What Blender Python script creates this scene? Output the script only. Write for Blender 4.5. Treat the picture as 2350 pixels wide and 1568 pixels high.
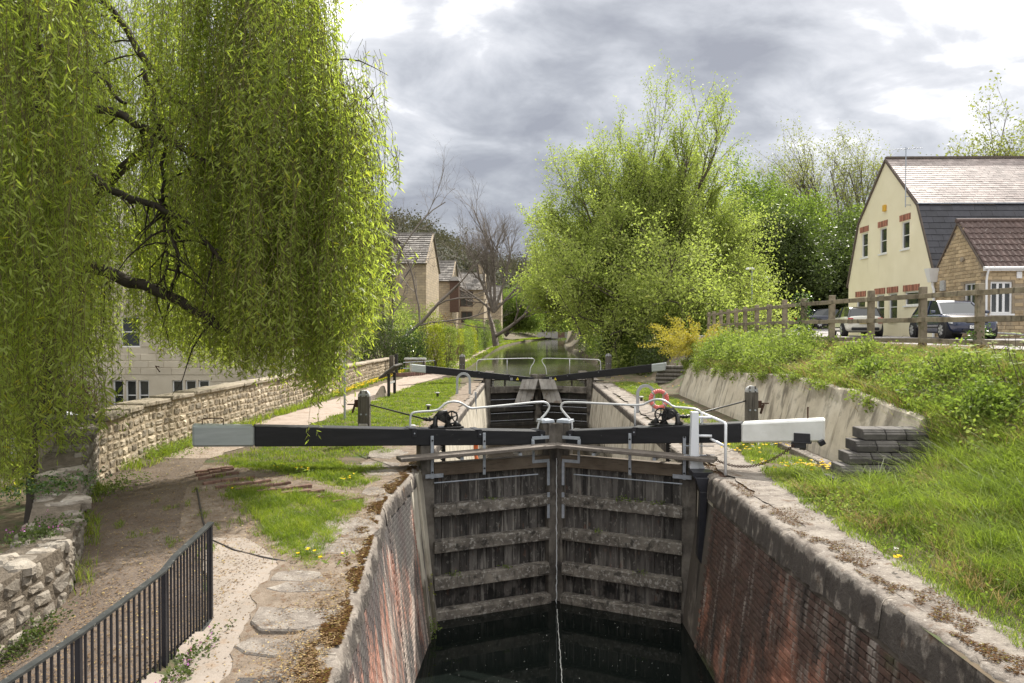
import bpy, bmesh, math, random
import numpy as np
from mathutils import Matrix, Vector, Euler

random.seed(7)
rng = np.random.default_rng(11)
R = math.radians
for o in list(bpy.data.objects):
    bpy.data.objects.remove(o)
scene = bpy.context.scene
COL = scene.collection

# ------------------------------------------------------------------ camera
CAMZ = 2.5
YAW = math.atan(33 / 1700); PITCH = math.atan(29 / 1700)
cam_d = bpy.data.cameras.new('camera')
cam_d.sensor_width = 36; cam_d.lens = 36 * 1700 / 2350
cam_d.clip_start = .1; cam_d.clip_end = 6000
cam = bpy.data.objects.new('camera', cam_d)
cam.location = (0, 0, CAMZ)
cam.rotation_euler = (R(90) - PITCH, 0, YAW)
COL.objects.link(cam); scene.camera = cam

# ------------------------------------------------------------------ sun, sky, exposure
SUN_AZ = R(30)      # from +Y towards +X
SUN_EL = R(46)
sd = bpy.data.lights.new('sun', 'SUN'); sd.energy = 4.9; sd.angle = R(.6); sd.color = (1, .945, .86)
sun = bpy.data.objects.new('sun', sd); COL.objects.link(sun)
sv = Vector((math.sin(SUN_AZ) * math.cos(SUN_EL), math.cos(SUN_AZ) * math.cos(SUN_EL), math.sin(SUN_EL)))
sun.rotation_euler = sv.to_track_quat('Z', 'Y').to_euler()
scene.view_settings.view_transform = 'Standard'
scene.view_settings.look = 'None'
scene.view_settings.gamma = 1
scene.view_settings.use_curve_mapping = False
scene.view_settings.exposure = 0.66
world = bpy.data.worlds.new('World'); scene.world = world; world.use_nodes = True


class NT:
    """small helper to write node trees"""
    def __init__(s, tree):
        s.t = tree; s.n = tree.nodes; s.l = tree.links
    def add(s, typ, **kw):
        n = s.n.new(typ)
        for k, v in kw.items():
            if k.startswith('i_'):
                key = k[2:]
                key = int(key) if key.isdigit() else key.replace('_', ' ')
                sock = n.inputs[key]
                if hasattr(v, 'is_output'):
                    s.l.new(v, sock)
                else:
                    sock.default_value = v
            else:
                setattr(n, k, v)
        return n
    def math(s, op, a, b=0., c=None, clamp=False):
        n = s.n.new('ShaderNodeMath'); n.operation = op; n.use_clamp = clamp
        for i, v in enumerate((a, b) if c is None else (a, b, c)):
            if hasattr(v, 'is_output'): s.l.new(v, n.inputs[i])
            else: n.inputs[i].default_value = v
        return n.outputs[0]
    def mix(s, f, a, b, mode='MIX'):
        n = s.n.new('ShaderNodeMix'); n.data_type = 'RGBA'; n.blend_type = mode
        for i, v in ((0, f), (6, a), (7, b)):
            if hasattr(v, 'is_output'): s.l.new(v, n.inputs[i])
            else: n.inputs[i].default_value = v if i == 0 else (*v[:3], 1)
        return n.outputs[2]
    def ramp(s, f, stops, interp='LINEAR'):
        n = s.n.new('ShaderNodeValToRGB'); e = n.color_ramp; e.interpolation = interp
        while len(e.elements) < len(stops): e.elements.new(.5)
        for el, (p, c) in zip(e.elements, stops):
            el.position = p; el.color = (*c[:3], 1) if not isinstance(c, (int, float)) else (c, c, c, 1)
        s.l.new(f, n.inputs[0]); return n.outputs[0]
    def noise(s, vec, scale=5, detail=5, rough=.55, dist=0.):
        n = s.add('ShaderNodeTexNoise', i_Scale=scale, i_Detail=detail, i_Roughness=rough, i_Distortion=dist)
        if vec is not None: s.l.new(vec, n.inputs['Vector'])
        return n.outputs[0]
    def vmap(s, vec, scale=(1, 1, 1), loc=(0, 0, 0), rot=(0, 0, 0)):
        n = s.add('ShaderNodeMapping'); n.inputs['Scale'].default_value = scale; n.inputs['Location'].default_value = loc
        n.inputs['Rotation'].default_value = rot
        s.l.new(vec, n.inputs[0]); return n.outputs[0]


def build_world():
    w = NT(world.node_tree)
    for n in list(w.n): w.n.remove(n)
    out = w.add('ShaderNodeOutputWorld')
    sky = w.add('ShaderNodeTexSky'); sky.sky_type = 'NISHITA'; sky.sun_disc = False
    sky.sun_elevation = SUN_EL; sky.sun_rotation = SUN_AZ
    sky.air_density = 1; sky.dust_density = 1.5
    bg = w.add('ShaderNodeBackground', i_Color=sky.outputs[0], i_Strength=.09)
    tc = w.add('ShaderNodeTexCoord')
    d = tc.outputs['Generated']
    sp = w.add('ShaderNodeSeparateXYZ'); w.l.new(d, sp.inputs[0])
    zc = w.math('ADD', w.math('MAXIMUM', sp.outputs[2], 0.), .42)
    cb = w.add('ShaderNodeCombineXYZ', i_X=w.math('DIVIDE', sp.outputs[0], zc), i_Y=w.math('DIVIDE', sp.outputs[1], zc), i_Z=.0)
    p = cb.outputs[0]
    n1 = w.noise(w.vmap(p, (1.5, 1.9, 1), (3.1, 1.4, 0), (0, 0, R(-25))), 1.0, 6, .5, .3)
    n2 = w.noise(w.vmap(p, (2.6, 3.4, 1), (7.3, 2.2, 0), (0, 0, R(-28))), 1.9, 9, .55, .35)
    f = w.math('ADD', w.math('MULTIPLY', n1, .95), w.math('MULTIPLY', n2, .85)); f = w.math('SUBTRACT', f, .39)
    # broad shapes of the cloud cover: seen bright and slate-grey banks, unseen fill banks
    def blob(az, el, r, amt):
        v = (math.sin(R(az)) * math.cos(R(el)), math.cos(R(az)) * math.cos(R(el)), math.sin(R(el)))
        dp = w.add('ShaderNodeVectorMath', operation='DOT_PRODUCT'); w.l.new(d, dp.inputs[0]); dp.inputs[1].default_value = v
        mr = w.add('ShaderNodeMapRange', interpolation_type='SMOOTHSTEP')
        w.l.new(dp.outputs['Value'], mr.inputs[0])
        mr.inputs[1].default_value = math.cos(R(r)); mr.inputs[2].default_value = 1
        mr.inputs[3].default_value = 0; mr.inputs[4].default_value = amt
        return mr.outputs[0]
    for az, el, r, amt in ((-10, 20, 13, .12), (-2, 24, 8, .07), (32, 17, 15, .16), (-3, 9, 15, -.15), (17, 19, 9, -.13), (10, 12, 12, -.04),
                           (24, 28, 9, -.08), (10, 19, 6, .05), (-24, 22, 16, .16), (60, 45, 40, .16), (150, 45, 70, .14), (-110, 45, 60, .14), (0, 90, 58, .30)):  # closing entries: unseen white cloud overhead and behind, added to raise ambient light
        f = w.math('ADD', f, blob(az, el, r, amt))
    colr = w.ramp(f, [(.30, (.245, .257, .295)), (.42, (.33, .345, .38)), (.52, (.44, .455, .49)), (.62, (.55, .56, .59)), (.72, (.84, .84, .85)), (.86, (1.6, 1.58, 1.55))])
    bg2 = w.add('ShaderNodeBackground', i_Color=colr, i_Strength=.98)
    ms = w.add('ShaderNodeMixShader')
    w.l.new(w.math('ADD', .94, 0), ms.inputs[0])
    w.l.new(bg.outputs[0], ms.inputs[1]); w.l.new(bg2.outputs[0], ms.inputs[2])
    w.l.new(ms.outputs[0], out.inputs[0])


build_world()

# ------------------------------------------------------------------ geometry helpers
CY, SY, CP, SP = math.cos(YAW), math.sin(YAW), math.cos(PITCH), math.sin(PITCH)
FW = np.array([-SY * CP, CY * CP, -SP]); RT = np.array([CY, SY, 0.]); UP = np.cross(RT, FW)


def at(px, py, Y):
    """point of the place at depth Y metres seen at (px, py) of the 2350-wide photograph"""
    d = FW * 1700 + RT * (px - 1175) - UP * (py - 784)
    p = np.array([0, 0, CAMZ]) + d * (Y / d[1])
    return (float(p[0]), float(p[1]), float(p[2]))


def sstep(a, b, x):
    t = np.clip((x - a) / (b - a), 0, 1); return t * t * (3 - 2 * t)


def wob(x, y, s=1.):
    """cheap smooth noise, about -1..1"""
    x = np.asarray(x, float) * s; y = np.asarray(y, float) * s
    return (np.sin(1.3 * x + 2.1 * y + .5) + np.sin(2.9 * x - 1.7 * y + 1.9) + .6 * np.sin(5.1 * x + 4.3 * y + 4) + .5 * np.sin(-7.7 * x + 9.1 * y + 2.2) + .4 * np.sin(13.1 * x + 6.7 * y)) / 3.


def setp(o, label=None, cat=None, group=None, kind=None):
    if label: o['label'] = label
    if cat: o['category'] = cat
    if group: o['group'] = group
    if kind: o['kind'] = kind
    return o


def thing(name, label, cat, loc=(0, 0, 0), rz=0, group=None):
    o = bpy.data.objects.new(name, None); COL.objects.link(o)
    o.empty_display_size = .2
    o.location = loc; o.rotation_euler = (0, 0, rz)
    return setp(o, label, cat, group)


def pinv(parent):
    m = Matrix.Identity(4); p = parent
    chain = []
    while p is not None:
        chain.append(p); p = p.parent
    for c in reversed(chain):
        m = m @ c.matrix_parent_inverse @ (Matrix.Translation(c.location) @ c.rotation_euler.to_matrix().to_4x4() @ Matrix.Diagonal((*c.scale, 1)))
    return m.inverted()


class MB:
    """collects shapes and links them as one mesh object"""
    def __init__(s, fn=None, flip=False):
        s.v = []; s.f = []; s.t = []; s.fn = fn; s.flip = flip
    def addv(s, pts, tint=.5):
        i = len(s.v)
        for p in pts:
            s.v.append(tuple(s.fn(*p)) if s.fn else tuple(p)); s.t.append(tint)
        return i
    def addf(s, f):
        s.f.append(tuple(reversed(f)) if s.flip else tuple(f))
    def box(s, c, size, rot=None, tint=.5, top=1., topy=None, shift=(0, 0)):
        hx, hy, hz = size[0] / 2, size[1] / 2, size[2] / 2
        ty = top if topy is None else topy
        P = [(-hx, -hy, -hz), (hx, -hy, -hz), (hx, hy, -hz), (-hx, hy, -hz),
             (-hx * top + shift[0], -hy * ty + shift[1], hz), (hx * top + shift[0], -hy * ty + shift[1], hz), (hx * top + shift[0], hy * ty + shift[1], hz), (-hx * top + shift[0], hy * ty + shift[1], hz)]
        if rot is not None:
            m = rot if isinstance(rot, Matrix) else Euler(rot).to_matrix()
            P = [tuple(m @ Vector(p)) for p in P]
        i = s.addv([(p[0] + c[0], p[1] + c[1], p[2] + c[2]) for p in P], tint)
        for f in ((0, 3, 2, 1), (4, 5, 6, 7), (0, 1, 5, 4), (1, 2, 6, 5), (2, 3, 7, 6), (3, 0, 4, 7)):
            s.addf([i + k for k in f])
        return s
    def hexa(s, P, tint=.5):
        """8 corners: bottom loop then top loop"""
        i = s.addv(P, tint)
        for f in ((0, 3, 2, 1), (4, 5, 6, 7), (0, 1, 5, 4), (1, 2, 6, 5), (2, 3, 7, 6), (3, 0, 4, 7)):
            s.addf([i + k for k in f])
        return s
    def beam(s, a, b, w, h, tint=.5, up=(0, 0, 1)):
        a = Vector(a); b = Vector(b); d = b - a; L = d.length
        if L < 1e-6: return s
        x = d / L; y = Vector(up).cross(x)
        if y.length < 1e-4: y = Vector((0, 1, 0)).cross(x)
        y.normalize(); z = x.cross(y)
        m = Matrix((x, y, z)).transposed()
        return s.box(tuple((a + b) / 2), (L, w, h), m, tint)
    def quad(s, pts, tint=.5):
        i = s.addv(pts, tint); s.addf(range(i, i + len(pts))); return s
    def tube(s, pts, r, n=8, cap=True, tint=.5, closed=False):
        P = [Vector(p) for p in pts]; k = len(P)
        rr = r if hasattr(r, '__len__') else [r] * k
        prev = None; rings = []
        for i in range(k):
            if closed: d = P[(i + 1) % k] - P[i - 1]
            else: d = P[min(i + 1, k - 1)] - P[max(i - 1, 0)]
            if d.length < 1e-9: d = Vector((0, 0, 1))
            d.normalize()
            if prev is None:
                a = Vector((0, 0, 1)) if abs(d.z) < .9 else Vector((1, 0, 0))
                u = a.cross(d).normalized()
            else:
                u = (prev - d * prev.dot(d))
                u = u.normalized() if u.length > 1e-6 else prev
            prev = u; w = d.cross(u)
            rings.append(s.addv([tuple(P[i] + (u * math.cos(2 * math.pi * j / n) + w * math.sin(2 * math.pi * j / n)) * rr[i]) for j in range(n)], tint))
        for i in range(k - (0 if closed else 1)):
            a, b = rings[i], rings[(i + 1) % k]
            for j in range(n):
                s.addf((a + j, a + (j + 1) % n, b + (j + 1) % n, b + j))
        if cap and not closed:
            s.addf([rings[0] + j for j in reversed(range(n))]); s.addf([rings[-1] + j for j in range(n)])
        return s
    def cyl(s, a, b, r, n=12, tint=.5, r2=None):
        return s.tube([a, b], [r, r if r2 is None else r2], n, True, tint)
    def prism(s, poly, off, tint=.5):
        """polygon (list of 3d points) pushed along off"""
        n = len(poly); i = s.addv(poly, tint); j = s.addv([(p[0] + off[0], p[1] + off[1], p[2] + off[2]) for p in poly], tint)
        s.addf([i + k for k in range(n)]); s.addf([j + k for k in reversed(range(n))])
        for k in range(n):
            s.addf((i + k, j + k, j + (k + 1) % n, i + (k + 1) % n))
        return s
    def grid(s, rows, tint=.5, closed=False):
        n = len(rows[0]); idx = [s.addv(r, tint) for r in rows]
        for a, b in zip(idx[:-1], idx[1:]):
            for j in range(n - (0 if closed else 1)):
                s.addf((a + j, a + (j + 1) % n, b + (j + 1) % n, b + j))
        return s
    def mesh(s, name, mt=None, bevel=0, smooth=False, segs=1):
        me = bpy.data.meshes.new(name)
        me.from_pydata(s.v, [], s.f)
        at_ = me.attributes.new('tint', 'FLOAT', 'POINT'); at_.data.foreach_set('value', np.array(s.t, dtype=np.float32))
        if bevel > 0:
            bm = bmesh.new(); bm.from_mesh(me)
            bmesh.ops.remove_doubles(bm, verts=bm.verts, dist=1e-5)
            es = [e for e in bm.edges if len(e.link_faces) == 2 and e.calc_face_angle(0) > .5]
            bmesh.ops.bevel(bm, geom=es, offset=bevel, segments=segs, affect='EDGES', profile=.5, clamp_overlap=True)
            bm.to_mesh(me); bm.free()
        if smooth:
            me.polygons.foreach_set('use_smooth', [True] * len(me.polygons))
        if mt: me.materials.append(mt)
        me.update(); return me
    def obj(s, name, mt, parent=None, bevel=0, smooth=False, world=True, segs=1, **kw):
        me = s.mesh(name, mt, bevel, smooth, segs)
        return place(name, me, parent, world, **kw)


def place(name, me, parent=None, world=True, **kw):
    o = bpy.data.objects.new(name, me); COL.objects.link(o)
    if parent is not None:
        o.parent = parent
        if world: o.matrix_parent_inverse = pinv(parent)
    return setp(o, **kw)


def npmesh(name, V, quads=None, tris=None, tint=None, mt=None, smooth=False):
    """fast mesh from numpy arrays"""
    me = bpy.data.meshes.new(name)
    V = np.asarray(V, np.float32).reshape(-1, 3)
    fl = []; tot = []
    if quads is not None and len(quads): fl.append(np.asarray(quads, np.int32).ravel()); tot.append(np.full(len(quads), 4, np.int32))
    if tris is not None and len(tris): fl.append(np.asarray(tris, np.int32).ravel()); tot.append(np.full(len(tris), 3, np.int32))
    loops = np.concatenate(fl); tot = np.concatenate(tot)
    me.vertices.add(len(V)); me.vertices.foreach_set('co', V.ravel())
    me.loops.add(len(loops)); me.loops.foreach_set('vertex_index', loops)
    me.polygons.add(len(tot))
    st = np.concatenate([[0], np.cumsum(tot)[:-1]]).astype(np.int32)
    me.polygons.foreach_set('loop_start', st); me.polygons.foreach_set('loop_total', tot)
    if smooth: me.polygons.foreach_set('use_smooth', np.ones(len(tot), bool))
    if tint is not None:
        a = me.attributes.new('tint', 'FLOAT', 'POINT'); a.data.foreach_set('value', np.asarray(tint, np.float32))
    if mt: me.materials.append(mt)
    me.update(calc_edges=True); me.validate(); return me


def meshdata(me):
    n = len(me.vertices); V = np.empty(n * 3, np.float32); me.vertices.foreach_get('co', V)
    t = np.empty(n, np.float32); me.attributes['tint'].data.foreach_get('value', t)
    return V.reshape(-1, 3), [tuple(p.vertices) for p in me.polygons], t


def pieces(parent, name, meshes, mats, stuff_name, mt, limit=300, **kw):
    """alike pieces: the nearest ones one by one, the rest as one mesh. mats = list of (variant, 4x4 matrix)"""
    key = lambda q: (q[1].translation - Vector((0, 0, CAMZ))).length
    mats = sorted(mats, key=key)
    inv = pinv(parent)
    for k, (vi, m) in enumerate(mats[:limit]):
        o = bpy.data.objects.new(name, meshes[vi]); COL.objects.link(o)
        o.parent = parent; o.matrix_parent_inverse = inv; o.matrix_basis = m
    rest = mats[limit:]
    if rest:
        VV = []; FF = []; TT = []; off = 0
        dat = [meshdata(m) for m in meshes]
        for vi, m in rest:
            V, F, t = dat[vi]; M = np.array(m)
            VV.append(V @ M[:3, :3].T + M[:3, 3]); FF += [tuple(i + off for i in f) for f in F]; TT.append(t); off += len(V)
        me = bpy.data.meshes.new(stuff_name)
        me.from_pydata(np.concatenate(VV).tolist(), [], FF)
        a = me.attributes.new('tint', 'FLOAT', 'POINT'); a.data.foreach_set('value', np.concatenate(TT))
        me.materials.append(mt); me.update()
        o = place(stuff_name, me, parent); o['kind'] = 'stuff'


def brick_meshes(nm, size, mt, n=8, ch=.006, jit=.003, seed=1):
    """n slightly uneven chamfered bricks, front face towards -Y"""
    rr = random.Random(seed); out = []
    for k in range(n):
        mb = MB(); x, y, z = size[0] / 2, size[1], size[2] / 2
        j = lambda a=jit: rr.uniform(-a, a)
        back = [(-x, y, -z), (x, y, -z), (x, y, z), (-x, y, z)]
        mid = [(-x + j(), ch + j(), -z + j()), (x + j(), ch + j(), -z + j()), (x + j(), ch + j(), z + j()), (-x + j(), ch + j(), z + j())]
        fr = [(p[0] * (1 - ch / x), j() - abs(j()), p[2] * (1 - ch / z)) for p in mid]
        i = mb.addv(back + mid + fr, rr.random())
        mb.addf((i + 8, i + 9, i + 10, i + 11))
        for a, b in ((0, 4), (4, 8)):
            for q in range(4):
                mb.addf((i + a + q, i + a + (q + 1) % 4, i + b + (q + 1) % 4, i + b + q))
        out.append(mb.mesh(nm, mt))
    return out


# ------------------------------------------------------------------ materials
def mat(name, cols, scale=4., rough=.8, bump=.25, bscale=None, metal=0., spec=.4, layers=(), tint=.0, stretch=(1, 1, 1), detail=6, bdist=.02, transl=0., coat=0.):
    """noise between cols in place coordinates + masked layers of dirt, plus per-piece tint"""
    m = bpy.data.materials.new(name); m.use_nodes = True
    t = NT(m.node_tree); bs = t.n['Principled BSDF']; out = t.n['Material Output']
    geo = t.add('ShaderNodeNewGeometry'); pos = geo.outputs['Position']
    n = t.noise(t.vmap(pos, stretch), scale, detail, .6)
    k = len(cols)
    col = t.ramp(n, [(.3 + .4 * i / max(1, k - 1), c) for i, c in enumerate(cols)]) if k > 1 else t.mix(0., cols[0], cols[0])
    if tint:
        at_ = t.add('ShaderNodeAttribute', attribute_name='tint')
        v = t.math('ADD', 1 - tint, t.math('MULTIPLY', at_.outputs['Fac'], 2 * tint))
        cb = t.add('ShaderNodeCombineXYZ', i_X=v, i_Y=v, i_Z=v)
        col = t.mix(1., col, cb.outputs[0], 'MULTIPLY')
    for L in layers:
        ln = t.noise(t.vmap(pos, L.get('st', (1, 1, 1)), L.get('loc', (0, 0, 0))), L.get('scale', 3), L.get('detail', 5), L.get('nr', .6))
        if 'z' in L:     # stronger with height: (z0, z1, amount)
            sp = t.add('ShaderNodeSeparateXYZ'); t.l.new(pos, sp.inputs[0])
            mr = t.add('ShaderNodeMapRange'); t.l.new(sp.outputs[2], mr.inputs[0])
            mr.inputs[1].default_value, mr.inputs[2].default_value = L['z'][0], L['z'][1]
            mr.inputs[3].default_value = 0; mr.inputs[4].default_value = L['z'][2]
            ln = t.math('ADD', ln, mr.outputs[0])
        if 'y' in L:
            sp = t.add('ShaderNodeSeparateXYZ'); t.l.new(pos, sp.inputs[0])
            mr = t.add('ShaderNodeMapRange'); t.l.new(sp.outputs[1], mr.inputs[0])
            mr.inputs[1].default_value, mr.inputs[2].default_value = L['y'][0], L['y'][1]
            mr.inputs[3].default_value = 0; mr.inputs[4].default_value = L['y'][2]
            ln = t.math('ADD', ln, mr.outputs[0])
        mr = t.add('ShaderNodeMapRange', interpolation_type='SMOOTHSTEP'); t.l.new(ln, mr.inputs[0])
        mr.inputs[1].default_value, mr.inputs[2].default_value = L['lo'], L['hi']
        mr.inputs[3].default_value = 0; mr.inputs[4].default_value = L.get('amt', 1.)
        col = t.mix(mr.outputs[0], col, L['col'])
    t.l.new(col, bs.inputs['Base Color'])
    bs.inputs['Roughness'].default_value = rough; bs.inputs['Metallic'].default_value = metal
    bs.inputs['Specular IOR Level'].default_value = spec
    if coat: bs.inputs['Coat Weight'].default_value = coat; bs.inputs['Coat Roughness'].default_value = .05
    if bump:
        bn = t.noise(t.vmap(pos, stretch), bscale or scale * 6, 6, .65)
        b = t.add('ShaderNodeBump', i_Strength=bump, i_Distance=bdist, i_Height=bn)
        t.l.new(b.outputs[0], bs.inputs['Normal'])
    return m


def leafmat(name, c1, c2, tr=.45, rough=.45, spec=.35, trc=None, yellow=None):
    m = bpy.data.materials.new(name); m.use_nodes = True
    t = NT(m.node_tree); bs = t.n['Principled BSDF']; out = t.n['Material Output']
    a = t.add('ShaderNodeAttribute', attribute_name='tint').outputs['Fac']
    stops = [(0., c1), (.85, c2)] + ([(1., yellow)] if yellow else [])
    col = t.ramp(a, stops)
    t.l.new(col, bs.inputs['Base Color']); bs.inputs['Roughness'].default_value = rough
    bs.inputs['Specular IOR Level'].default_value = spec
    tl = t.add('ShaderNodeBsdfTranslucent')
    tc = t.mix(1., col, trc or (1.9, 2.1, .9), 'MULTIPLY')
    t.l.new(tc, tl.inputs[0])
    ms = t.add('ShaderNodeMixShader', i_0=tr); t.l.new(bs.outputs[0], ms.inputs[1]); t.l.new(tl.outputs[0], ms.inputs[2])
    t.l.new(ms.outputs[0], out.inputs[0]); return m


def glassy(name, col=(.02, .025, .03), rough=.05, spec=.6):
    m = bpy.data.materials.new(name); m.use_nodes = True
    b = m.node_tree.nodes['Principled BSDF']; b.inputs['Base Color'].default_value = (*col, 1)
    b.inputs['Roughness'].default_value = rough; b.inputs['Specular IOR Level'].default_value = spec
    return m


M = {}
M['oak'] = mat('weathered_oak', [(.05, .044, .038), (.12, .105, .088), (.20, .18, .152)], 3, .85, .5, 30, tint=.25, stretch=(1, 1, 1), layers=[dict(scale=6, st=(1, 1, .25), lo=.55, hi=.72, col=(.27, .25, .21), amt=.6), dict(scale=2.2, lo=.55, hi=.7, col=(.018, .016, .014), amt=.75)])
M['gate_plank'] = mat('wet_gate_boards', [(.027, .024, .022), (.078, .070, .063), (.135, .125, .112)], 2.2, .7, .6, 30, tint=.5, stretch=(3, 3, .6),
    layers=[dict(scale=7, st=(1.6, 1.6, .12), lo=.53, hi=.68, col=(.30, .28, .245), amt=.8), dict(scale=16, st=(1, 1, .6), loc=(2, 2, 2), lo=.58, hi=.66, col=(.26, .245, .215), amt=.6), dict(scale=9, st=(1, 1, .1), loc=(3, 8, 0), lo=.55, hi=.66, col=(.010, .009, .008), amt=.8),
            dict(scale=11, st=(1, 1, .4), loc=(9, 1, 0), lo=.60, hi=.70, col=(.20, .10, .06), amt=.35), dict(scale=5, st=(1, 1, 1), z=(-1.9, -2.8, .22), lo=.62, hi=.8, col=(.008, .008, .007), amt=.9)])
M['gate_rail'] = mat('lichened_gate_rails', [(.07, .06, .05), (.15, .132, .11), (.23, .205, .17)], 4, .85, .5, 30, tint=.2, stretch=(1, 1, 1.4),
    layers=[dict(scale=17, lo=.54, hi=.62, col=(.38, .36, .325), amt=.75), dict(scale=6, loc=(4, 2, 7), lo=.54, hi=.66, col=(.02, .018, .015), amt=.75), dict(scale=8, st=(1, 1, .2), loc=(1, 6, 0), lo=.58, hi=.68, col=(.03, .028, .02), amt=.5)])
M['top_rail'] = mat('brown_top_rail', [(.095, .07, .048), (.17, .135, .098)], 3, .8, .4, 40, tint=.15, layers=[dict(scale=14, st=(.3, .3, 3), lo=.5, hi=.7, col=(.045, .034, .025), amt=.6)])
M['black_paint'] = mat('black_beam_paint', [(.008, .0085, .010), (.018, .018, .021)], 3, .5, .18, 60, spec=.35, stretch=(.5, .5, 4), layers=[dict(scale=6, lo=.66, hi=.74, col=(.09, .085, .075), amt=.6)])
M['grey_paint'] = mat('pale_grey_paint', [(.33, .36, .35), (.44, .47, .46)], 3, .55, .12, 50, stretch=(.5, .5, 4), layers=[dict(scale=9, st=(.6, .6, 3), lo=.6, hi=.75, col=(.24, .26, .25), amt=.5)])
M['white_paint'] = mat('white_beam_paint', [(.62, .62, .58), (.76, .76, .73)], 3, .5, .1, 50, layers=[dict(scale=4, st=(.5, .5, 2), lo=.6, hi=.75, col=(.52, .50, .44), amt=.5)])
M['white_metal'] = mat('white_painted_steel', [(.74, .76, .80), (.80, .81, .83)], 3, .35, .03, layers=[dict(scale=14, lo=.66, hi=.75, col=(.45, .43, .38), amt=.5)])
M['galv'] = mat('galvanised_steel', [(.30, .33, .37), (.45, .48, .52)], 14, .45, .06, metal=.35, layers=[dict(scale=22, lo=.62, hi=.72, col=(.16, .15, .13), amt=.6)])
M['rail_paint'] = mat('silver_handrail', [(.50, .51, .51), (.66, .66, .65)], 8, .38, .04, metal=.15)
M['iron'] = mat('greased_black_iron', [(.010, .010, .011), (.035, .033, .030)], 12, .42, .3, 60, metal=.3, spec=.5)
M['black_metal'] = mat('black_painted_steel', [(.012, .012, .016), (.022, .022, .028)], 12, .4, .08, spec=.5)
M['rust'] = mat('rusty_iron', [(.045, .022, .014), (.10, .055, .035)], 20, .8, .4, metal=.2)
M['brick_r'] = mat('stained_red_brick', [(.20, .085, .055), (.31, .14, .092), (.36, .19, .135)], 9, .88, .4, 60, tint=.32,
    layers=[dict(scale=1.1, st=(1, 1, .45), z=(-2.1, -.45, .11), y=(5.8, 10, .19), lo=.52, hi=.66, col=(.040, .031, .026), amt=.85), dict(scale=3.5, st=(1, 1, .12), loc=(1, 4, 0), lo=.54, hi=.66, col=(.03, .026, .023), amt=.8), dict(scale=7, st=(1, 1, .10), loc=(4, 4, 0), lo=.53, hi=.68, col=(.21, .185, .16), amt=.65),
            dict(scale=6, st=(1, 1, .1), loc=(7, 2, 0), lo=.58, hi=.68, col=(.38, .34, .30), amt=.6), dict(scale=1.2, z=(-2.5, -3, .3), lo=.6, hi=.75, col=(.04, .05, .018), amt=.8)])
M['mortar_r'] = mat('stained_mortar', [(.33, .28, .23), (.46, .40, .33)], 9, .95, .4, 80,
    layers=[dict(scale=1.1, st=(1, 1, .45), z=(-2.1, -.45, .11), y=(5.8, 10, .19), lo=.52, hi=.66, col=(.055, .045, .038), amt=.85), dict(scale=3.5, st=(1, 1, .12), loc=(1, 4, 0), lo=.56, hi=.66, col=(.03, .026, .022), amt=.8)])
M['brick_l'] = mat('lime_washed_brick', [(.22, .10, .07), (.31, .15, .105), (.35, .20, .15)], 7, .88, .4, 60, tint=.25,
    layers=[dict(scale=2.2, st=(1, 1, .22), y=(7, 12.5, .10), z=(-.6, -2.4, .06), lo=.54, hi=.68, col=(.40, .36, .31), amt=.75), dict(scale=2.3, st=(1, 1, .4), z=(-1.3, -.15, .26), loc=(2, 9, 1), lo=.50, hi=.64, col=(.045, .042, .042), amt=.92),
            dict(scale=6, st=(1, 1, .07), loc=(2, 2, 0), y=(8, 13, .06), lo=.50, hi=.62, col=(.085, .078, .07), amt=.85)])
M['mortar_l'] = mat('pale_mortar', [(.36, .31, .26), (.44, .39, .33)], 9, .95, .4, 80,
    layers=[dict(scale=2.3, st=(1, 1, .4), z=(-1.3, -.15, .26), loc=(2, 9, 1), lo=.50, hi=.64, col=(.045, .042, .042), amt=.94), dict(scale=6, st=(1, 1, .07), loc=(2, 2, 0), y=(8, 13, .06), lo=.50, hi=.62, col=(.085, .078, .07), amt=.88)])
M['coping'] = mat('old_coping_stone', [(.125, .103, .085), (.22, .19, .16), (.305, .27, .23)], 3.5, .92, .8, 30, tint=.15, bdist=.03,
    layers=[dict(scale=5, lo=.56, hi=.68, col=(.085, .07, .058), amt=.7), dict(scale=3, loc=(5, 5, 5), lo=.58, hi=.70, col=(.10, .05, .02), amt=.7), dict(scale=22, lo=.58, hi=.68, col=(.44, .41, .36), amt=.6), dict(scale=7, st=(1, 1, .5), z=(-.02, -.13, .30), lo=.62, hi=.78, col=(.045, .037, .032), amt=.85)])
M['coping_face'] = mat('blackened_coping_face', [(.06, .05, .042), (.13, .11, .09), (.20, .17, .14)], 4, .92, .8, 30, tint=.15, bdist=.03,
    layers=[dict(scale=6, st=(1, 1, .25), lo=.55, hi=.68, col=(.02, .018, .016), amt=.8), dict(scale=15, lo=.6, hi=.7, col=(.30, .27, .23), amt=.5)])
M['render'] = mat('weathered_render', [(.36, .32, .25), (.50, .45, .36), (.58, .54, .45)], 2.5, .9, .3, 40,
    layers=[dict(scale=2.2, st=(1, 1, .1), lo=.54, hi=.66, col=(.17, .14, .10), amt=.7), dict(scale=6, st=(1, 1, .08), loc=(3, 3, 0), lo=.57, hi=.68, col=(.09, .075, .055), amt=.7), dict(scale=2, z=(-1.5, -2.1, .4), lo=.7, hi=.85, col=(.06, .05, .03), amt=.85)])
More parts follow.
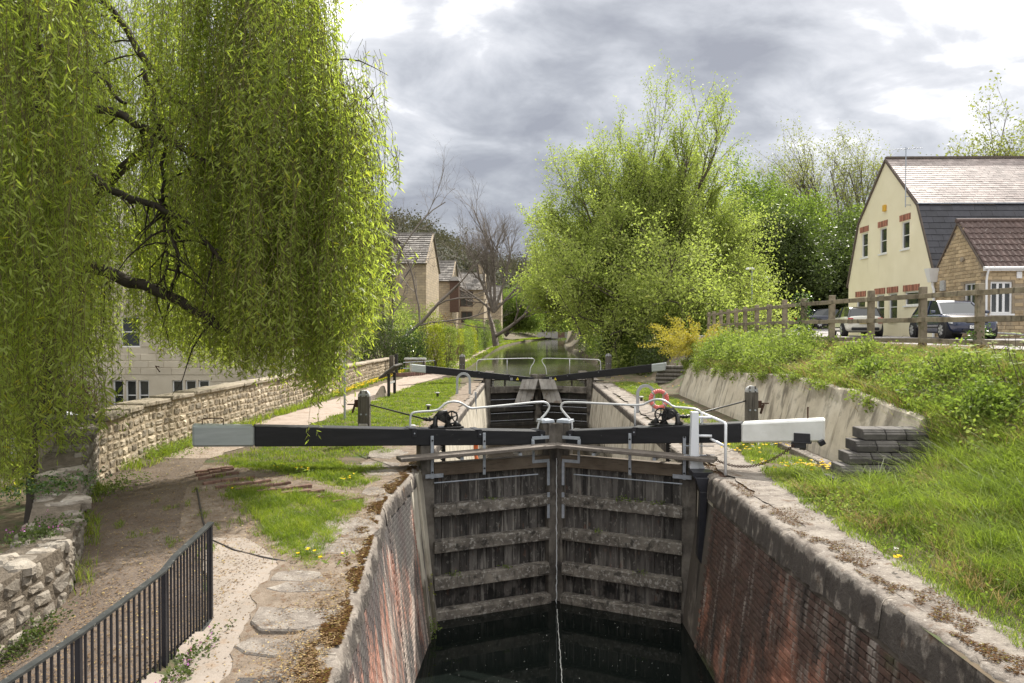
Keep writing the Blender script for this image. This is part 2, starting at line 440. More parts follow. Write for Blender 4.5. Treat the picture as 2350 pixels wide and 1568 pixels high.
M['conc_wall'] = mat('stained_concrete', [(.44, .385, .295), (.58, .515, .405), (.66, .60, .49)], 1.6, .9, .25, 30,
    layers=[dict(scale=1.6, st=(1, 1, .12), lo=.52, hi=.66, col=(.15, .125, .095), amt=.75), dict(scale=5, st=(1, 1, .07), loc=(3, 1, 0), lo=.55, hi=.66, col=(.11, .095, .075), amt=.6), dict(scale=18, lo=.6, hi=.7, col=(.20, .17, .13), amt=.4), dict(scale=2, z=(.5, 1.2, .25), lo=.66, hi=.8, col=(.10, .085, .06), amt=.5)])
M['concrete'] = mat('worn_concrete', [(.225, .19, .155), (.305, .26, .22)], 1.4, .92, .35, 30, stretch=(1, 1, 1),
    layers=[dict(scale=5, lo=.56, hi=.68, col=(.24, .175, .12), amt=.7), dict(scale=30, st=(.12, 1, 1), lo=.58, hi=.66, col=(.30, .235, .18), amt=.45)])
M['path'] = mat('gravelly_path', [(.28, .225, .18), (.38, .31, .255)], 2.5, .95, .5, 120,
    layers=[dict(scale=45, detail=3, lo=.55, hi=.65, col=(.17, .12, .085), amt=.6), dict(scale=3, lo=.56, hi=.68, col=(.20, .135, .09), amt=.7), dict(scale=60, loc=(3, 3, 3), detail=2, lo=.62, hi=.68, col=(.42, .33, .2), amt=.6)])
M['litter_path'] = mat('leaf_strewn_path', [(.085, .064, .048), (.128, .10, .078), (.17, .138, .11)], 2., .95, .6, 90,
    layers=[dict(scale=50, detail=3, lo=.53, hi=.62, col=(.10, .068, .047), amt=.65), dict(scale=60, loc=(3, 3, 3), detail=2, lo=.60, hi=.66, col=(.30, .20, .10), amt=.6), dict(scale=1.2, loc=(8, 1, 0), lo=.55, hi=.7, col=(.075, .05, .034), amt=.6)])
M['earth'] = mat('lockside_earth', [(.07, .055, .03), (.13, .095, .06)], 3, .95, .5, 60, layers=[dict(scale=2, lo=.5, hi=.62, col=(.05, .075, .02), amt=.8)])
M['litter_earth'] = mat('dry_littered_earth', [(.115, .087, .062), (.18, .14, .103), (.245, .20, .155)], 5, .95, .6, 60, layers=[dict(scale=14, lo=.55, hi=.66, col=(.11, .06, .03), amt=.7)])
M['tarmac'] = mat('pale_tarmac', [(.26, .245, .235), (.33, .31, .30)], 2, .92, .3, 80)
# ------------------------------------------------------------------ terrain
def bend(Y): return .0007 * np.maximum(np.asarray(Y, float) - 90, 0) ** 2
def bank_l(Y): return np.interp(Y, [0, 41, 48, 90], [-2.15, -2.15, -3.9, -3.9]) + bend(Y)
def bank_r(Y): return np.interp(Y, [0, 41, 48, 90], [3.35, 3.35, 5.4, 5.2]) + bend(Y)
def lip_l(Y): return np.interp(Y, [2, 4, 5.2, 6.2, 8.4, 10.5, 13.5], [-1.25, -1.3, -1.4, -1.5, -1.77, -2.03, -1.95])
def lip_r(Y): return np.interp(Y, [2, 5.2, 7.1, 9.1, 11, 13.5], [3.45, 3.42, 3.33, 3.2, 3.18, 3.14])
def wall_x(Y): return np.interp(Y, [3, 6, 7, 8.2, 9.75, 12, 14.3, 41], [-4.35, -4.3, -4.4, -5.0, -5.95, -7.02, -7.42, -7.3])
def path_dip(Y): return -.55 * np.clip((7.6 - np.asarray(Y, float)) / 4, 0, 1)


def z_left(x, y):
    x = np.asarray(x, float); y = np.asarray(y, float)
    w = wall_x(y)
    z = .02 * wob(x, y, .9) * sstep(-2.6, -3.4, x)
    z = z + .10 * sstep(13.6, 12.4, y) * sstep(8.5, 10.5, y) * sstep(-2.6, -3.6, x) * sstep(-6.0, -4.8, x)
    dipw = np.where(y < 6.4, .06, .06 + (y - 6.4) * .8)
    z = z + path_dip(y) * sstep(-2.78, -2.78 - dipw, x)
    z = z - .14 * np.clip((6.6 - y) / 2, 0, 1) * (x > -2.7)
    low = sstep(w - .45, w - .8, x) * sstep(44, 41, y)
    z = z * (1 - low) + low * -1.35
    far = sstep(42, 50, y) * sstep(-6.5, -14, x - bend(y))
    z = z + far * 1.3 + sstep(80, 260, y) * sstep(-20, -120, x) * 10
    return z


def wall_top(y): return np.interp(y, [11.4, 12.3, 14, 17, 22, 29], [1.12, 1.2, 1.34, 1.44, 1.24, 1.2])


def z_right(x, y):
    x = np.asarray(x, float); y = np.asarray(y, float)
    t = np.clip((x - 4.0) / 4.4, 0, 1)
    slope = 1.86 * t ** 1.3 + .05 * wob(x, y, 1.1) * sstep(3.9, 4.6, x)
    wt_ = wall_top(y) - .05
    wall = np.where(x < 5.9, .02, np.where(x < 6.2, .02 + (x - 5.9) / .3 * (wt_ - .02), wt_ + (1.9 - wt_) * sstep(6.2, 8.2, x)))
    k = sstep(10.0, 11.5, y)
    z = slope * (1 - k) + wall * k
    k2 = sstep(28, 30, y)
    bnk = 2.1 * sstep(5.9, 9., x - bend(y)) + .05 * wob(x, y)
    z = z * (1 - k2) + bnk * k2
    z = np.where(x > 8.6, np.maximum(z, 2.1), z)
    z = z + sstep(45, 58, y) * sstep(9, 14, x - bend(y)) * .4 + sstep(90, 260, y) * sstep(20, 120, x) * 12
    return z


def ground_sheet(name, inner, zf, sgn, mt, rows, cols, **kw):
    V = []; nc = len(cols)
    Y = rows[:, None]; D = cols[None, :]
    X = inner(Y) + sgn * D
    Z = zf(X, np.broadcast_to(Y, X.shape))
    Z = np.where((Y > 41) & (D < .5), Z - (.5 - D) * 1.8, Z)
    Z = np.where((Y <= 41), Z - .03 * (D < .3), Z)
    V = np.stack([X, np.broadcast_to(Y, X.shape), Z], -1).reshape(-1, 3)
    nr = len(rows); i = (np.arange(nr - 1)[:, None] * nc + np.arange(nc - 1)[None, :]).ravel()
    q = np.stack([i, i + 1, i + nc + 1, i + nc], 1)
    if sgn < 0: q = q[:, ::-1]
    me = npmesh(name, V, quads=q, tint=np.full(len(V), .5), mt=mt, smooth=True)
    return place(name, me, kind='structure', **kw)


rows = np.concatenate([np.arange(1.5, 14, .12), np.arange(14, 45, .3), np.arange(45, 120, 1.5), np.geomspace(121, 900, 26)])
cols = np.concatenate([np.arange(0, 9, .12), np.arange(9, 20, .8), np.geomspace(20.5, 700, 22)])
ground_sheet('ground', bank_l, z_left, -1, M['earth'], rows, cols)
ground_sheet('ground', bank_r, z_right, 1, M['earth'], rows, cols)
mb = MB(); mb.quad([(-800, 255, -.2), (800, 255, -.2), (800, 1500, -.2), (-800, 1500, -.2)]); mb.obj('ground', M['earth'], kind='structure')


def strip(name, L, Rr, mt, zf, off, n=6, kind='structure', parent=None, jit=0., sub=.25, **kw):
    """sheet draped over the terrain between two plan polylines (left and right edge)"""
    def res(P):
        P = np.array(P, float); return P
    L = res(L); Rr = res(Rr)
    def samp(P, k):
        d = np.concatenate([[0], np.cumsum(np.linalg.norm(np.diff(P, axis=0), axis=1))]); d /= d[-1]
        t = np.linspace(0, 1, k); return np.stack([np.interp(t, d, P[:, 0]), np.interp(t, d, P[:, 1])], 1)
    ln = np.linalg.norm(np.diff(L, axis=0), axis=1).sum(); k = max(6, int(ln / sub))
    A = samp(L, k); B = samp(Rr, k)
    if jit:
        A[:, 0] += jit * wob(A[:, 1], A[:, 0] * .3, 2.2); B[:, 0] += jit * wob(B[:, 1] + 9, B[:, 0] * .3, 2.4)
    u = np.linspace(0, 1, n)[None, :, None]
    P = A[:, None, :] * (1 - u) + B[:, None, :] * u
    Z = zf(P[..., 0], P[..., 1]) + off
    V = np.concatenate([P, Z[..., None]], -1).reshape(-1, 3)
    i = (np.arange(k - 1)[:, None] * n + np.arange(n - 1)[None, :]).ravel()
    q = np.stack([i, i + 1, i + n + 1, i + n], 1)
    me = npmesh(name, V, quads=q, tint=np.full(len(V), .5), mt=mt, smooth=True)
    return place(name, me, parent, kind=kind, **kw)


# towpath: pale gravel far, leaf-strewn under the willow, concrete apron near the lock
Ys = np.array([14.0, 16, 19.3, 24, 30, 34, 38, 42, 50, 60, 80, 100, 130, 170, 230])
Lx = np.array([-7.1, -7.1, -7.1, -6.9, -6.6, -6.5, -6.2, -5.9, -5.7, -5.6, -5.5, -5.3, -5.2, -5.2, -5.2]) + bend(Ys)
Rx = np.array([-6.1, -5.9, -5.6, -5.3, -5.0, -4.95, -4.4, -4.1, -4.35, -4.5, -4.5, -4.5, -4.5, -4.5, -4.5]) + bend(Ys)
strip('path', list(zip(Lx, Ys)), list(zip(Rx, Ys)), M['path'], z_left, .012, 7, jit=.1, sub=.35)
Y2 = np.array([2.0, 4, 5, 6, 7, 8, 9, 10, 11, 12, 13, 14.05])
strip('path', list(zip(wall_x(Y2) + .02, Y2)), list(zip(np.interp(Y2, [2, 6.3, 8, 9, 10, 11, 12, 13, 14], [-2.74, -2.74, -3.6, -4.3, -4.7, -5.1, -5.4, -5.8, -6.1]), Y2)), M['litter_path'], z_left, .014, 22, jit=.05, sub=.12)
Y3 = np.array([2.0, 4, 5.5, 6.3, 7, 7.6, 8.2, 8.7])
strip('pavement', list(zip([-2.70, -2.70, -2.70, -2.72, -3.0, -3.35, -3.6, -3.75], Y3)), list(zip([-1.95, -1.95, -1.97, -2.05, -2.3, -2.5, -2.9, -3.35], Y3)), M['concrete'], z_left, .02, 8, jit=.03, sub=.1)
strip('pavement', [(-2.12, 2), (-2.18, 5), (-2.5, 6.8), (-2.7, 8.3), (-2.4, 9.2), (-2.7, 10.5), (-2.7, 12), (-3.0, 13.6), (-3.0, 16), (-2.75, 20), (-2.7, 34)], [(-1.5, 2), (-1.6, 5), (-1.7, 7), (-2., 9), (-2.2, 10.5), (-2.2, 12), (-2.1, 13.6), (-2.1, 16), (-2.1, 20), (-2.1, 34)], M['litter_earth'], z_left, .027, 8, jit=.09, sub=.1)
strip('pavement', [(3.55, 3), (3.5, 8), (3.4, 13), (3.4, 22), (3.4, 34)], [(4.05, 3), (4.0, 8), (4.1, 11.5), (4.3, 14), (4.0, 18), (3.9, 34)], M['coping'], z_right, .010, 5, jit=.08, sub=.15)
strip('pavement', [(-3.9, 8.1), (-4.8, 9.3), (-5.3, 10.5), (-5.8, 11.8), (-6.4, 13.4)], [(-2.2, 7.5), (-2.3, 9), (-2.5, 10.5), (-2.6, 12), (-2.8, 13.6)], M['litter_earth'], z_left, .006, 14, jit=.1, sub=.12)
# car park
strip('car_park', [(8.75, 3), (8.75, 14), (8.35, 18), (8.25, 23), (8.6, 30), (9.2, 45), (10, 60)], [(60, 3), (60, 14), (60, 18), (60, 23), (60, 30), (60, 45), (60, 60)], M['tarmac'], z_right, .03, 24, sub=.6)

# ------------------------------------------------------------------ water
def water_mat(name, deep, rough, bscale, bstr, stretch=(1, 1, 1), tr=None):
    m = bpy.data.materials.new(name); m.use_nodes = True
    t = NT(m.node_tree); b = t.n['Principled BSDF']
    b.inputs['Base Color'].default_value = (*deep, 1); b.inputs['Roughness'].default_value = rough; b.inputs['IOR'].default_value = 1.33
    b.inputs['Specular IOR Level'].default_value = .5
    geo = t.add('ShaderNodeNewGeometry')
    n = t.noise(t.vmap(geo.outputs['Position'], stretch), bscale, 3, .5)
    bp = t.add('ShaderNodeBump', i_Strength=bstr, i_Distance=.02, i_Height=n); t.l.new(bp.outputs[0], b.inputs['Normal'])
    if tr:      # water stirred up near the weir of the gates, calm beyond
        sp = t.add('ShaderNodeSeparateXYZ'); t.l.new(geo.outputs['Position'], sp.inputs[0])
        mr = t.add('ShaderNodeMapRange', interpolation_type='SMOOTHSTEP'); t.l.new(sp.outputs[1], mr.inputs[0])
        for k, v in zip((1, 2, 3, 4), tr): mr.inputs[k].default_value = v
        t.l.new(mr.outputs[0], bp.inputs['Strength']); bp.inputs['Distance'].default_value = .06
    return m


WLOW, WMID, WUP = -2.82, -2.08, -.36
wl = water_mat('dark_lock_water', (.006, .008, .007), .03, 1.6, .10, (1, .5, 1))
wm = water_mat('turbid_chamber_water', (.02, .016, .011), .12, 9, .5)
wu = water_mat('canal_water', (.06, .058, .042), .05, 3.5, .3, (1, .7, 1), (46, 62, 1.0, .10))
mb = MB(); mb.quad([(-2.4, -3, WLOW), (3.9, -3, WLOW), (3.9, 13.6, WLOW), (.58, 14.7, WLOW), (-2.4, 13.6, WLOW)]); mb.obj('water', wl, kind='structure')
mb = MB(); mb.quad([(-2.2, 13.8, WMID), (.58, 14.95, WMID), (3.4, 13.8, WMID), (3.4, 35.2, WMID), (.58, 36.2, WMID), (-2.2, 35.2, WMID)]); mb.obj('water', wm, kind='structure')
Yw = np.concatenate([[35.0, 36.0, 40], np.arange(44, 300, 6)])
strip('water', [(float(a), float(b)) for a, b in zip(bank_l(Yw) - .3, Yw)], [(float(a), float(b)) for a, b in zip(bank_r(Yw) + .3, Yw)], wu, lambda x, y: np.zeros_like(x) + WUP, 0, 3, sub=2.)

# ------------------------------------------------------------------ lock walls
def in_view(p, margin=120):
    v = np.array(p) - np.array([0, 0, CAMZ]); d = v @ FW
    if d < .3: return False
    x = 1175 + 1700 * (v @ RT) / d; y = 784 - 1700 * (v @ UP) / d
    return -margin < x < 2350 + margin and -margin < y < 1568 + margin


def lock_wall(side):
    lip = lip_l if side < 0 else lip_r
    inw = -side            # direction into the chamber
    w = thing('lock_wall', 'battered brick lock wall streaked with pale lime, on the towpath side' if side < 0 else 'soot-stained red brick lock wall below the grassy bank, carpark side', 'wall', (float(lip(8.)), 8, 0))
    mort = M['mortar_l'] if side < 0 else M['mortar_r']; bm_ = M['brick_l'] if side < 0 else M['brick_r']
    bat = .12
    Yg = np.arange(1., 13.55, .25)
    mb = MB()
    rws = []
    for y in Yg:
        x = float(lip(y)); top = -.06
        rws.append([(x + inw * -(.012 if side > 0 else .003), y, top), (x + inw * (bat * 3.3 - (.012 if side > 0 else .003)), y, -3.4), (x - inw * .7, y, -3.4), (x - inw * .7, y, top)])
    mb.grid(rws, closed=True); mb.obj('mortar_bed', mort, w)
    ang0 = 0
    vari = brick_meshes('brick', (.211, .10, .060), bm_, 10, .006 if side > 0 else .003, .004 if side > 0 else .0004, 3 + side)
    z0 = -.45 if side > 0 else -.30
    P = []
    for c in range(34):
        z = z0 - .0375 - c * .075
        y = 3.4 + (.1125 if c % 2 else 0)
        k = 0
        while y < (12.35 if side > 0 else 12.5):
            x = float(lip(y)); dx = float(lip(y + .05) - lip(y - .05)) / .1
            if in_view((x, y, z)):
                jx = random.uniform(-.003, .005) * (1 if side > 0 else .08)
                px = x + inw * (bat * -z + jx)
                # local -Y is the outward face; turn it towards the chamber
                rz = (math.pi / 2 if side < 0 else -math.pi / 2) - math.atan(dx)
                m = Matrix.Translation((px, y, z)) @ Matrix.Rotation(rz, 4, 'Z') @ Matrix.Rotation(-math.atan(bat), 4, 'X')
                P.append((random.randrange(10), m))
            y += .225
    pieces(w, 'brick', vari, P, 'brickwork', bm_)
    # smooth quoin next to the gate
    mb = MB()
    for y0, y1, ex in ((12.4, 12.95, .02), (12.96, 13.42, .05)):
        x0, x1 = float(lip(y0)), float(lip(y1))
        bq = bat * 3.3 if side < 0 else .14
        mb.hexa([(x0 + inw * (bq + ex), y0, -3.3), (x1 + inw * (bq + ex - .1), y1, -3.3), (x1 - inw * .3, y1, -3.3), (x0 - inw * .3, y0, -3.3),
                 (x0 + inw * ex, y0, -.05), (x1 + inw * ex, y1, -.05), (x1 - inw * .3, y1, -.05), (x0 - inw * .3, y0, -.05)])
    mb.obj('quoin', M['render'], w, bevel=.02)
    # coping stones with worn rounded edge
    ys = [2.0, 3.3, 4.5, 5.6, 6.9, 8.0, 9.2, 10.3, 11.4, 12.5, 13.5]
    u_s = 3. if side > 0 else 8.
    for a, b in zip(ys[:-1], ys[1:]):
        mb = MB(); n = 22; rows_ = []
        deep = .40 if side > 0 else .26
        wdt = .48 if side > 0 else .36
        prof = [(.0, -deep), (.0, -.20), (.004, -.075), (.018, -.028), (.045, -.006), (.11, .004), (.22, .0), (.34, 0), (wdt, 0), (wdt, -deep)]
        for i in range(n):
            y = a + .004 + (b - a - .008) * i / (n - 1); x = float(lip(y)); ja = .022 * float(wob(y * 2.1, u_s, 2.3)); jb = .012 * random.uniform(-1, 1)
            rows_.append([(x - inw * (u + (ja + jb) * (u < .1) + .014 * float(wob(y * 3, v * 9 + u * 7, 2.7)) - .02 + (bat * (v) if u < .02 else 0)), y, v + .014 * float(wob(y * 2.3, u * 9, 1.9)) + .006) for u, v in prof])
        if side > 0: rows_ = [r for r in rows_]
        mb.grid(rows_)
        for r in (0, n - 1):
            mb.addf([r * len(prof) + k for k in range(len(prof))])
        mb.obj('coping_stone', M['coping_face'] if False else M['coping'], w, smooth=True)
    # upper chamber walls, rendered, with coping
    xf = -1.95 if side < 0 else 3.1
    mb = MB()
    mb.hexa([(xf + inw * .25, 14.3, -2.6), (xf + inw * .25, 34.6, -2.6), (xf - inw * .7, 34.6, -2.6), (xf - inw * .7, 14.3, -2.6),
             (xf, 14.3, -.22), (xf, 34.6, -.22), (xf - inw * .7, 34.6, -.22), (xf - inw * .7, 14.3, -.22)])
    mb.hexa([(xf - inw * .16, 13.4, -3.4), (xf - inw * .16, 14.4, -3.4), (xf - inw * .7, 14.4, -3.4), (xf - inw * .7, 13.4, -3.4),
             (xf - inw * .16, 13.4, -.07), (xf - inw * .16, 14.4, -.07), (xf - inw * .7, 14.4, -.07), (xf - inw * .7, 13.4, -.07)])
    mb.obj('chamber_face', M['render'], w)
    y = 14.0; k = 0
    while y < 44:
        L_ = 1.1 + .5 * random.random()
        mb = MB()
        up = y > 34.6
        xx = xf
        mb.box((xx - inw * .24, y + L_ / 2, -.14 if not up else -.5), (.5, L_ - .02, .26 if not up else 1.0), (random.uniform(-.01, .01), random.uniform(-.012, .012), random.uniform(-.01, .01)))
        if not (34.4 < y < 36.2): mb.obj('coping_stone', M['coping'], w, bevel=.03)
        y += L_
    return w


wall_left = lock_wall(-1)
wall_right = lock_wall(1)

# irregular slabs behind the left edge
slabs = [((-2.25, 9.05), .42, .62), ((-2.2, 8.3), .38, .3), ((-2.32, 7.35), .3, .2), ((-2.12, 7.0), .36, .16), ((-1.98, 6.42), .42, .44), ((-1.98, 5.85), .34, .2), ((-1.82, 5.45), .2, .14), ((-1.95, 5.1), .26, .12), ((-1.75, 4.85), .2, .14),
         ((-2.5, 12.7), .35, .3), ((-2.35, 11.2), .2, .3), ((-2.7, 13.4), .4, .35), ((-2.75, 14.6), .38, .6)]
sl = thing('slab_edging', 'broken pale stone slabs laid flat along the mossy lock edge', 'paving', (-2.1, 7, 0))
for (cx_, cy_), hx, hy in slabs:
    n = random.choice((7, 8, 9)); poly = []; ph_ = random.uniform(0, 6)
    for i in range(n):
        a_ = 2 * math.pi * (i + random.uniform(-.25, .25)) / n + ph_
        rx = hx * (abs(math.cos(a_)) ** .7) * math.copysign(1, math.cos(a_)); ry = hy * (abs(math.sin(a_)) ** .7) * math.copysign(1, math.sin(a_))
        poly.append((cx_ + rx * random.uniform(.68, 1.15), cy_ + ry * random.uniform(.68, 1.15)))
    z = float(z_left(cx_, cy_)) + .032
    mb = MB(); mb.prism([(p[0], p[1], z + .006 * random.uniform(-1, 1)) for p in reversed(poly)], (0, 0, -.09)); mb.obj('slab', M['coping'], sl, bevel=.014)

# ------------------------------------------------------------------ gates
GA = math.atan2(1.1, 2.45)


def gate(side, Qy, name_label, prm):
    Q = (-1.9 if side < 0 else 3.04, Qy, 0)
    u = (math.cos(GA) * -side, math.sin(GA)); n = (math.sin(GA) * -side, -math.cos(GA))
    g = thing('lock_gate', name_label, 'lock gate', Q)
    fn = lambda s, d, z: (Q[0] + u[0] * s + n[0] * d, Q[1] + u[1] * s + n[1] * d, z)
    B = lambda: MB(fn, side > 0)
    L = 2.66; up_ = prm.get('upper', False)
    zb = -3.3 if not up_ else -2.6
    bs = prm['beam']       # (s_end, ztop_end, zbot_end, ztop_mitre, zbot_mitre, white_len)
    se, t0, b0, t1, b1, wlen = bs
    lerp = lambda a, b, k: a + (b - a) * k
    topz = lambda s: lerp(t0, t1, (s - se) / (2.4 - se)); botz = lambda s: lerp(b0, b1, (s - se) / (2.4 - se))
    # posts
    B().box((.05, 0, (zb + botz(.05)) / 2), (.26, .30, botz(.05) - zb)).obj('heel_post', M['oak'], g, bevel=.012)
    pt = prm['post_top']
    mp = B().box((L - .085, .02, (zb + pt) / 2), (.165, .27, pt - zb)).obj('mitre_post', M['oak'], g, bevel=.012)
    if not up_:
        B().box((L - .15, -.02, (botz(2.4) - .3 + pt) / 2), (.24, .25, pt - botz(2.4) + .3)).obj('mitre_head', M['oak'], g, bevel=.01)
        B().box((L - .16, -.02, pt + .035), (.275, .29, .06), top=.93).obj('post_cap', M['galv'], g, bevel=.006)
    else:
        B().box((L - .16, -.02, pt - .1), (.3, .24, .35)).obj('mitre_head', M['oak'], g, bevel=.01)
    # boards
    nb = 13; s0, s1 = .18, L - .17; w = (s1 - s0) / nb
    if not up_:
        for k in range(nb):
            B().box((s0 + w * (k + .5), -.02 + random.uniform(-.006, .006), (zb - .12) / 2), (w - .010, .06, -.12 - zb), tint=random.random()).obj('plank', M['gate_plank'], g, bevel=.004)
    else:
        hs = [-.5, -.85, -1.2, -1.5, -1.85, -2.2, -2.6]
        for a, b in zip(hs[:-1], hs[1:]):
            B().box(((s0 + s1) / 2, -.02, (a + b) / 2), (s1 - s0, .07, a - b - .012), tint=random.random() * .5).obj('plank', M['gate_dark'], g, bevel=.005)
    # rails
    for i, (za, zc, dd) in enumerate(prm['rails']):
        top = i == 0
        mt = (M['top_rail'] if not up_ else M['oak']) if top else (M['gate_rail'] if not up_ else M['gate_dark'])
        B().box(((.16 + L - .15) / 2, .01 + dd / 2, (za + zc) / 2), (L - .31, dd, abs(za - zc)), tint=random.random()).obj('top_rail' if top else 'rail', mt, g, bevel=.012)
        if not up_ and 0 < i < 4:
            B().box((L - .30, .01 + dd + .012, (za + zc) / 2 + .0), (.24, .03, abs(za - zc) * .62)).obj('cleat', M['gate_rail'], g, bevel=.006)
            B().box((.28, .01 + dd + .012, (za + zc) / 2 + .0), (.26, .03, abs(za - zc) * .9)).obj('cleat', M['gate_rail'], g, bevel=.006)
    # balance beam
    def hexs(a, b, d0, d1, mt, nm, bev=.012):
        B().hexa([(a, d1, botz(a)), (b, d1, botz(b)), (b, d0, botz(b)), (a, d0, botz(a)), (a, d1, topz(a)), (b, d1, topz(b)), (b, d0, topz(b)), (a, d0, topz(a))]).obj(nm, mt, g, bevel=bev)
    hexs(se + wlen, 2.42, -.17, .16, M['black_paint'], 'balance_beam')
    hexs(se, se + wlen - .002, -.17, .161, prm['end_mat'], 'painted_beam_end', .03)
    # footboard and its hangers
    fb = prm.get('foot')
    if fb:
        for q, (dd, ww) in enumerate(((.26, .17), (.435, .165))):
            B().box(((fb[0] + fb[1]) / 2, dd, fb[2]), (fb[1] - fb[0], ww, .062), (0, fb[3] * (1), 0), tint=.4 + .2 * q).obj('footboard_plank', M['foot'], g, bevel=.008)
        for s in (.12, 1.13):
            b_ = B(); b_.box((s, .205, .17), (.055, .014, .78)); b_.obj('strap', M['galv'], g, bevel=.002)
            B().cyl((s, .21, topz(s) - .2), (s, .228, topz(s) - .2), .018, 8).obj('bolt', M['iron'], g)
            B().cyl((s, .21, -.1), (s, .228, -.1), .018, 8).obj('bolt', M['iron'], g)
        B().box((.16, .207, -.17), (.34, .012, .075)).obj('foot_plate', M['galv'], g, bevel=.002)
        b_ = B(); b_.box((2.14, .202, .15), (.05, .014, .42)); b_.box((2.30, .204, -.05), (.36, .012, .06)); b_.box((2.46, .204, -.30), (.055, .014, .46)); b_.obj('bracket', M['galv'], g, bevel=.002)
        b_ = B(); b_.box((2.30, .19, .40), (.36, .012, .06)); b_.box((2.13, .19, .33), (.05, .012, .12)); b_.obj('bracket', M['galv'], g, bevel=.002)
        B().box((2.46, .204, -.92), (.055, .014, .5)).obj('strap', M['galv'], g, bevel=.002)
        B().box((2.50, .204, -1.9), (.05, .014, .7)).obj('strap', M['oak'], g, bevel=.002)
        B().tube([(.16, .2, -.30), (L - .42, .2, -.30)], .013, 8).obj('rod', M['galv'], g)
        for s in (.6, 1.75):
            B().box((s, .33, .16), (.06, .3, .05)).obj('bracket', M['galv'], g)
    # handrail
    def smooth_path(P, it=2):
        for _ in range(it):
            Q_ = [P[0]]
            for a, b in zip(P[:-1], P[1:]):
                Q_.append(tuple(.75 * x + .25 * y for x, y in zip(a, b))); Q_.append(tuple(.25 * x + .75 * y for x, y in zip(a, b)))
            Q_.append(P[-1]); P = Q_
        return P
    hr = prm['handrail']
    hd = prm.get('hand_d', -.02)
    pts = smooth_path([(s, hd, z) for s, z in hr])
    h = B().tube(pts, prm.get('hand_r', .021), 10).obj('handrail', M['rail_paint'], g, smooth=True)
    for s, zt in prm.get('uprights', []):
        B().tube([(s, hd, topz(s)), (s, hd, zt)], prm.get('hand_r', .021) * .9, 8).obj('upright', M['rail_paint'], g, smooth=True)
    for s in prm.get('clips', []):
        b_ = B(); b_.box((s, 0, topz(s) + .006), (.11, .34, .012)); b_.box((s + .03, .168, topz(s) - .07), (.08, .012, .15)); b_.obj('clip', M['black_metal'], g, bevel=.002)
        B().cyl((s + .03, .17, topz(s) - .08), (s + .03, .186, topz(s) - .08), .014, 8).obj('bolt', M['galv'], g)
    # paddle gear
    if prm.get('gear') is not None:
        sg, mir = prm['gear']; zt = topz(sg) + .0
        B().box((sg, 0, zt + .02), (.62, .24, .035)).obj('gear_base', M['iron'], g, bevel=.004)
        for off, hh, rr in ((-.24 * mir, .24, .045), (.04 * mir, .2, .06), (.2 * mir, .12, .04)):
            b_ = B(); b_.tube([(sg + off, .02, zt + .03), (sg + off * .9, .02, zt + .10), (sg + off * .85, .02, zt + hh)], [.10, .045, rr], 8)
            b_.obj('pedestal', M['iron'], g, smooth=True)
        wz = zt + .215; ws = sg + .07 * mir
        # toothed wheel: rim, spokes, hub
        b_ = B(); nt = 40; ro, ri = .128, .098; ri2 = .10
        fr = []; dd0, dd1 = .105, .14
        ring = [[], [], [], []]
        for i in range(nt * 2):
            a_ = math.pi * i / nt + .02; r_ = ro if (i % 2 == 0) else ro - .014
            for k, (rad, dd) in enumerate(((ri, dd1), (r_, dd1), (r_, dd0), (ri, dd0))):
                ring[k].append((ws + rad * math.cos(a_), dd, wz + rad * math.sin(a_)))
        b_.grid([ring[0], ring[1], ring[2], ring[3], ring[0]], closed=True)
        b_.obj('gear_wheel', M['iron'], g)
        b_ = B()
        for i in range(5):
            a_ = 2 * math.pi * i / 5 + .3
            b_.beam((ws, .12, wz), (ws + .1 * math.cos(a_), .12, wz + .1 * math.sin(a_)), .018, .018)
        b_.cyl((ws, .09, wz), (ws, .16, wz), .028, 10); b_.obj('spokes', M['iron'], g)
        b_ = B(); b_.cyl((ws, -.1, wz), (ws, .10, wz), .018, 8); b_.cyl((sg - .11 * mir, .10, wz - .015), (sg - .11 * mir, .15, wz - .015), .055, 14)
        b_.cyl((sg - .11 * mir, .02, wz + .01), (sg - .11 * mir, .10, wz + .01), .075, 14); b_.cyl((sg - .02 * mir, -.02, wz - .02), (sg - .02 * mir, .07, wz - .02), .09, 14)
        b_.obj('pinion', M['iron'], g, smooth=False)
        b_ = B(); b_.tube([(sg - .2 * mir, .0, wz - .0), (sg - .12 * mir, 0, wz + .07), (sg, 0, wz + .09), (sg + .04 * mir, 0, wz + .02)], [.04, .055, .05, .03], 8); b_.obj('gear_case', M['iron'], g, smooth=True)
        b_ = B(); b_.cyl((sg - .24 * mir, 0, wz - .03), (sg - .36 * mir, .0, wz - .035), .028, 8); b_.cyl((sg - .30 * mir, 0, wz - .03), (sg - .32 * mir, 0, wz - .03), .045, 8); b_.obj('coupling', M['iron'], g)
        b_ = B(); b_.box((sg + .02, -.21, -.4), (.06, .05, 1.7))
        for k in range(30): b_.box((sg - .02, -.21, .4 - k * .045), (.03, .05, .02))
        b_.obj('rack_bar', M['iron'], g)
        g['gear_at'] = list(fn(sg - .36 * mir, 0, wz - .035))
    # slanted fender boards on the upper gates
    if up_:
        for k in range(4):
            ta, tb = 1.80 + .205 * k, 1.80 + .205 * (k + 1) - .012
            ba, bb = 1.30 + .27 * k, 1.30 + .27 * (k + 1) - .016
            zl = -1.0 if k < 3 else -.85
            zt = .09
            cut = 0 if k < 3 else .12
            b_ = B(); th = .05
            P = [(ba, .40, zl), (bb - cut, .40, zl), (bb - cut, .40 - th, zl - .02), (ba, .40 - th, zl - .02), (ta, .20, zt), (tb, .20, zt), (tb, .20 - th, zt), (ta, .20 - th, zt)]
            b_.hexa(P, tint=random.random()); b_.obj('fender_board', M['fender'], g, bevel=.004)
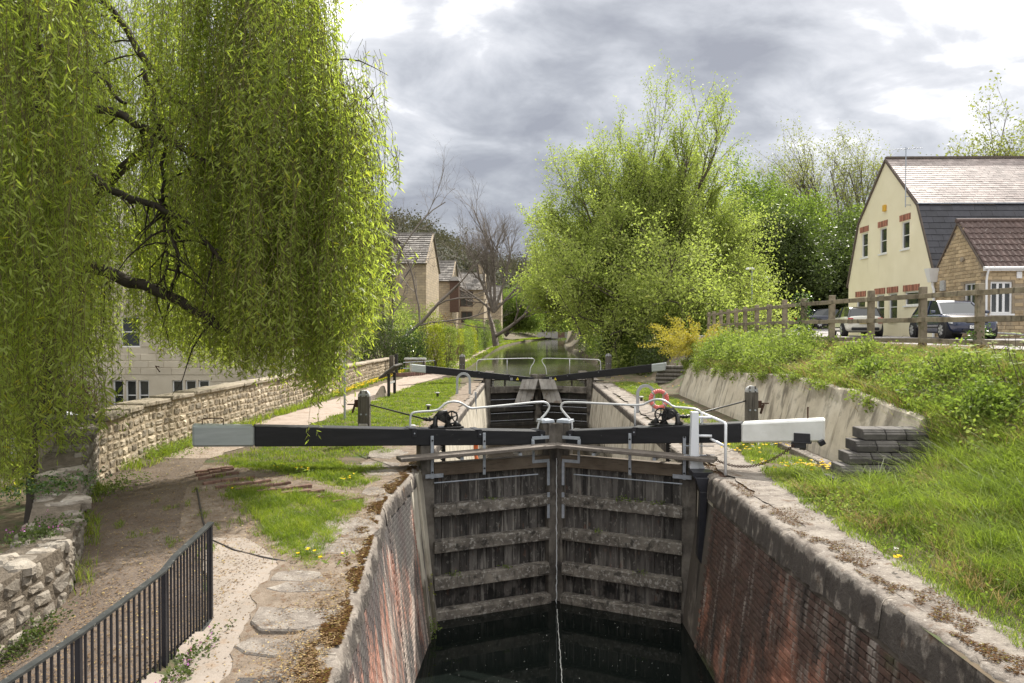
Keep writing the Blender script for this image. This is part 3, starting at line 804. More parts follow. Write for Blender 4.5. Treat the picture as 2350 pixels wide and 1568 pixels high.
        for s in (.35, 1.05):
            B().box((s, -.2, -.08), (.07, .05, .4)).obj('strap', M['oak'], g)
        B().box((1.05, -.33, .07), (3.0, .28, .05)).obj('footboard_plank', M['oak'], g, bevel=.005)
        # warning notice: yellow triangle and three small lines of white print on the beam face
        sw = prm['sign']; zc = (topz(sw) + botz(sw)) / 2 - .01
        B().prism([(sw - .075, .163, zc - .06), (sw + .075, .163, zc - .06), (sw, .163, zc + .075)], (0, .004, 0)).obj('warning_triangle', M['yellow'], g)
        B().prism([(sw - .012, .1675, zc - .03), (sw + .012, .1675, zc - .03), (sw, .1675, zc + .03)], (0, .002, 0)).obj('warning_mark', M['black_metal'], g)
        b_ = B(); ex = sw + (.28 if side > 0 else -.28)
        for r_ in range(3):
            x0 = -.10
            for L_ in ((.07, .05), (.05, .04, .03), (.04, .07))[r_]:
                b_.box((ex + (x0 + L_ / 2), .164, zc + .045 - r_ * .045), (L_ - .008, .003, .02)); x0 += L_ + .01
        b_.obj('notice_print', M['white_metal'], g)
    return g


M['gate_dark'] = mat('wet_dark_gate_timber', [(.012, .011, .009), (.035, .03, .024)], 3, .55, .5, 30, tint=.3,
                     layers=[dict(scale=5, st=(1, 1, .3), lo=.60, hi=.72, col=(.14, .12, .09), amt=.6), dict(scale=4, lo=.58, hi=.7, loc=(4, 4, 4), col=(.03, .045, .015), amt=.6)])
M['foot'] = mat('grey_footboard', [(.10, .085, .07), (.20, .17, .145)], 4, .8, .4, 50, tint=.2, layers=[dict(scale=25, lo=.62, hi=.7, col=(.36, .33, .29), amt=.6), dict(scale=4, lo=.58, hi=.7, col=(.045, .038, .032), amt=.7)])
M['fender'] = mat('silvered_fender_boards', [(.27, .25, .225), (.40, .375, .34)], 5, .8, .3, 50, tint=.15, layers=[dict(scale=3, st=(1, 1, 1), z=(-.75, -1.0, .2), lo=.56, hi=.66, col=(.17, .12, .09), amt=.7), dict(scale=30, lo=.66, hi=.72, col=(.05, .04, .03), amt=.6)])
M['yellow'] = mat('warning_yellow', [(.75, .62, .03)], 3, .5, 0)
rl = [(.05, -.18, .19), (-.72, -.93, .20), (-1.38, -1.60, .20), (-2.05, -2.28, .20), (-2.66, -2.86, .24)]
gate(-1, 13.5, 'near lock gate leaf with the long grey-tipped beam reaching over the towpath', dict(
    beam=(-3.87, .95, .60, .52, .25, .95), post_top=.66, rails=rl, end_mat=M['grey_paint'], foot=(-.54, 2.60, .235, -.018),
    handrail=[(-.23, .70), (-.23, .88), (-.2, .97), (-.05, .985), (.28, .985), (.36, 1.05), (.46, 1.13), (.60, 1.15), (.75, 1.12), (.92, 1.0), (1.05, 1.005), (1.7, 1.035), (2.40, 1.075), (2.54, 1.05), (2.60, .96), (2.52, .84), (2.38, .72), (2.33, .54)],
    clips=[-.23, 1.03, 2.30], gear=(.45, 1)))
gate(1, 13.5, 'near lock gate leaf with the white-painted stubby beam towards the carpark bank', dict(
    beam=(-2.2, .99, .61, .52, .26, 1.35), post_top=.66, rails=rl, end_mat=M['white_paint'], foot=(-.46, 2.60, .235, -.018),
    handrail=[(2.36, .53), (2.37, .70), (2.52, .84), (2.60, .94), (2.58, 1.03), (2.48, 1.07), (1.6, 1.065), (.97, 1.06), (.86, 1.13), (.72, 1.19), (.58, 1.19), (.46, 1.13), (.38, 1.06), (.2, 1.06), (-.01, 1.05), (-.13, 1.0), (-.15, .9), (-.15, .76)],
    uprights=[(1.10, 1.06)], clips=[2.30, 1.03], gear=(.50, 1)))
ru = [(-.22, -.52, .22), (-1.20, -1.40, .16), (-1.95, -2.15, .16)]
hu = [(-.44, .5), (-.44, .97), (-.36, 1.05), (-.2, 1.07), (2.3, 1.09), (2.5, 1.06), (2.54, .95), (2.45, .8), (2.33, .66), (2.28, .3)]
gate(-1, 34.7, 'far upper lock gate leaf on the towpath side, with slanted fender boards', dict(upper=True, beam=(-3.63, .93, .57, .17, -.10, .68), post_top=.24, rails=ru, end_mat=M['grey_paint'],
    handrail=hu, uprights=[(1.1, 1.08)], hand_d=-.05, hand_r=.018, clips=[-.44, 1.1], sign=1.55))
gate(1, 34.7, 'far upper lock gate leaf on the bank side, with slanted fender boards', dict(upper=True, beam=(-3.51, 1.0, .63, .18, -.09, .62), post_top=.24, rails=ru, end_mat=M['grey_paint'],
    handrail=hu, uprights=[(1.1, 1.08)], hand_d=-.05, hand_r=.018, clips=[-.44, 1.1], sign=1.75))
# ------------------------------------------------------------------ things on the gates
gates = [o for o in bpy.data.objects if o.name.startswith('lock_gate') and o.type == 'EMPTY']
gates.sort(key=lambda o: (o.location.y, o.location.x))
gl, gr_ = gates[0], gates[1]


def gfn(side, Qy=13.5):
    Q = (-1.9 if side < 0 else 3.04, Qy); u = (math.cos(GA) * -side, math.sin(GA)); n = (math.sin(GA) * -side, -math.cos(GA))
    return lambda s, d, z: (Q[0] + u[0] * s + n[0] * d, Q[1] + u[1] * s + n[1] * d, z)


fl_, fr_ = gfn(-1), gfn(1)
MB(fl_).tube([(-3.72, 0, .93), (-3.72, 0, 1.02), (-3.70, 0, 1.035), (-3.42, 0, 1.03), (-3.40, 0, 1.015), (-3.40, 0, .91)], .010, 6).obj('grab_staple', M['rust'], gl)
MB(fr_).tube([(-1.93, 0, .97), (-1.93, 0, 1.17)], .014, 8).obj('iron_pin', M['rust'], gr_)
b = MB(fr_); b.box((-1.85, .175, .66), (.26, .02, .15)); b.box((-1.85, .06, .575), (.30, .28, .02)); b.box((-1.80, .16, .53), (.24, .05, .10)); b.box((-1.86, .1, .50), (.10, .10, .10)); b.box((-2.16, .2, .60), (.1, .1, .08), (0, .5, .3))
b.obj('chain_bracket', M['black_metal'], gr_, bevel=.004)

# ------------------------------------------------------------------ chain from the bracket to the wall
ch = thing('chain', 'rusty chain sagging from the white beam end to the lock coping', 'chain', (4.0, 12.8, 0))
p0 = Vector(fr_(-1.72, .2, .53)); p1 = Vector((3.22, 13.25, .26)); b = MB(); N = 58
pts = []
for i in range(N + 1):
    t = i / N; p = p0.lerp(p1, t); p.z -= 1.15 * t * (1 - t); p.z = max(p.z, .035); pts.append(p)
for i in range(N):
    a, c = pts[i], pts[i + 1]; d = (c - a); ln = d.length * .74; mid = (a + c) / 2; d.normalize()
    sd_ = (Vector((0, 0, 1)).cross(d)).normalized() if i % 2 else d.cross(Vector((0, 0, 1)).cross(d)).normalized()
    ring = [mid + d * ln * math.cos(q * math.pi / 4) + sd_ * .019 * math.sin(q * math.pi / 4) for q in range(8)]
    b.tube(ring, .0065, 4, closed=True)
b.obj('chain_links', M['rust'], ch)

# ------------------------------------------------------------------ white ladder guard by the right hand coping
lg = thing('ladder_guard', 'white tubular ladder guard with square post on the lock edge', 'guard rail', (3.2, 13, 0))
MB().hexa([(2.90, 13.14, .02), (3.06, 13.14, .02), (3.06, 13.27, .02), (2.90, 13.27, .02), (2.93, 13.14, 1.03), (3.05, 13.14, 1.03), (3.05, 13.27, 1.03), (2.93, 13.27, 1.03)]).obj('square_post', M['white_metal'], lg, bevel=.006)
MB().hexa([(3.055, 13.17, .02), (3.17, 13.17, .02), (3.17, 13.19, .02), (3.055, 13.19, .02), (3.055, 13.17, .30), (3.06, 13.17, .30), (3.06, 13.19, .30), (3.055, 13.19, .30)]).obj('gusset', M['white_metal'], lg)
for P in ([(3.24, 13.74, .03), (3.24, 13.74, .96)], [(3.36, 12.53, .03), (3.36, 12.53, .89), (3.35, 12.56, .91)],
          [(3.24, 13.74, .95), (3.35, 12.56, .915)], [(3.06, 13.2, .93), (3.29, 13.18, .925)], [(3.24, 13.74, .55), (3.35, 12.56, .52)], [(3.06, 13.2, .60), (3.29, 13.18, .60)]):
    MB().tube(P, .024, 10).obj('rail_tube', M['white_metal'], lg, smooth=True)
for P in ([(2.84, 13.2, .42), (3.36, 13.3, .40)], [(2.80, 13.2, .25), (3.36, 13.25, .25)]):
    MB().tube(P, .009, 6).obj('tie_rod', M['galv'], lg)
b = MB(); b.box((3.06, 13.0, -.02), (.36, .36, .08)); b.hexa([(2.93, 12.66, -1.42), (3.05, 12.66, -1.62), (3.07, 12.9, -1.62), (2.95, 12.9, -1.42), (2.98, 12.70, -.30), (3.10, 12.70, -.30), (3.12, 12.9, -.30), (3.0, 12.9, -.30)]); b.hexa([(2.98, 12.705, -.30), (3.10, 12.705, -.30), (3.12, 12.895, -.30), (3.0, 12.895, -.30), (2.90, 12.72, -.06), (3.14, 12.72, -.06), (3.14, 12.9, -.06), (2.90, 12.9, -.06)])
b.obj('black_bracket', M['black_metal'], lg, bevel=.004)
MB().box((3.32, 12.78, -.0), (.12, .55, .02)).obj('foot_plate', M['rust'], lg)

# ------------------------------------------------------------------ paddle posts and their drive rods
M['postwood'] = mat('cracked_post_wood', [(.08, .07, .058), (.17, .155, .13)], 3, .85, .5, 40, stretch=(4, 4, .6), layers=[dict(scale=9, st=(3, 3, .2), lo=.58, hi=.68, col=(.035, .03, .025), amt=.8)])
M['postpale'] = mat('pale_brace_wood', [(.30, .28, .25), (.42, .39, .36)], 5, .85, .3, 50)
M['posttop'] = mat('flaking_white_top', [(.25, .25, .24), (.55, .55, .53)], 14, .7, .3)


def paddle_post(x, y, top, w, label, side=0, brace=True):
    p = thing('paddle_post', label, 'post', (x, y, 0), 0, 'wooden paddle posts beside the lock')
    def slab(z0, z1, round_, d0=-.07, d1=.07, ww=w):
        P = [(x - ww / 2, y + d0, z0), (x + ww / 2, y + d0, z0)]
        if round_:
            for i in range(11):
                a_ = math.pi * i / 10; P.append((x + ww / 2 * math.cos(a_), y + d0, z1 - ww / 2 + ww / 2 * math.sin(a_)))
        else: P += [(x + ww / 2, y + d0, z1), (x - ww / 2, y + d0, z1)]
        m_ = MB(); m_.prism(P, (0, d1 - d0, 0)); return m_
    slab(-.2, top - .14, False).obj('post', M['postwood'], p, bevel=.008)
    slab(top - .139, top, True).obj('post_top', M['posttop'], p, bevel=.004)
    for sx in (-1, 1):
        MB().box((x + sx * w * .23, y - .073, top / 2 + .12), (.03, .02, top - .25)).obj('batten', M['postwood'], p)
        for zz in (top - .09, top - .52):
            MB().cyl((x + sx * w * .22, y - .1, zz), (x + sx * w * .22, y - .07, zz), .02, 8).obj('bolt', M['galv'], p)
    if brace:
        b = MB(); b.hexa([(x - w * .35, y - .16, -.1), (x + w * .5, y - .16, -.1), (x + w * .5, y - .09, -.1), (x - w * .35, y - .09, -.1), (x - w * .42, y - .13, .45), (x + w * .35, y - .13, .45), (x + w * .35, y - .09, .45), (x - w * .42, y - .09, .45)])
        b.obj('brace', M['postpale'], p, bevel=.01)
        for sx in (-1, 1):
            for zz in (.34, .2):
                MB().cyl((x + sx * w * .2, y - .16, zz), (x + sx * w * .2, y - .12, zz), .02, 8).obj('bolt', M['rust'], p)
    if side:
        b = MB(); b.box((x + side * (w / 2 + .04), y, .88), (.08, .1, .16)); b.box((x + side * (w / 2 + .1), y, .78), (.04, .05, .22), (0, .3, 0)); b.obj('catch', M['rust'], p, bevel=.006)
        MB().tube([(x + side * w / 2, y, .90 if side > 0 else .86), (x + side * (w / 2 + .24), y, .90 if side > 0 else .86)], .016, 6).obj('spindle', M['rust'], p)
    return p


paddle_post(-3.52, 16.0, 1.17, .255, 'paddle post with dark grey round top, on the lawn behind the long beam', -1)
paddle_post(4.84, 16.0, 1.28, .255, 'paddle post in front of the stained concrete retaining wall', 1)
paddle_post(-3.30, 38.0, 1.20, .30, 'paddle post beside the towpath past the far gate', 0, False)
paddle_post(4.20, 38.0, 1.24, .30, 'paddle post past the far gate, below the bushy right bank', 0, False)
for g_, x, z, lb in ((gl, -3.39, .85, 'long black drive rod from the gear to the lawn post'), (gr_, 4.71, .95, 'long black drive rod from the gear to the post by the concrete wall')):
    a = Vector(g_['gear_at']); t = thing('drive_rod', lb, 'rod', tuple(a))
    MB().tube([tuple(a), (x, 16.0, z)], .017, 8).obj('rod', M['iron'], t, smooth=True)
    d = (Vector((x, 16, z)) - a).normalized()
    MB().tube([tuple(a + d * .02), tuple(a + d * .13)], .034, 8).obj('joint', M['iron'], t)

# ------------------------------------------------------------------ hoops, bollards, life ring
M['hoop'] = mat('grey_hoop', [(.30, .32, .34), (.40, .42, .44)], 12, .5, .08)


def hoop(x0, x1, y, top, label):
    p = thing('ladder_hoop', label, 'hoop', ((x0 + x1) / 2, y, 0), 0, 'grey grab hoops on the lock side')
    xc = (x0 + x1) / 2; r = (x1 - x0) / 2; b = MB()
    pts = [(x0, -.02)] + [(x0, top - r)] + [(xc - r * math.cos(math.pi * i / 12), top - r + r * math.sin(math.pi * i / 12)) for i in range(1, 12)] + [(x1, top - r), (x1, -.02)]
    outer = []; w = .045
    rows_ = []
    for i, (px_, pz) in enumerate(pts):
        if pz <= top - r + 1e-6: nx, nz = (-1 if px_ < xc else 1), 0
        else: nx, nz = (px_ - xc) / r, (pz - top + r) / r
        rows_.append([(px_ + nx * w, y - .02, pz + nz * w), (px_ - nx * w, y - .02, pz - nz * w), (px_ - nx * w, y + .02, pz - nz * w), (px_ + nx * w, y + .02, pz + nz * w)])
    b.grid(rows_, closed=True); b.obj('hoop_bar', M['hoop'], p)
    return p


h1 = hoop(-2.63, -2.15, 28.1, .80, 'grey arched grab hoop on the lawn side of the chamber')
MB().box((-1.93, 28.1, -.9), (.07, .05, 2.0)).obj('ladder_rail', M['galv'], h1)
hoop(3.33, 3.80, 22.2, .80, 'grey arched grab hoop beside the red life ring')
lr = thing('life_ring', 'faded red life ring with pale reflective bands beyond the right gear', 'life ring', (4.0, 21.5, 0))
b = MB(); C_ = Vector((3.82, 21.4, .47)); n_ = 28
for i in range(n_):
    a0, a1 = 2 * math.pi * i / n_, 2 * math.pi * (i + 1) / n_
    if i % 7 == 0: continue
seg = {True: MB(), False: MB()}
for i in range(n_):
    pts = [C_ + Vector((.235 * math.cos(2 * math.pi * (i + k) / n_), 0, .235 * math.sin(2 * math.pi * (i + k) / n_))) for k in (0, .5, 1)]
    seg[i % 7 == 3].tube(pts, .06 if i % 7 != 3 else .062, 10, cap=True)
M['ring'] = mat('faded_red_ring', [(.62, .13, .12), (.72, .22, .20)], 6, .5, .05)
seg[False].obj('ring', M['ring'], lr, smooth=True); seg[True].obj('band', M['postpale'], lr, smooth=True)
MB().box((3.98, 21.55, .32), (.06, .06, .75)).obj('ring_post', M['posttop'], lr)

for k, (x, y, lb) in enumerate(((-3.25, 27.0, 'small iron mooring bollard nearest the far hoop on the lawn'), (-3.0, 22.6, 'small iron mooring bollard in the middle of the lawn'), (-2.75, 17.8, 'small iron mooring bollard on the grass just behind the left gear'),
                                 (3.95, 25.5, 'small iron mooring bollard on the bank side grass'))):
    p = thing('mooring_bollard', lb, 'bollard', (x, y, 0), 0, 'mushroom mooring bollards')
    MB().cyl((x, y, -.05), (x, y, .14), .045, 10).obj('stem', M['iron'], p); MB().tube([(x, y, .13), (x, y, .16), (x, y, .185)], [.06, .095, .06], 12).obj('cap', M['posttop'], p, smooth=True)

# orange float line hanging in the chamber and the white water jet leaking between the gates
p = thing('orange_marker', 'short orange plastic tube hanging against the chamber wall', 'marker', (-1.5, 17, 0))
o_ = at(1092, 1030, 15.2)
M['orange'] = mat('orange_plastic', [(.75, .16, .05), (.8, .22, .08)], 5, .5, 0)
MB().tube([(o_[0], 15.2, .22), (o_[0], 15.2, .02), (o_[0], 15.2, -.10), (o_[0] + .02, 15.2, -.22)], [.05, .05, .03, .05], 10).obj('tube', M['orange'], p)
M['jet'] = mat('white_water_thread', [(.62, .66, .66), (.8, .82, .82)], 20, .3, .4, transl=0)
b = MB(); pts = []; x = .60
for i in range(60):
    t = i / 59; z = .0 - t * 2.86; y = 14.38 - .75 * t * t
    pts.append((.585 + .003 * math.sin(i * 1.3) + .0025 * random.uniform(-1, 1) * (1 + 2 * t), 14.30 - .02 * t, z))
b.tube(pts, [.005 + .006 * random.random() * (.3 + i / 60) for i in range(60)], 5)
b.obj('leaking_water', M['jet'], label='thin white thread of water leaking between the closed gates', category='water jet', cat=None) if False else setp(b.obj('leaking_water', M['jet']), 'thin white thread of water leaking between the closed gates', 'water jet')
M['rope'] = mat('worn_pale_rope', [(.42, .43, .40), (.6, .6, .57)], 40, .8, .5)
b = MB(); P = []
for i in range(70):
    y = 13.95 - i * .085
    P.append((.580 - .0012 * i + .004 * math.sin(i * .9) + .005 * math.sin(i * 2.37 + 1), y, WLOW + .006))
b.tube(P, [.005 + .005 * random.random() for _ in P], 5); setp(b.obj('foam_trail', M['rope']), 'thin pale line of foam drifting on the dark water below the gates', 'foam')

# ------------------------------------------------------------------ black railing of the ramp
rl_ = thing('ramp_railing', 'black bar railing on a concrete kerb beside the ramp, bottom corner', 'railing', (-2.71, 6.27, 0))
def rtop(Y): return float(np.interp(Y, [3, 3.8, 4.4, 5.03, 5.46, 5.61, 5.88, 6.3], [.66, .66, .65, .674, .69, .74, .777, .835]))
def rbot(Y): return float(np.interp(Y, [3, 4.4, 5.49, 6.3], [-.36, -.27, -.12, .01]))
YS = [6.27, 5.46, 4.40, 3.45, 2.6]
for y in YS:
    MB().box((-2.71, y, (rtop(y) + rbot(y)) / 2), (.034, .034, rtop(y) - rbot(y))).obj('railing_post', M['black_metal'], rl_, bevel=.003)
for a_, c_ in zip(YS[:-1], YS[1:]):
    for k in range(1, 15):
        y = a_ + (c_ - a_) * k / 15
        MB().box((-2.71, y, (rtop(y) + rbot(y)) / 2), (.013, .013, rtop(y) - rbot(y) - .01)).obj('bar', M['black_metal'], rl_)
M['railtop'] = mat('lichened_black_rail', [(.022, .024, .024), (.05, .052, .05)], 10, .5, .1, layers=[dict(scale=40, lo=.64, hi=.70, col=(.35, .33, .28), amt=.7)])
ys = np.linspace(6.29, 2.6, 40)
b = MB(); b.grid([[(-2.735, y, rtop(y) - .008), (-2.735, y, rtop(y) + .008), (-2.685, y, rtop(y) + .008), (-2.685, y, rtop(y) - .008)] for y in ys], closed=True); b.addf((0, 1, 2, 3)); b.obj('top_rail', M['railtop'], rl_)
b = MB(); b.grid([[(-2.73, y, rbot(y) - .005), (-2.73, y, rbot(y) + .012), (-2.69, y, rbot(y) + .012), (-2.69, y, rbot(y) - .005)] for y in ys], closed=True); b.addf((0, 1, 2, 3)); b.obj('bottom_rail', M['railtop'], rl_)
b = MB(); b.grid([[(-2.79, y, rbot(y) - .5), (-2.78, y, rbot(y) - .02), (-2.64, y, rbot(y) - .02), (-2.63, y, rbot(y) - .5)] for y in ys], closed=True); b.addf((0, 1, 2, 3)); b.obj('kerb', M['concrete'], rl_)
# buried hose or cable edging across the path
M['hose'] = mat('old_black_hose', [(.03, .025, .022), (.06, .05, .045)], 20, .7, .3)
P = [at(x, y, yy) for x, y, yy in ((452, 1145, 10.9), (458, 1180, 10.0), (466, 1215, 9.25), (485, 1248, 8.6), (540, 1272, 8.2), (600, 1290, 7.95), (655, 1300, 7.8))]
P = [(p[0], p[1], float(z_left(p[0], p[1])) + .022) for p in P]
setp(MB().tube(P, .012, 6).obj('hose', M['hose'], smooth=True), 'thin dark hose lying across the concrete behind the black railing', 'hose')

# ------------------------------------------------------------------ curved heel treads in the lawn
tr = thing('heel_treads', 'arc of raised brown brick treads sunk in the lawn under the beam', 'treads', (-4.3, 12.2, 0))
M['tread'] = mat('tread_brick', [(.11, .06, .045), (.21, .125, .095)], 9, .9, .5, tint=.2, layers=[dict(scale=12, lo=.55, hi=.65, col=(.26, .18, .11), amt=.6)])
ends = [((447, 1076), (535, 1067)), ((450, 1088), (537, 1078)), ((456, 1100), (548, 1088)), ((466, 1113), (585, 1096)), ((495, 1122), (622, 1104)), ((540, 1128), (668, 1110)), ((590, 1133), (716, 1116)), ((645, 1136), (745, 1122)), ((705, 1139), (790, 1128)), ((760, 1142), (835, 1132))]
for (a_, c_) in ends:
    def gz(p):
        q = at(p[0], p[1], 12)
        z = .10; s_ = (z - CAMZ) / (q[2] - CAMZ); return (q[0] * s_, 12 * s_)
    A_, B_ = gz(a_), gz(c_)
    n_ = 3
    for k in range(n_):
        p = [A_[i] + (B_[i] - A_[i]) * k / n_ for i in (0, 1)]; q = [A_[i] + (B_[i] - A_[i]) * (k + .97) / n_ for i in (0, 1)]
        zz = float(z_left((p[0] + q[0]) / 2, (p[1] + q[1]) / 2))
        MB().beam((p[0], p[1], zz + .018), (q[0], q[1], zz + .018), .062, .06, tint=random.random()).obj('brick', M['tread'], tr, bevel=.006)

# ------------------------------------------------------------------ rubble walls on the left
M['rubble'] = mat('rubble_limestone', [(.21, .165, .11), (.36, .30, .215), (.47, .41, .32)], 4, .93, .8, 25, tint=.48, bdist=.03,
                  layers=[dict(scale=9, lo=.60, hi=.70, col=(.16, .13, .095), amt=.6), dict(scale=2, loc=(2, 6, 1), lo=.58, hi=.7, col=(.22, .17, .11), amt=.6), dict(scale=16, loc=(7, 0, 3), lo=.66, hi=.72, col=(.55, .52, .46), amt=.5)])
M['rubble_bed'] = mat('sandy_mortar', [(.26, .20, .13), (.40, .33, .23)], 7, .95, .6, 40, layers=[dict(scale=3, lo=.56, hi=.68, col=(.24, .18, .12), amt=.6)])
M['cap_stone'] = mat('mossy_cap_stone', [(.23, .19, .14), (.36, .31, .24)], 4, .93, .6, 30, tint=.2, layers=[dict(scale=5, lo=.56, hi=.68, col=(.10, .085, .06), amt=.7), dict(scale=3, loc=(3, 3, 3), lo=.62, hi=.72, col=(.09, .10, .035), amt=.6)])


def stone_meshes(nm, mt, n=14, seed=5, rough=.16):
    """irregular stones of unit size, outward face at -Y"""
    rr = random.Random(seed); out = []
    for k in range(n):
        mb = MB(); m = 8; ring = []; oc = []
        for i in range(m):
            a_ = 2 * math.pi * (i + .5) / m
            c, s_ = math.cos(a_), math.sin(a_)
            e = .42
            oc.append((.5 * math.copysign(abs(c) ** e, c) * rr.uniform(1 - rough, 1), .5 * math.copysign(abs(s_) ** e, s_) * rr.uniform(1 - rough, 1)))
        t = rr.random()
        back = mb.addv([(x, .9, z) for x, z in oc], t); mid = mb.addv([(x, .22 * rr.uniform(.6, 1.3), z) for x, z in oc], t)
        fr = mb.addv([(x * rr.uniform(.68, .84), -.02 + rr.uniform(-.16, .10), z * rr.uniform(.62, .84)) for x, z in oc], t)
        ct = mb.addv([(rr.uniform(-.12, .12), -.1 + rr.uniform(-.12, .08), rr.uniform(-.1, .1))], t)
        for q in range(m):
            n2 = (q + 1) % m
            mb.addf((back + q, back + n2, mid + n2, mid + q)); mb.addf((mid + q, mid + n2, fr + n2, fr + q)); mb.addf((fr + q, fr + n2, ct))
        out.append(mb.mesh(nm, mt))
    return out


def rubble_wall(parent, line, zb, zt, thick, var, mtb=None, mts=None, course=(.11, .19), length=(.14, .38), capz=0., limit=300, normal=1):
    """line: plan polyline; outward (visible) side is to the right of the travel direction when normal=1"""
    P = np.array(line, float); seg_ = np.linalg.norm(np.diff(P, axis=0), axis=1); D = np.concatenate([[0], np.cumsum(seg_)]); T = D[-1]
    pos = lambda s: (float(np.interp(s, D, P[:, 0])), float(np.interp(s, D, P[:, 1])))
    def nrm(s):
        a_, c_ = pos(max(s - .15, 0)), pos(min(s + .15, T)); dx, dy = c_[0] - a_[0], c_[1] - a_[1]; L = math.hypot(dx, dy)
        return (dy / L * normal, -dx / L * normal)
    mb = MB(); rows_ = []
    for s in np.arange(0, T + .2, .25):
        s = min(s, T); x, y = pos(s); nx, ny = nrm(s); b0, t0 = zb(x, y), zt(x, y)
        rows_.append([(x, y, b0 - .2), (x, y, t0), (x - nx * thick, y - ny * thick, t0), (x - nx * thick, y - ny * thick, b0 - 1.6)])
    mb.grid(rows_, closed=True); mb.addf((0, 1, 2, 3)); mb.addf([len(mb.v) - 4 + k for k in range(4)])
    mb.obj('mortar_core', mtb or M['rubble_bed'], parent)
    Pm = []; h = 0
    H = max(zt(*pos(s)) - zb(*pos(s)) for s in np.linspace(0, T, 60))
    while h < H:
        ch_ = random.uniform(*course); s = random.uniform(0, .1)
        while s < T:
            L = random.uniform(*length); sc = s + L / 2
            if sc > T: break
            x, y = pos(sc); b0, t0 = zb(x, y), zt(x, y); z = b0 + h + ch_ / 2 + .012 * math.sin(sc * 3)
            if z + ch_ * .35 < t0 and in_view((x, y, z), 60):
                nx, ny = nrm(sc); rz = math.atan2(ny, nx) + math.pi / 2
                m = Matrix.Translation((x + nx * .012, y + ny * .012, z)) @ Matrix.Rotation(rz, 4, 'Z') @ Matrix.Rotation(random.uniform(-.07, .07), 4, 'Y') @ Matrix.Diagonal((L * .97, .09, ch_ * random.uniform(.84, 1.0), 1))
                Pm.append((random.randrange(len(var)), m))
            s += L
        h += ch_
    pieces(parent, 'stone', var, Pm, 'rubble_face', mts or M['rubble'], limit)
    return pos, nrm, T


var = stone_meshes('stone', M['rubble'])
w1 = thing('stone_wall', 'sunlit rubble limestone wall with flat coping along the towpath', 'wall', (-7.4, 20, 0))
top1 = lambda x, y: float(np.interp(y, [12, 14.3, 16.5, 37, 41], [.92, .98, 1.02, .86, .84]))
line1 = [(float(wall_x(y)), y) for y in (12.0, 12.6, 13.4, 14.3, 18, 24, 30, 36, 41)]
rubble_wall(w1, line1, lambda x, y: float(z_left(x + .3, y)) - .02, top1, .42, var, limit=300)
y = 12.3
while y < 40.5:
    L = random.uniform(.7, 1.3); x = float(wall_x(y + L / 2)); dx = float(wall_x(y + L) - wall_x(y)) / L
    MB().box((x - .19, y + L / 2, top1(x, y + L / 2) + .045), (.52 + random.uniform(-.03, .03), L - .015, .085), (random.uniform(-.02, .02), random.uniform(-.02, .02), -math.atan(dx)), tint=random.random()).obj('cap_slab', M['cap_stone'], w1, bevel=.015)
    y += L
M['rubble2'] = mat('weathered_shaded_rubble', [(.15, .125, .095), (.27, .235, .19), (.36, .325, .27)], 5, .95, .8, 22, tint=.35, bdist=.04,  # weathered grey stone, with willow shade put into its darker colour
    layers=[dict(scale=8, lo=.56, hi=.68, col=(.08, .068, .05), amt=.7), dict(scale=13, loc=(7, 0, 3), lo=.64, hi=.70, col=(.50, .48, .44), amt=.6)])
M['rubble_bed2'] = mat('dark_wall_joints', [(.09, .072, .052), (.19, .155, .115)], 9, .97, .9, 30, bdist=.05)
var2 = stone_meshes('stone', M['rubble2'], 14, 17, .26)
w2 = thing('stone_wall', 'low broken foreground rubble wall with plants on its ragged top', 'wall', (-5, 8, 0))
top2 = lambda x, y: float(np.interp(y, [3, 6.5, 7.9, 8.0, 8.9, 9.0, 9.9, 10.0, 10.9, 11.0, 11.95], [.40, .43, .45, .54, .56, .66, .68, .78, .80, .92, .94]))
line2 = [(float(wall_x(y)), y) for y in (3.0, 4.5, 6.0, 7.0, 7.6, 8.2, 8.9, 9.75, 10.5, 11.3, 11.95)]
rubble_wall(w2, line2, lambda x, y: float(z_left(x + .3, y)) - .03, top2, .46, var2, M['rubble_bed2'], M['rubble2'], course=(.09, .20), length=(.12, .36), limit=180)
for k in range(118):
    y = random.uniform(4.2, 11.8); x = float(wall_x(y)) - random.uniform(.02, .46)
    L = random.uniform(.12, .36)
    y = min(y, 11.7)
    m = Matrix.Translation((x, y, top2(x, y) + random.uniform(-.01, .03))) @ Matrix.Rotation(random.uniform(0, 6.28), 4, 'Z') @ Matrix.Rotation(math.pi / 2, 4, 'X') @ Matrix.Rotation(math.pi, 4, 'X') @ Matrix.Diagonal((L, random.uniform(.05, .12), L * random.uniform(.5, .9), 1))
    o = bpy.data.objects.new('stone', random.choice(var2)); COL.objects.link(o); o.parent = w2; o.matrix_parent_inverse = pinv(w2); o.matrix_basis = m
M['dark_stone'] = mat('blackened_stone', [(.04, .036, .03), (.09, .08, .065)], 5, .9, .5)
p = thing('gate_pier', 'dark blackened stone pier cap at the end of the towpath wall', 'pier', (-7.55, 11.75, 0))
MB().box((-7.5, 11.85, .35), (.55, .5, 1.2)).obj('pier_shaft', M['cap_stone'], p, bevel=.02)
MB().box((-7.5, 11.85, 1.0), (.78, .62, .16), top=.9).obj('pier_cap', M['dark_stone'], p, bevel=.03)

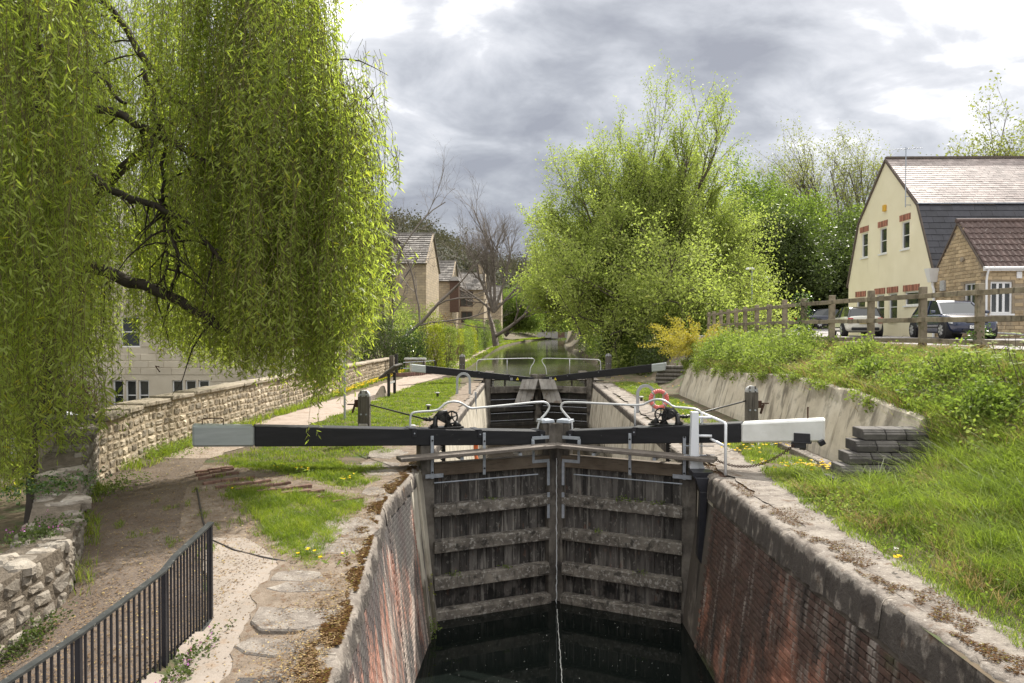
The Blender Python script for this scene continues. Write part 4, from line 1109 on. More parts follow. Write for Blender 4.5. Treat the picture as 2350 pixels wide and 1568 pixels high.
# ------------------------------------------------------------------ information board, pole, rock, far left garden edge
ib = thing('information_board', 'tilted lectern information board on two dark legs beside the path', 'board', (-5.05, 27.5, 0))
for y in (26.95, 28.15): MB().box((-5.03, y, .42), (.10, .09, .86)).obj('leg', M['black_metal'], ib, bevel=.006)
MB().box((-5.03, 27.55, .5), (.05, 1.2, .07)).obj('crossbar', M['posttop'], ib)
MB().box((-5.06, 27.5, .93), (.78, 1.5, .06), (0, -R(38), 0)).obj('panel', M['dark_stone'], ib, bevel=.01)
MB().box((-5.085, 27.5, .965), (.70, 1.4, .012), (0, -R(38), 0)).obj('print_sheet', M['posttop'], ib)
p = thing('metal_pole', 'thin plain grey metal pole standing on the lawn edge by the path', 'pole', (-4.96, 20.1, 0))
MB().tube([(-4.96, 20.1, -.05), (-4.96, 20.1, 2.1)], .03, 10).obj('tube', M['galv'], p); MB().cyl((-4.96, 20.1, 2.1), (-4.96, 20.1, 2.13), .035, 10).obj('cap', M['black_metal'], p)
b = MB(); rr = random.Random(4)
b.hexa([(-5.62, 26.8, -.1), (-5.12, 26.7, -.1), (-5.08, 27.2, -.1), (-5.6, 27.3, -.1), (-5.34, 26.95, .40), (-5.22, 26.9, .44), (-5.2, 27.1, .42), (-5.32, 27.12, .40)])
setp(b.obj('boulder', M['cap_stone'], bevel=.04), 'pointed grey boulder standing between path and information board', 'boulder')
kb = thing('garden_kerb', 'low curved kerb of upright dark bricks around the towpath garden', 'kerb', (-6, 39, 0))
vb = brick_meshes('brick', (.11, .10, .24), mat('kerb_brick', [(.12, .07, .055), (.20, .12, .10)], 6, .9, .3, tint=.3), 4, .008, .004, 9)
for i in range(24):
    t = i / 23; x = -6.75 + 1.75 * t; y = 38.2 + 2.9 * t * t + .1 * t; rz = math.atan2(5.8 * t + .1, 1.75)
    o = bpy.data.objects.new('brick', vb[i % 4]); COL.objects.link(o); o.parent = kb; o.matrix_parent_inverse = pinv(kb)
    o.matrix_basis = Matrix.Translation((x, y, .1)) @ Matrix.Rotation(rz, 4, 'Z')
p = thing('wooden_post', 'tall dark square post at the far end of the towpath wall', 'post', (-6.75, 38.3, 0))
MB().box((-6.75, 38.3, .55), (.16, .16, 1.3)).obj('post', M['black_metal'], p); MB().box((-7.05, 38.6, .5), (.22, .2, 1.2)).obj('backing_post', M['postwood'], p)
p = thing('garden_rail', 'low grey metal rail fence with flat stone slab in the towpath garden', 'railing', (-5.9, 40, 0))
MB().tube([(-6.6, 39.5, .7), (-5.6, 40.3, .72), (-5.15, 41.6, .72)], .02, 6).obj('rail', M['galv'], p); MB().tube([(-6.6, 39.5, .38), (-5.6, 40.3, .38), (-5.15, 41.6, .38)], .02, 6).obj('rail', M['galv'], p)
for q in ((-5.6, 40.3), (-5.15, 41.6)): MB().box((q[0], q[1], .36), (.06, .06, .76)).obj('post', M['black_metal'], p)
MB().box((-6.2, 41.2, .82), (1.2, .35, .12)).obj('stone_slab', M['posttop'], p, bevel=.02); MB().box((-6.2, 41.3, .35), (1.1, .25, .8)).obj('slab_base', M['cap_stone'], p)

# ------------------------------------------------------------------ right bank: retaining wall, block steps, kerb, timber logs, fence
rw = thing('retaining_wall', 'leaning pale concrete retaining wall streaked brown beneath the bushes', 'wall', (5.9, 20, 0))
ys = [11.5, 14.2, 16.9, 19.6, 22.3, 25.0, 28.0]
for a_, c_ in zip(ys[:-1], ys[1:]):
    b = MB(); rows_ = []
    for y in np.linspace(a_ + .006, c_ - .006, 12):
        tz = float(wall_top(y)) + .03 * float(wob(y, 0, 1.1)); fx = 5.72 + .0 * y
        rows_.append([(fx, y, -.15), (fx + .05, y, .15), (fx + .36, y, tz - .03), (fx + .40, y, tz), (fx + .62, y, tz), (fx + .7, y, -.15)])
    b.grid(rows_); b.addf([0, 1, 2, 3, 4, 5]); b.addf([len(b.v) - 6 + k for k in range(6)]); b.obj('wall_panel', M['conc_wall'], rw)
M['block'] = mat('dark_moulded_blocks', [(.055, .05, .045), (.12, .11, .10)], 6, .88, .5, 50, tint=.3, layers=[dict(scale=10, lo=.6, hi=.7, col=(.22, .20, .18), amt=.5)])
bs_ = thing('block_steps', 'stepped stack of dark moulded blocks against the grassy bank', 'block wall', (5.8, 11.4, 0))
for k in range(6):
    zt = .98 - .168 * k; x = 5.12 - .15 * k; n_ = 0
    while x < 6.9 + .1 * k:
        L = random.uniform(.30, .36)
        b = MB(); yy = 11.30 - .10 * k; w_ = L - .012; zz = zt - .165
        prof = [(0, 0), (0, .09), (.03, .10), (.035, .125), (.06, .135), (.07, .158), (.42, .158), (.42, 0)]
        b.prism([(x, yy + u, zz + v) for u, v in prof], (w_, 0, 0), tint=random.random()); b.obj('block', M['block'], bs_, bevel=.008)
        x += L
kb2 = MB(); kb2.box((5.38, 14.8, .04), (.22, 4.6, .17)); setp(kb2.obj('kerb_beam', M['coping'], bevel=.015), 'long weathered concrete kerb lying at the foot of the retaining wall', 'kerb')
lgs = thing('log_wall', 'stacked dark timber logs holding the bank beyond the concrete wall', 'log wall', (6.5, 33, 0))
for k in range(5):
    MB().tube([(5.75 + .04 * k, 33.2 + .06 * k, .1 + .17 * k), (8.2, 32.6 + .06 * k, .1 + .17 * k)], .088, 8).obj('log', M['postwood'], lgs)

M['fence'] = mat('fence_timber', [(.13, .105, .07), (.24, .20, .14), (.31, .265, .19)], 5, .88, .4, 60, tint=.2, stretch=(1, 1, 1), layers=[dict(scale=7, st=(1, 1, .3), lo=.56, hi=.68, col=(.06, .05, .035), amt=.7), dict(scale=5, loc=(1, 7, 2), lo=.60, hi=.7, col=(.11, .12, .05), amt=.5)])
fe = thing('post_and_rail_fence', 'weathered three-rail wooden fence along the carpark above the bank', 'fence', (8.3, 20, 2))
FY = [11.0, 12.75, 14.5, 16.1, 17.85, 19.7, 21.5, 23.3, 25.1, 26.9, 28.7, 30.5, 32.4, 34.4, 36.5, 38.6]
fx = lambda y: float(np.interp(y, [11, 12.75, 14.5, 16.1, 17.85, 19.7, 21.5, 23.3, 25.1, 26.9, 28.7, 30.5, 36.5, 39], [9.6, 9.15, 8.76, 8.52, 8.22, 8.05, 7.99, 8.07, 8.16, 8.31, 8.42, 8.58, 9.2, 9.5]))
for y in FY:
    zt = 3.40 + random.uniform(-.03, .03) - (.05 if y > 24 else 0)
    MB().box((fx(y), y, (zt + 1.6) / 2), (.135, .135, zt - 1.6), (random.uniform(-.012, .012), random.uniform(-.012, .012), random.uniform(-.1, .1)), tint=random.random()).obj('post', M['fence'], fe, bevel=.008)
for a_, c_ in zip(FY[:-1], FY[1:]):
    for z in (3.20, 2.69, 2.24):
        e = random.uniform(-.012, .012)
        MB().beam((fx(a_) - .085, a_ - .02, z + e), (fx(c_) - .085, c_ + .02, z - e), .04, .105, tint=random.random()).obj('rail', M['fence'], fe, bevel=.004)
# ------------------------------------------------------------------ buildings
M['cream'] = mat('cream_render', [(.76, .69, .48), (.84, .77, .56)], .8, .9, .1, 30, layers=[dict(scale=1.6, st=(1, 1, .15), lo=.6, hi=.75, col=(.62, .55, .38), amt=.6)])
M['slate_top'] = mat('pale_brown_slates', [(.26, .21, .19), (.36, .31, .28)], 1.2, .55, .2, 30, tint=.28, layers=[dict(scale=3, lo=.60, hi=.7, col=(.17, .12, .10), amt=.6)])  # upper slope: light brown slates with darker brown patches
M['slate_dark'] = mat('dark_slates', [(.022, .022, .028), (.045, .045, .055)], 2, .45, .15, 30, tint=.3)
M['pantile'] = mat('brown_roof_tiles', [(.07, .045, .038), (.13, .09, .078)], 5, .8, .3, 40, tint=.3, layers=[dict(scale=11, lo=.60, hi=.68, col=(.34, .31, .28), amt=.55)])
M['yellowstone'] = mat('honey_stone_blocks', [(.36, .27, .16), (.50, .39, .24)], 3, .9, .3, 40, tint=.22, layers=[dict(scale=1.2, st=(1, 1, .5), lo=.56, hi=.70, col=(.19, .16, .12), amt=.7)])
M['stone_joint'] = mat('stone_joints', [(.24, .19, .13), (.33, .27, .19)], 6, .95, .3)
M['cottage'] = mat('buff_cottage_stone', [(.38, .31, .22), (.48, .40, .29)], 2, .92, .4, 8, layers=[dict(scale=2, lo=.58, hi=.7, col=(.28, .22, .16), amt=.6)])
M['cottage_slate'] = mat('grey_stone_slates', [(.17, .155, .14), (.27, .25, .225)], 2, .85, .5, 12, tint=.3)
M['brown_frame'] = mat('brown_window_frame', [(.07, .035, .022), (.11, .06, .04)], 6, .6, .1)
M['red_tile'] = mat('red_hung_tiles', [(.30, .12, .08), (.38, .18, .12)], 6, .85, .3)
M['lintel'] = mat('red_lintel_brick', [(.30, .12, .08), (.42, .20, .13)], 6, .9, .2, tint=.35)
M['white_frame'] = mat('white_window_frame', [(.74, .74, .72), (.80, .80, .79)], 3, .4, .02)
M['glass'] = glassy('window_glass', (.03, .035, .035), .06, .7)
M['verge'] = mat('dark_verge_board', [(.09, .07, .055), (.14, .11, .09)], 5, .8, .2)
M['mill'] = mat('pale_mill_stone', [(.48, .42, .32), (.58, .52, .41)], 1.5, .92, .2, 20, tint=.14, layers=[dict(scale=3, lo=.6, hi=.72, col=(.40, .33, .23), amt=.5)])
M['bluepaint'] = mat('blue_grey_joinery', [(.12, .15, .21), (.16, .19, .26)], 3, .6, .05)


def rect_wall(mb, o, u, n, W, z0, z1, holes, depth=.12, tint=.5):
    """vertical wall face in plane through o (x,y) along unit u with openings [(a0,a1,zb,zt)], reveals pushed along -n"""
    us = sorted({0, W, *[h[0] for h in holes], *[h[1] for h in holes]}); zs = sorted({z0, z1, *[h[2] for h in holes], *[h[3] for h in holes]})
    P = lambda a, z, d=0: (o[0] + u[0] * a - n[0] * d, o[1] + u[1] * a - n[1] * d, z)
    for a0, a1 in zip(us[:-1], us[1:]):
        for b0, b1 in zip(zs[:-1], zs[1:]):
            ca, cz = (a0 + a1) / 2, (b0 + b1) / 2
            if any(h[0] < ca < h[1] and h[2] < cz < h[3] for h in holes): continue
            mb.quad([P(a0, b0), P(a1, b0), P(a1, b1), P(a0, b1)], tint)
    for a0, a1, b0, b1 in holes:
        for q in ([P(a0, b0), P(a0, b1), P(a0, b1, depth), P(a0, b0, depth)], [P(a1, b0), P(a1, b1), P(a1, b1, depth), P(a1, b0, depth)],
                  [P(a0, b0), P(a1, b0), P(a1, b0, depth), P(a0, b0, depth)], [P(a0, b1), P(a1, b1), P(a1, b1, depth), P(a0, b1, depth)]):
            mb.quad(q, tint)


def window(parent, o, u, n, a0, a1, z0, z1, mt, cols=1, rws=2, fr=.06, depth=.08, sill=True, bar=.035):
    """one window: frame part with pane sub-parts, set back in its opening"""
    P = lambda a, z, d: (o[0] + u[0] * a - n[0] * d, o[1] + u[1] * a - n[1] * d, z)
    def bx(mb, a, b_, c, d_, k0, k1):
        mb.hexa([P(a, c, k1), P(b_, c, k1), P(b_, c, k0), P(a, c, k0), P(a, d_, k1), P(b_, d_, k1), P(b_, d_, k0), P(a, d_, k0)])
    b = MB()
    bx(b, a0, a0 + fr, z0, z1, depth - .03, depth + .04); bx(b, a1 - fr, a1, z0, z1, depth - .03, depth + .04)
    bx(b, a0 + fr, a1 - fr, z0, z0 + fr, depth - .03, depth + .04); bx(b, a0 + fr, a1 - fr, z1 - fr, z1, depth - .03, depth + .04)
    ia, ib, ja, jb = a0 + fr, a1 - fr, z0 + fr, z1 - fr
    for k in range(1, cols):
        c = ia + (ib - ia) * k / cols; bx(b, c - bar / 2, c + bar / 2, ja, jb, depth - .02, depth + .03)
    for k in range(1, rws):
        c = ja + (jb - ja) * k / rws
        for q in range(cols):
            bx(b, ia + (ib - ia) * q / cols + bar / 2, ia + (ib - ia) * (q + 1) / cols - bar / 2, c - bar / 2, c + bar / 2, depth - .018, depth + .03)
    w = b.obj('window', mt, parent)
    for q in range(cols):
        for k in range(rws):
            g_ = MB(); A0 = ia + (ib - ia) * q / cols; A1 = ia + (ib - ia) * (q + 1) / cols; Z0 = ja + (jb - ja) * k / rws; Z1 = ja + (jb - ja) * (k + 1) / rws
            e = random.uniform(-.004, .004)
            g_.quad([P(A0, Z0, depth + .02 + e), P(A1, Z0, depth + .02), P(A1, Z1, depth + .02 - e), P(A0, Z1, depth + .02)]); g_.obj('pane', M['glass'], w)
    if sill:
        b = MB(); bx(b, a0 - .06, a1 + .06, z0 - .07, z0 - .002, -.06, depth); b.obj('sill', mt, w)
    return w


# ---- cream gambrel house
hs = thing('gambrel_house', 'cream rendered house with steep two-pitch slate roof beyond the cars', 'house', (18, 37.5, 2.1))
X0, X1 = 18.0, 31.0; YN, YF, ZE = 33.1, 41.8, 5.0; KN, KF, ZK = 34.5, 40.55, 8.25; YA, ZA = 37.6, 11.0
o, u, n = (X0, 0), (0, 1), (-1, 0)
up = [(35.25, 36.0), (37.45, 38.2), (39.5, 40.25)]; lo = [(34.4, 35.65, 3.6, 4.25), (36.35, 37.2, 2.9, 4.25), (37.65, 38.5, 2.9, 4.25), (39.75, 40.8, 2.7, 4.2)]
b = MB()
rect_wall(b, (X0, YN), u, n, YF - YN, 2.0, ZE, [(a - YN, c - YN, z0, z1) for a, c, z0, z1 in lo])
yl, yr = 34.52, 40.5
rect_wall(b, (X0, yl), u, n, yr - yl, ZE, ZK, [(a - yl, c - yl, 6.3, 7.6) for a, c in up])
b.quad([(X0, YN, ZE), (X0, yl, ZE), (X0, yl, ZK)]); b.quad([(X0, yr, ZE), (X0, YF, ZE), (X0, KF, ZK), (X0, yr, ZK)]); b.quad([(X0, yl, ZK), (X0, yr, ZK), (X0, YA, ZA)])
b.quad([(X0, YN, 2), (X1, YN, 2), (X1, YN, ZE), (X0, YN, ZE)]); b.quad([(X0, YF, 2), (X1, YF, 2), (X1, YF, ZE), (X0, YF, ZE)]); b.quad([(X1, YN, 2), (X1, YF, 2), (X1, YF, ZE), (X1, KF, ZK), (X1, YA, ZA), (X1, KN, ZK), (X1, YN, ZE)])
b.obj('wall', M['cream'], hs)
for a, c in up: window(hs, (X0, 0), u, n, a, c, 6.3, 7.6, M['white_frame'])
for a, c, z0, z1 in lo: window(hs, (X0, 0), u, n, a, c, z0, z1, M['white_frame'], 1, 2 if z1 - z0 > 1 else 1)
vl = brick_meshes('lintel_brick', (.105, .08, .30), M['lintel'], 5, .006, .004, 2)
for a, c, zz in [(a, c, 7.80) for a, c in up] + [(a, c, z1 + .17) for a, c, z0, z1 in lo]:
    k = 0; y = a - .10
    while y < c + .10:
        ob = bpy.data.objects.new('lintel_brick', vl[k % 5]); COL.objects.link(ob); ob.parent = hs; ob.matrix_parent_inverse = pinv(hs)
        ob.matrix_basis = Matrix.Translation((X0 - .02, y + .055, zz)) @ Matrix.Rotation(-math.pi / 2, 4, 'Z'); y += .115; k += 1
roof = MB()
for (ya, za, yb, zb_) in ((YN - .1, ZE - .1, KN, ZK), (KN, ZK, YA, ZA), (YF + .1, ZE - .1, KF, ZK), (KF, ZK, YA, ZA)):
    roof.hexa([(X0 - .06, ya, za - .12), (X1, ya, za - .12), (X1, yb, zb_ - .12), (X0 - .06, yb, zb_ - .12), (X0 - .06, ya, za), (X1, ya, za), (X1, yb, zb_), (X0 - .06, yb, zb_)])
roof.obj('roof', M['verge'], hs)


def slates(parent, x0, x1, A, B, w, h, th, mt, nm, limit, stuff, seed=1, lift=.012):
    """lapped slates on the slope from A=(y,z) up to B=(y,z)"""
    rr = random.Random(seed); L = math.hypot(B[0] - A[0], B[1] - A[1]); ang = math.atan2(B[1] - A[1], B[0] - A[0])
    ms = []
    for k in range(6):
        m_ = MB(); j = lambda: rr.uniform(-.004, .004)
        m_.box((j(), 0, 0), (w - .008, h * 1.12, th), (0, 0, rr.uniform(-.006, .006)), tint=rr.random()); ms.append(m_.mesh(nm, mt))
    P = []; r_ = 0; d = h / 2
    while d < L + h * .2:
        x = x0
        while x < x1:
            t = d / L; y = A[0] + (B[0] - A[0]) * t; z = A[1] + (B[1] - A[1]) * t
            nx, nz = -math.sin(ang), math.cos(ang)
            wf = .5 if (r_ % 2 and x == x0) else 1.
            m = Matrix.Translation((x + w * wf / 2, y + nx * (lift + th), z + nz * (lift + th) + rr.uniform(-.003, .003))) @ Matrix.Rotation(ang - .055 + rr.uniform(-.008, .008), 4, 'X') @ Matrix.Diagonal((wf, 1, 1, 1))
            if in_view((x, y, z), 60): P.append((rr.randrange(6), m))
            x += w * wf
        d += h; r_ += 1
    pieces(parent, nm, ms, P, stuff, mt, limit)


slates(hs, X0 - .02, 26, (KN - .05, ZK), (YA, ZA), .30, .195, .012, M['slate_top'], 'slate', 200, 'slate_roofing', 1)
slates(hs, X0 - .02, 26, (YN - .05, ZE), (KN, ZK - .06), .50, .32, .014, M['slate_dark'], 'dark_slate', 90, 'dark_slate_roofing', 2)
b = MB()
for q in range(30): b.box((X0 + .2 + q * .44, YA, ZA + .06), (.43, .22, .10), (0, random.uniform(-.01, .01), 0))
b.obj('ridge_cap', M['verge'], hs)
MB().beam((X0 - .07, KN - .04, ZK + .01), (X1, KN - .04, ZK + .01), .12, .05).obj('lead_flashing', M['galv'], hs)
b = MB()
for (a, c) in (((YN - .1, ZE - .1), (KN, ZK)), ((KN, ZK), (YA, ZA)), ((YA, ZA), (KF, ZK)), ((KF, ZK), (YF + .1, ZE - .1))):
    b.beam((X0 - .05, a[0], a[1] - .05), (X0 - .05, c[0], c[1] - .05), .05, .12)
b.obj('verge_board', M['verge'], hs)
MB().box((X0 - .06, 37.6, 8.55), (.12, .24, .32)).obj('alarm_box', mat('alarm_yellow', [(.65, .38, .05)], 3, .5, 0), hs, bevel=.02)
b = MB(); b.cyl((X0 - .25, 35.15, 8.2), (X0 - .25, 35.15, 11.0), .022, 6); b.cyl((X0 - .9, 35.0, 10.85), (X0 + .6, 35.3, 11.0), .014, 5)
for k in range(7): b.cyl((X0 - .8 + .2 * k, 34.85 + .04 * k, 10.87 + .02 * k), (X0 - .8 + .2 * k, 35.2 + .04 * k, 10.87 + .02 * k), .008, 4)
b.box((X0 - .12, 35.15, 8.3), (.26, .04, .03)); b.box((X0 - .12, 35.15, 8.7), (.26, .04, .03)); b.obj('aerial', M['galv'], hs)
b = MB(); b.hexa([(17.72, 32.85, 4.55), (18.0, 32.85, 4.55), (18.0, 33.1, 4.55), (17.72, 33.1, 4.55), (17.55, 32.7, 5.15), (18.05, 32.7, 5.15), (18.05, 33.1, 5.15), (17.55, 33.1, 5.15)])
b.tube([(17.86, 32.97, 4.56), (17.86, 32.97, 4.4), (17.9, 32.93, 4.2), (17.9, 32.93, 2.1)], .055, 8); b.obj('rain_hopper', M['white_frame'], hs)

# ---- honey stone extension with big brown tiles
ex = thing('stone_extension', 'low honey stone building with ribbed brown tile roof beside the cream house', 'building', (18, 31, 2.1))
b = MB(); EN, EF, EE, EA, ER = 29.55, 33.0, 5.0, 31.3, 6.95
rect_wall(b, (18.0, EN), (0, 1), (-1, 0), EF - EN, 2.0, EE, [(30.1 - EN, 30.85 - EN, 3.3, 4.35)])
b.quad([(18, EN, EE), (18, EF, EE), (18, EA, ER)])
wins = [(18.27, 19.12, 3.1, 4.36), (19.62, 20.5, 3.1, 4.36)]
rect_wall(b, (18.0, EN), (1, 0), (0, -1), 8, 2.0, EE, [(a - 18, c - 18, z0, z1) for a, c, z0, z1 in wins])
b.obj('wall', M['stone_joint'], ex)
window(ex, (18.0, 0), (0, 1), (-1, 0), 30.1, 30.85, 3.3, 4.35, M['white_frame'], 2, 1, sill=True)
for a, c, z0, z1 in wins: window(ex, (0, EN), (1, 0), (0, -1), a, c, z0, z1, M['white_frame'], 3, 1, .07, bar=.09)
sb = []
rr = random.Random(8)
vb2 = brick_meshes('stone_block', (.33, .05, .135), M['yellowstone'], 8, .01, .006, 12)
P = []; z = 2.1
r_ = 0
while z < ER - .1:
    half = 99 if z < EE else (ER - z) / (ER - EE) * (EF - EN) / 2
    y = EN + (.17 if r_ % 2 else .0) + .17
    while y < EF:
        inside = abs(y - (EN + EF) / 2 + 0) < half - .12 if z > EE - .05 else True
        if inside and not (29.95 < y < 31.0 and 3.2 < z < 4.45) and in_view((18, y, z), 40):
            P.append((rr.randrange(8), Matrix.Translation((17.985, y, z)) @ Matrix.Rotation(-math.pi / 2, 4, 'Z')))
        y += .345
    if z < EE:
        x = 18.17 + (.17 if r_ % 2 else 0)
        while x < 20.8:
            if not any(a - .15 < x < c + .15 and z0 - .1 < z < z1 + .1 for a, c, z0, z1 in wins):
                P.append((rr.randrange(8), Matrix.Translation((x, EN - .015, z))))
            x += .345
    z += .15; r_ += 1
pieces(ex, 'stone_block', vb2, P, 'stone_blockwork', M['yellowstone'], 290)
b = MB()
for (ya, za, yb, zb_) in ((EN - .15, EE - .12, EA, ER), (EF + .1, EE - .1, EA, ER)):
    b.hexa([(17.93, ya, za - .1), (27, ya, za - .1), (27, yb, zb_ - .1), (17.93, yb, zb_ - .1), (17.93, ya, za), (27, ya, za), (27, yb, zb_), (17.93, yb, zb_)])
b.obj('roof', M['verge'], ex)
tm = []
for k in range(5):
    m_ = MB(); rows_ = []
    for yy, zz in ((-.21, 0.), (.2, .015)):
        rows_.append([(-.115 + .23 * q / 6, yy, zz + .04 * math.sin(math.pi * min(1, q / 4.2)) + .022 * (yy < 0) + .012) for q in range(7)])
    m_.grid(rows_, tint=rr.random()); i0 = m_.addv([(p[0], p[1] + .004, p[2] - .055) for p in rows_[0]], .0)
    for q in range(6): m_.addf((q, q + 1, i0 + q + 1, i0 + q))
    tm.append(m_.mesh('roof_tile', M['pantile']))
ang = math.atan2(ER - EE, EA - EN); P = []
L = math.hypot(ER - EE + .12, EA - EN + .15); d = .15
while d < L:
    t = d / L; y = EN - .15 + (EA - EN + .15) * t; z = EE - .12 + (ER - EE + .12) * t; x = 18.0
    while x < 22.6:
        P.append((rr.randrange(5), Matrix.Translation((x + .09, y, z + .02)) @ Matrix.Rotation(ang - .08, 4, 'X'))); x += .225
    d += .345
pieces(ex, 'roof_tile', tm, P, 'roof_tiling', M['pantile'], 300)
MB().tube([(17.9, EA, ER + .05), (27, EA, ER + .05)], .10, 8).obj('ridge', M['pantile'], ex)
MB().box((20.2, EN - .14, 4.86), (4.6, .05, .17)).obj('fascia', M['white_frame'], ex); MB().tube([(17.9, EN - .22, 4.88), (24, EN - .22, 4.9)], .055, 8).obj('gutter', M['white_frame'], ex)
b = MB(); b.tube([(18.06, EN - .22, 4.86), (18.06, EN - .12, 4.6), (18.06, EN - .08, 4.4), (18.06, EN - .08, 2.1)], .04, 8); b.obj('downpipe', M['white_frame'], ex)
b = MB(); b.prism([(19.75, EN - .25, 5.0), (23.2, EN - .25, 5.0), (21.5, EN - .25, 6.9)], (0, 2, 0)); b.obj('cross_gable', M['yellowstone'], ex)
for s_ in (-1, 1):
    MB().beam((21.5, EN - .3, 7.0), (21.5 + s_ * 2.0, EN - .3, 4.8), .12, .12).obj('verge_board', M['verge'], ex)
b = MB(); b.box((19.35, EN - .03, 4.62), (.2, .06, .26)); b.obj('vent', M['white_frame'], ex)
b = MB(); b.box((17.93, 32.3, 4.35), (.12, .3, .45)); b.obj('meter_box', M['posttop'], ex, bevel=.02)
MB().cyl((17.96, 30.9, 5.35), (17.90, 30.9, 5.35), .10, 12).obj('round_vent', M['cap_stone'], ex)
MB().tube([(18.3, 29.2, 2.35), (21, 29.0, 2.15)], .035, 6).obj('waste_pipe', M['posttop'], ex)


def coursed(m, bw=.42, bh=.17, amt=.45):
    t = NT(m.node_tree); bs = t.n['Principled BSDF']; src = bs.inputs['Base Color'].links[0].from_socket
    geo = t.add('ShaderNodeNewGeometry'); sp = t.add('ShaderNodeSeparateXYZ'); t.l.new(geo.outputs['Position'], sp.inputs[0])
    cb = t.add('ShaderNodeCombineXYZ', i_X=t.math('ADD', sp.outputs[0], sp.outputs[1]), i_Y=sp.outputs[2])
    br = t.add('ShaderNodeTexBrick', i_Scale=1.); t.l.new(cb.outputs[0], br.inputs['Vector'])
    for k, v in (('Brick Width', bw), ('Row Height', bh), ('Mortar Size', .014), ('Color1', (1.15, 1.1, 1.0, 1)), ('Color2', (.78, .76, .74, 1)), ('Mortar', (.5, .48, .45, 1))): br.inputs[k].default_value = v
    t.l.new(t.mix(amt, src, t.mix(1., src, br.outputs[0], 'MULTIPLY')), bs.inputs['Base Color'])


coursed(M['cottage'], .5, .22, .8)


# ---- distant stone houses on the left
def cottage(name, label, x0, x1, y0, y1, zb_, ze, zr, wins=(), fr=M['brown_frame'], extra=None):
    h = thing(name, label, 'house', ((x0 + x1) / 2, y0, zb_))
    b = MB(); rect_wall(b, (x0, y0), (1, 0), (0, -1), x1 - x0, zb_, ze, [(a - x0, c - x0, z0, z1) for a, c, z0, z1 in wins], .2)
    ym = (y0 + y1) / 2
    b.quad([(x1, y0, zb_), (x1, y1, zb_), (x1, y1, ze), (x1, ym, zr), (x1, y0, ze)]); b.quad([(x0, y0, zb_), (x0, y1, zb_), (x0, y1, ze), (x0, ym, zr), (x0, y0, ze)]); b.quad([(x0, y1, zb_), (x1, y1, zb_), (x1, y1, ze), (x0, y1, ze)])
    b.obj('wall', M['cottage'], h)
    for a, c, z0, z1 in wins: window(h, (0, y0), (1, 0), (0, -1), a, c, z0, z1, fr, 2 if c - a > .9 else 1, 1 if z1 - z0 < 2 else 2, .12, .1, False, .08)
    L = math.hypot(ym - y0, zr - ze); nr = int(L / .38)
    for k in range(nr):     # lapped courses of stone slates
        t0, t1 = k / nr, (k + 1.12) / nr
        ya, za = y0 - .3 + (ym - y0 + .3) * t0, ze - .2 + (zr - ze + .2) * t0; yb, zb2 = y0 - .3 + (ym - y0 + .3) * min(1, t1), ze - .2 + (zr - ze + .2) * min(1, t1)
        b = MB(); x = x0 - .1
        while x < x1 + .12:
            w_ = random.uniform(.3, .6); xe = min(x + w_ - .02, x1 + .14); e = random.uniform(-.015, .015)
            b.hexa([(x, ya, za + .03), (xe, ya, za + .03), (xe, yb, zb2 - .03), (x, yb, zb2 - .03), (x, ya - .03, za + .11 + e), (xe, ya - .03, za + .11 + e), (xe, yb, zb2 + .02), (x, yb, zb2 + .02)], tint=random.random()); x += w_
        b.obj('slate_course', M['cottage_slate'], h)
    b = MB(); b.hexa([(x0 - .1, ym, zr - .1), (x1 + .14, ym, zr - .1), (x1 + .14, y1 + .3, ze - .3), (x0 - .1, y1 + .3, ze - .3), (x0 - .1, ym, zr), (x1 + .14, ym, zr), (x1 + .14, y1 + .3, ze - .2), (x0 - .1, y1 + .3, ze - .2)]); b.obj('roof', M['cottage_slate'], h)
    MB().beam((x0 - .1, ym, zr + .05), (x1 + .15, ym, zr + .05), .3, .16).obj('ridge', M['cottage_slate'], h)
    MB().beam((x1 + .05, y0 - .3, ze - .18), (x1 + .05, ym, zr + .02), .14, .16).obj('verge', M['cottage'], h)
    return h


hA = cottage('stone_house', 'nearest tall stone house with wide slate roof and dormer behind the bare leaning tree', -17, -8.4, 62, 71, .5, 8.1, 11.0, [(-15.5, -13.5, 5.2, 7.6), (-12.8, -11.2, 5.2, 7.6)])
b = MB(); b.prism([(-13.6, 61.9, 8.3), (-11.2, 61.9, 8.3), (-11.2, 61.9, 10.1), (-13.6, 61.9, 10.1)], (0, 3.4, 0)); b.obj('dormer', M['verge'], hA)
b = MB(); b.prism([(-13.8, 61.6, 10.1), (-11.0, 61.6, 10.1), (-11.0, 61.6, 10.25), (-13.8, 61.6, 10.25)], (0, 4, 0)); b.obj('dormer_roof', M['cottage_slate'], hA)
hB = cottage('stone_house', 'middle stone house with red hung tiles and a narrow slate roof', -16, -8.55, 85, 93, .5, 8.1, 10.6, [(-12, -10.5, 4.8, 7.0)])
b = MB(); b.prism([(-12.6, 84.9, 8.0), (-11.3, 84.9, 8.0), (-12.0, 84.9, 10.5)], (0, .4, 0)); b.obj('hung_tile_gablet', M['red_tile'], hB)
b = MB(); b.box((-8.2, 84.6, 6.2), (1.0, 1.2, 3.6)); b.obj('brown_bay', M['brown_frame'], hB); MB().box((-8.2, 84.5, 8.2), (1.2, 1.4, .5), top=.5).obj('bay_roof', M['cottage_slate'], hB)
hC = cottage('stone_house', 'farther stone house with brown french windows and balcony by the bare tree', -15, -6.3, 110, 119, .8, 8.45, 11.1, [(-9.9, -7.9, 5.8, 8.15), (-9.7, -8.0, 3.4, 5.1)])
b = MB()
for k in range(12): b.box((-12.2 + .2 * k, 108.9, 6.3), (.07, .05, 1.0))
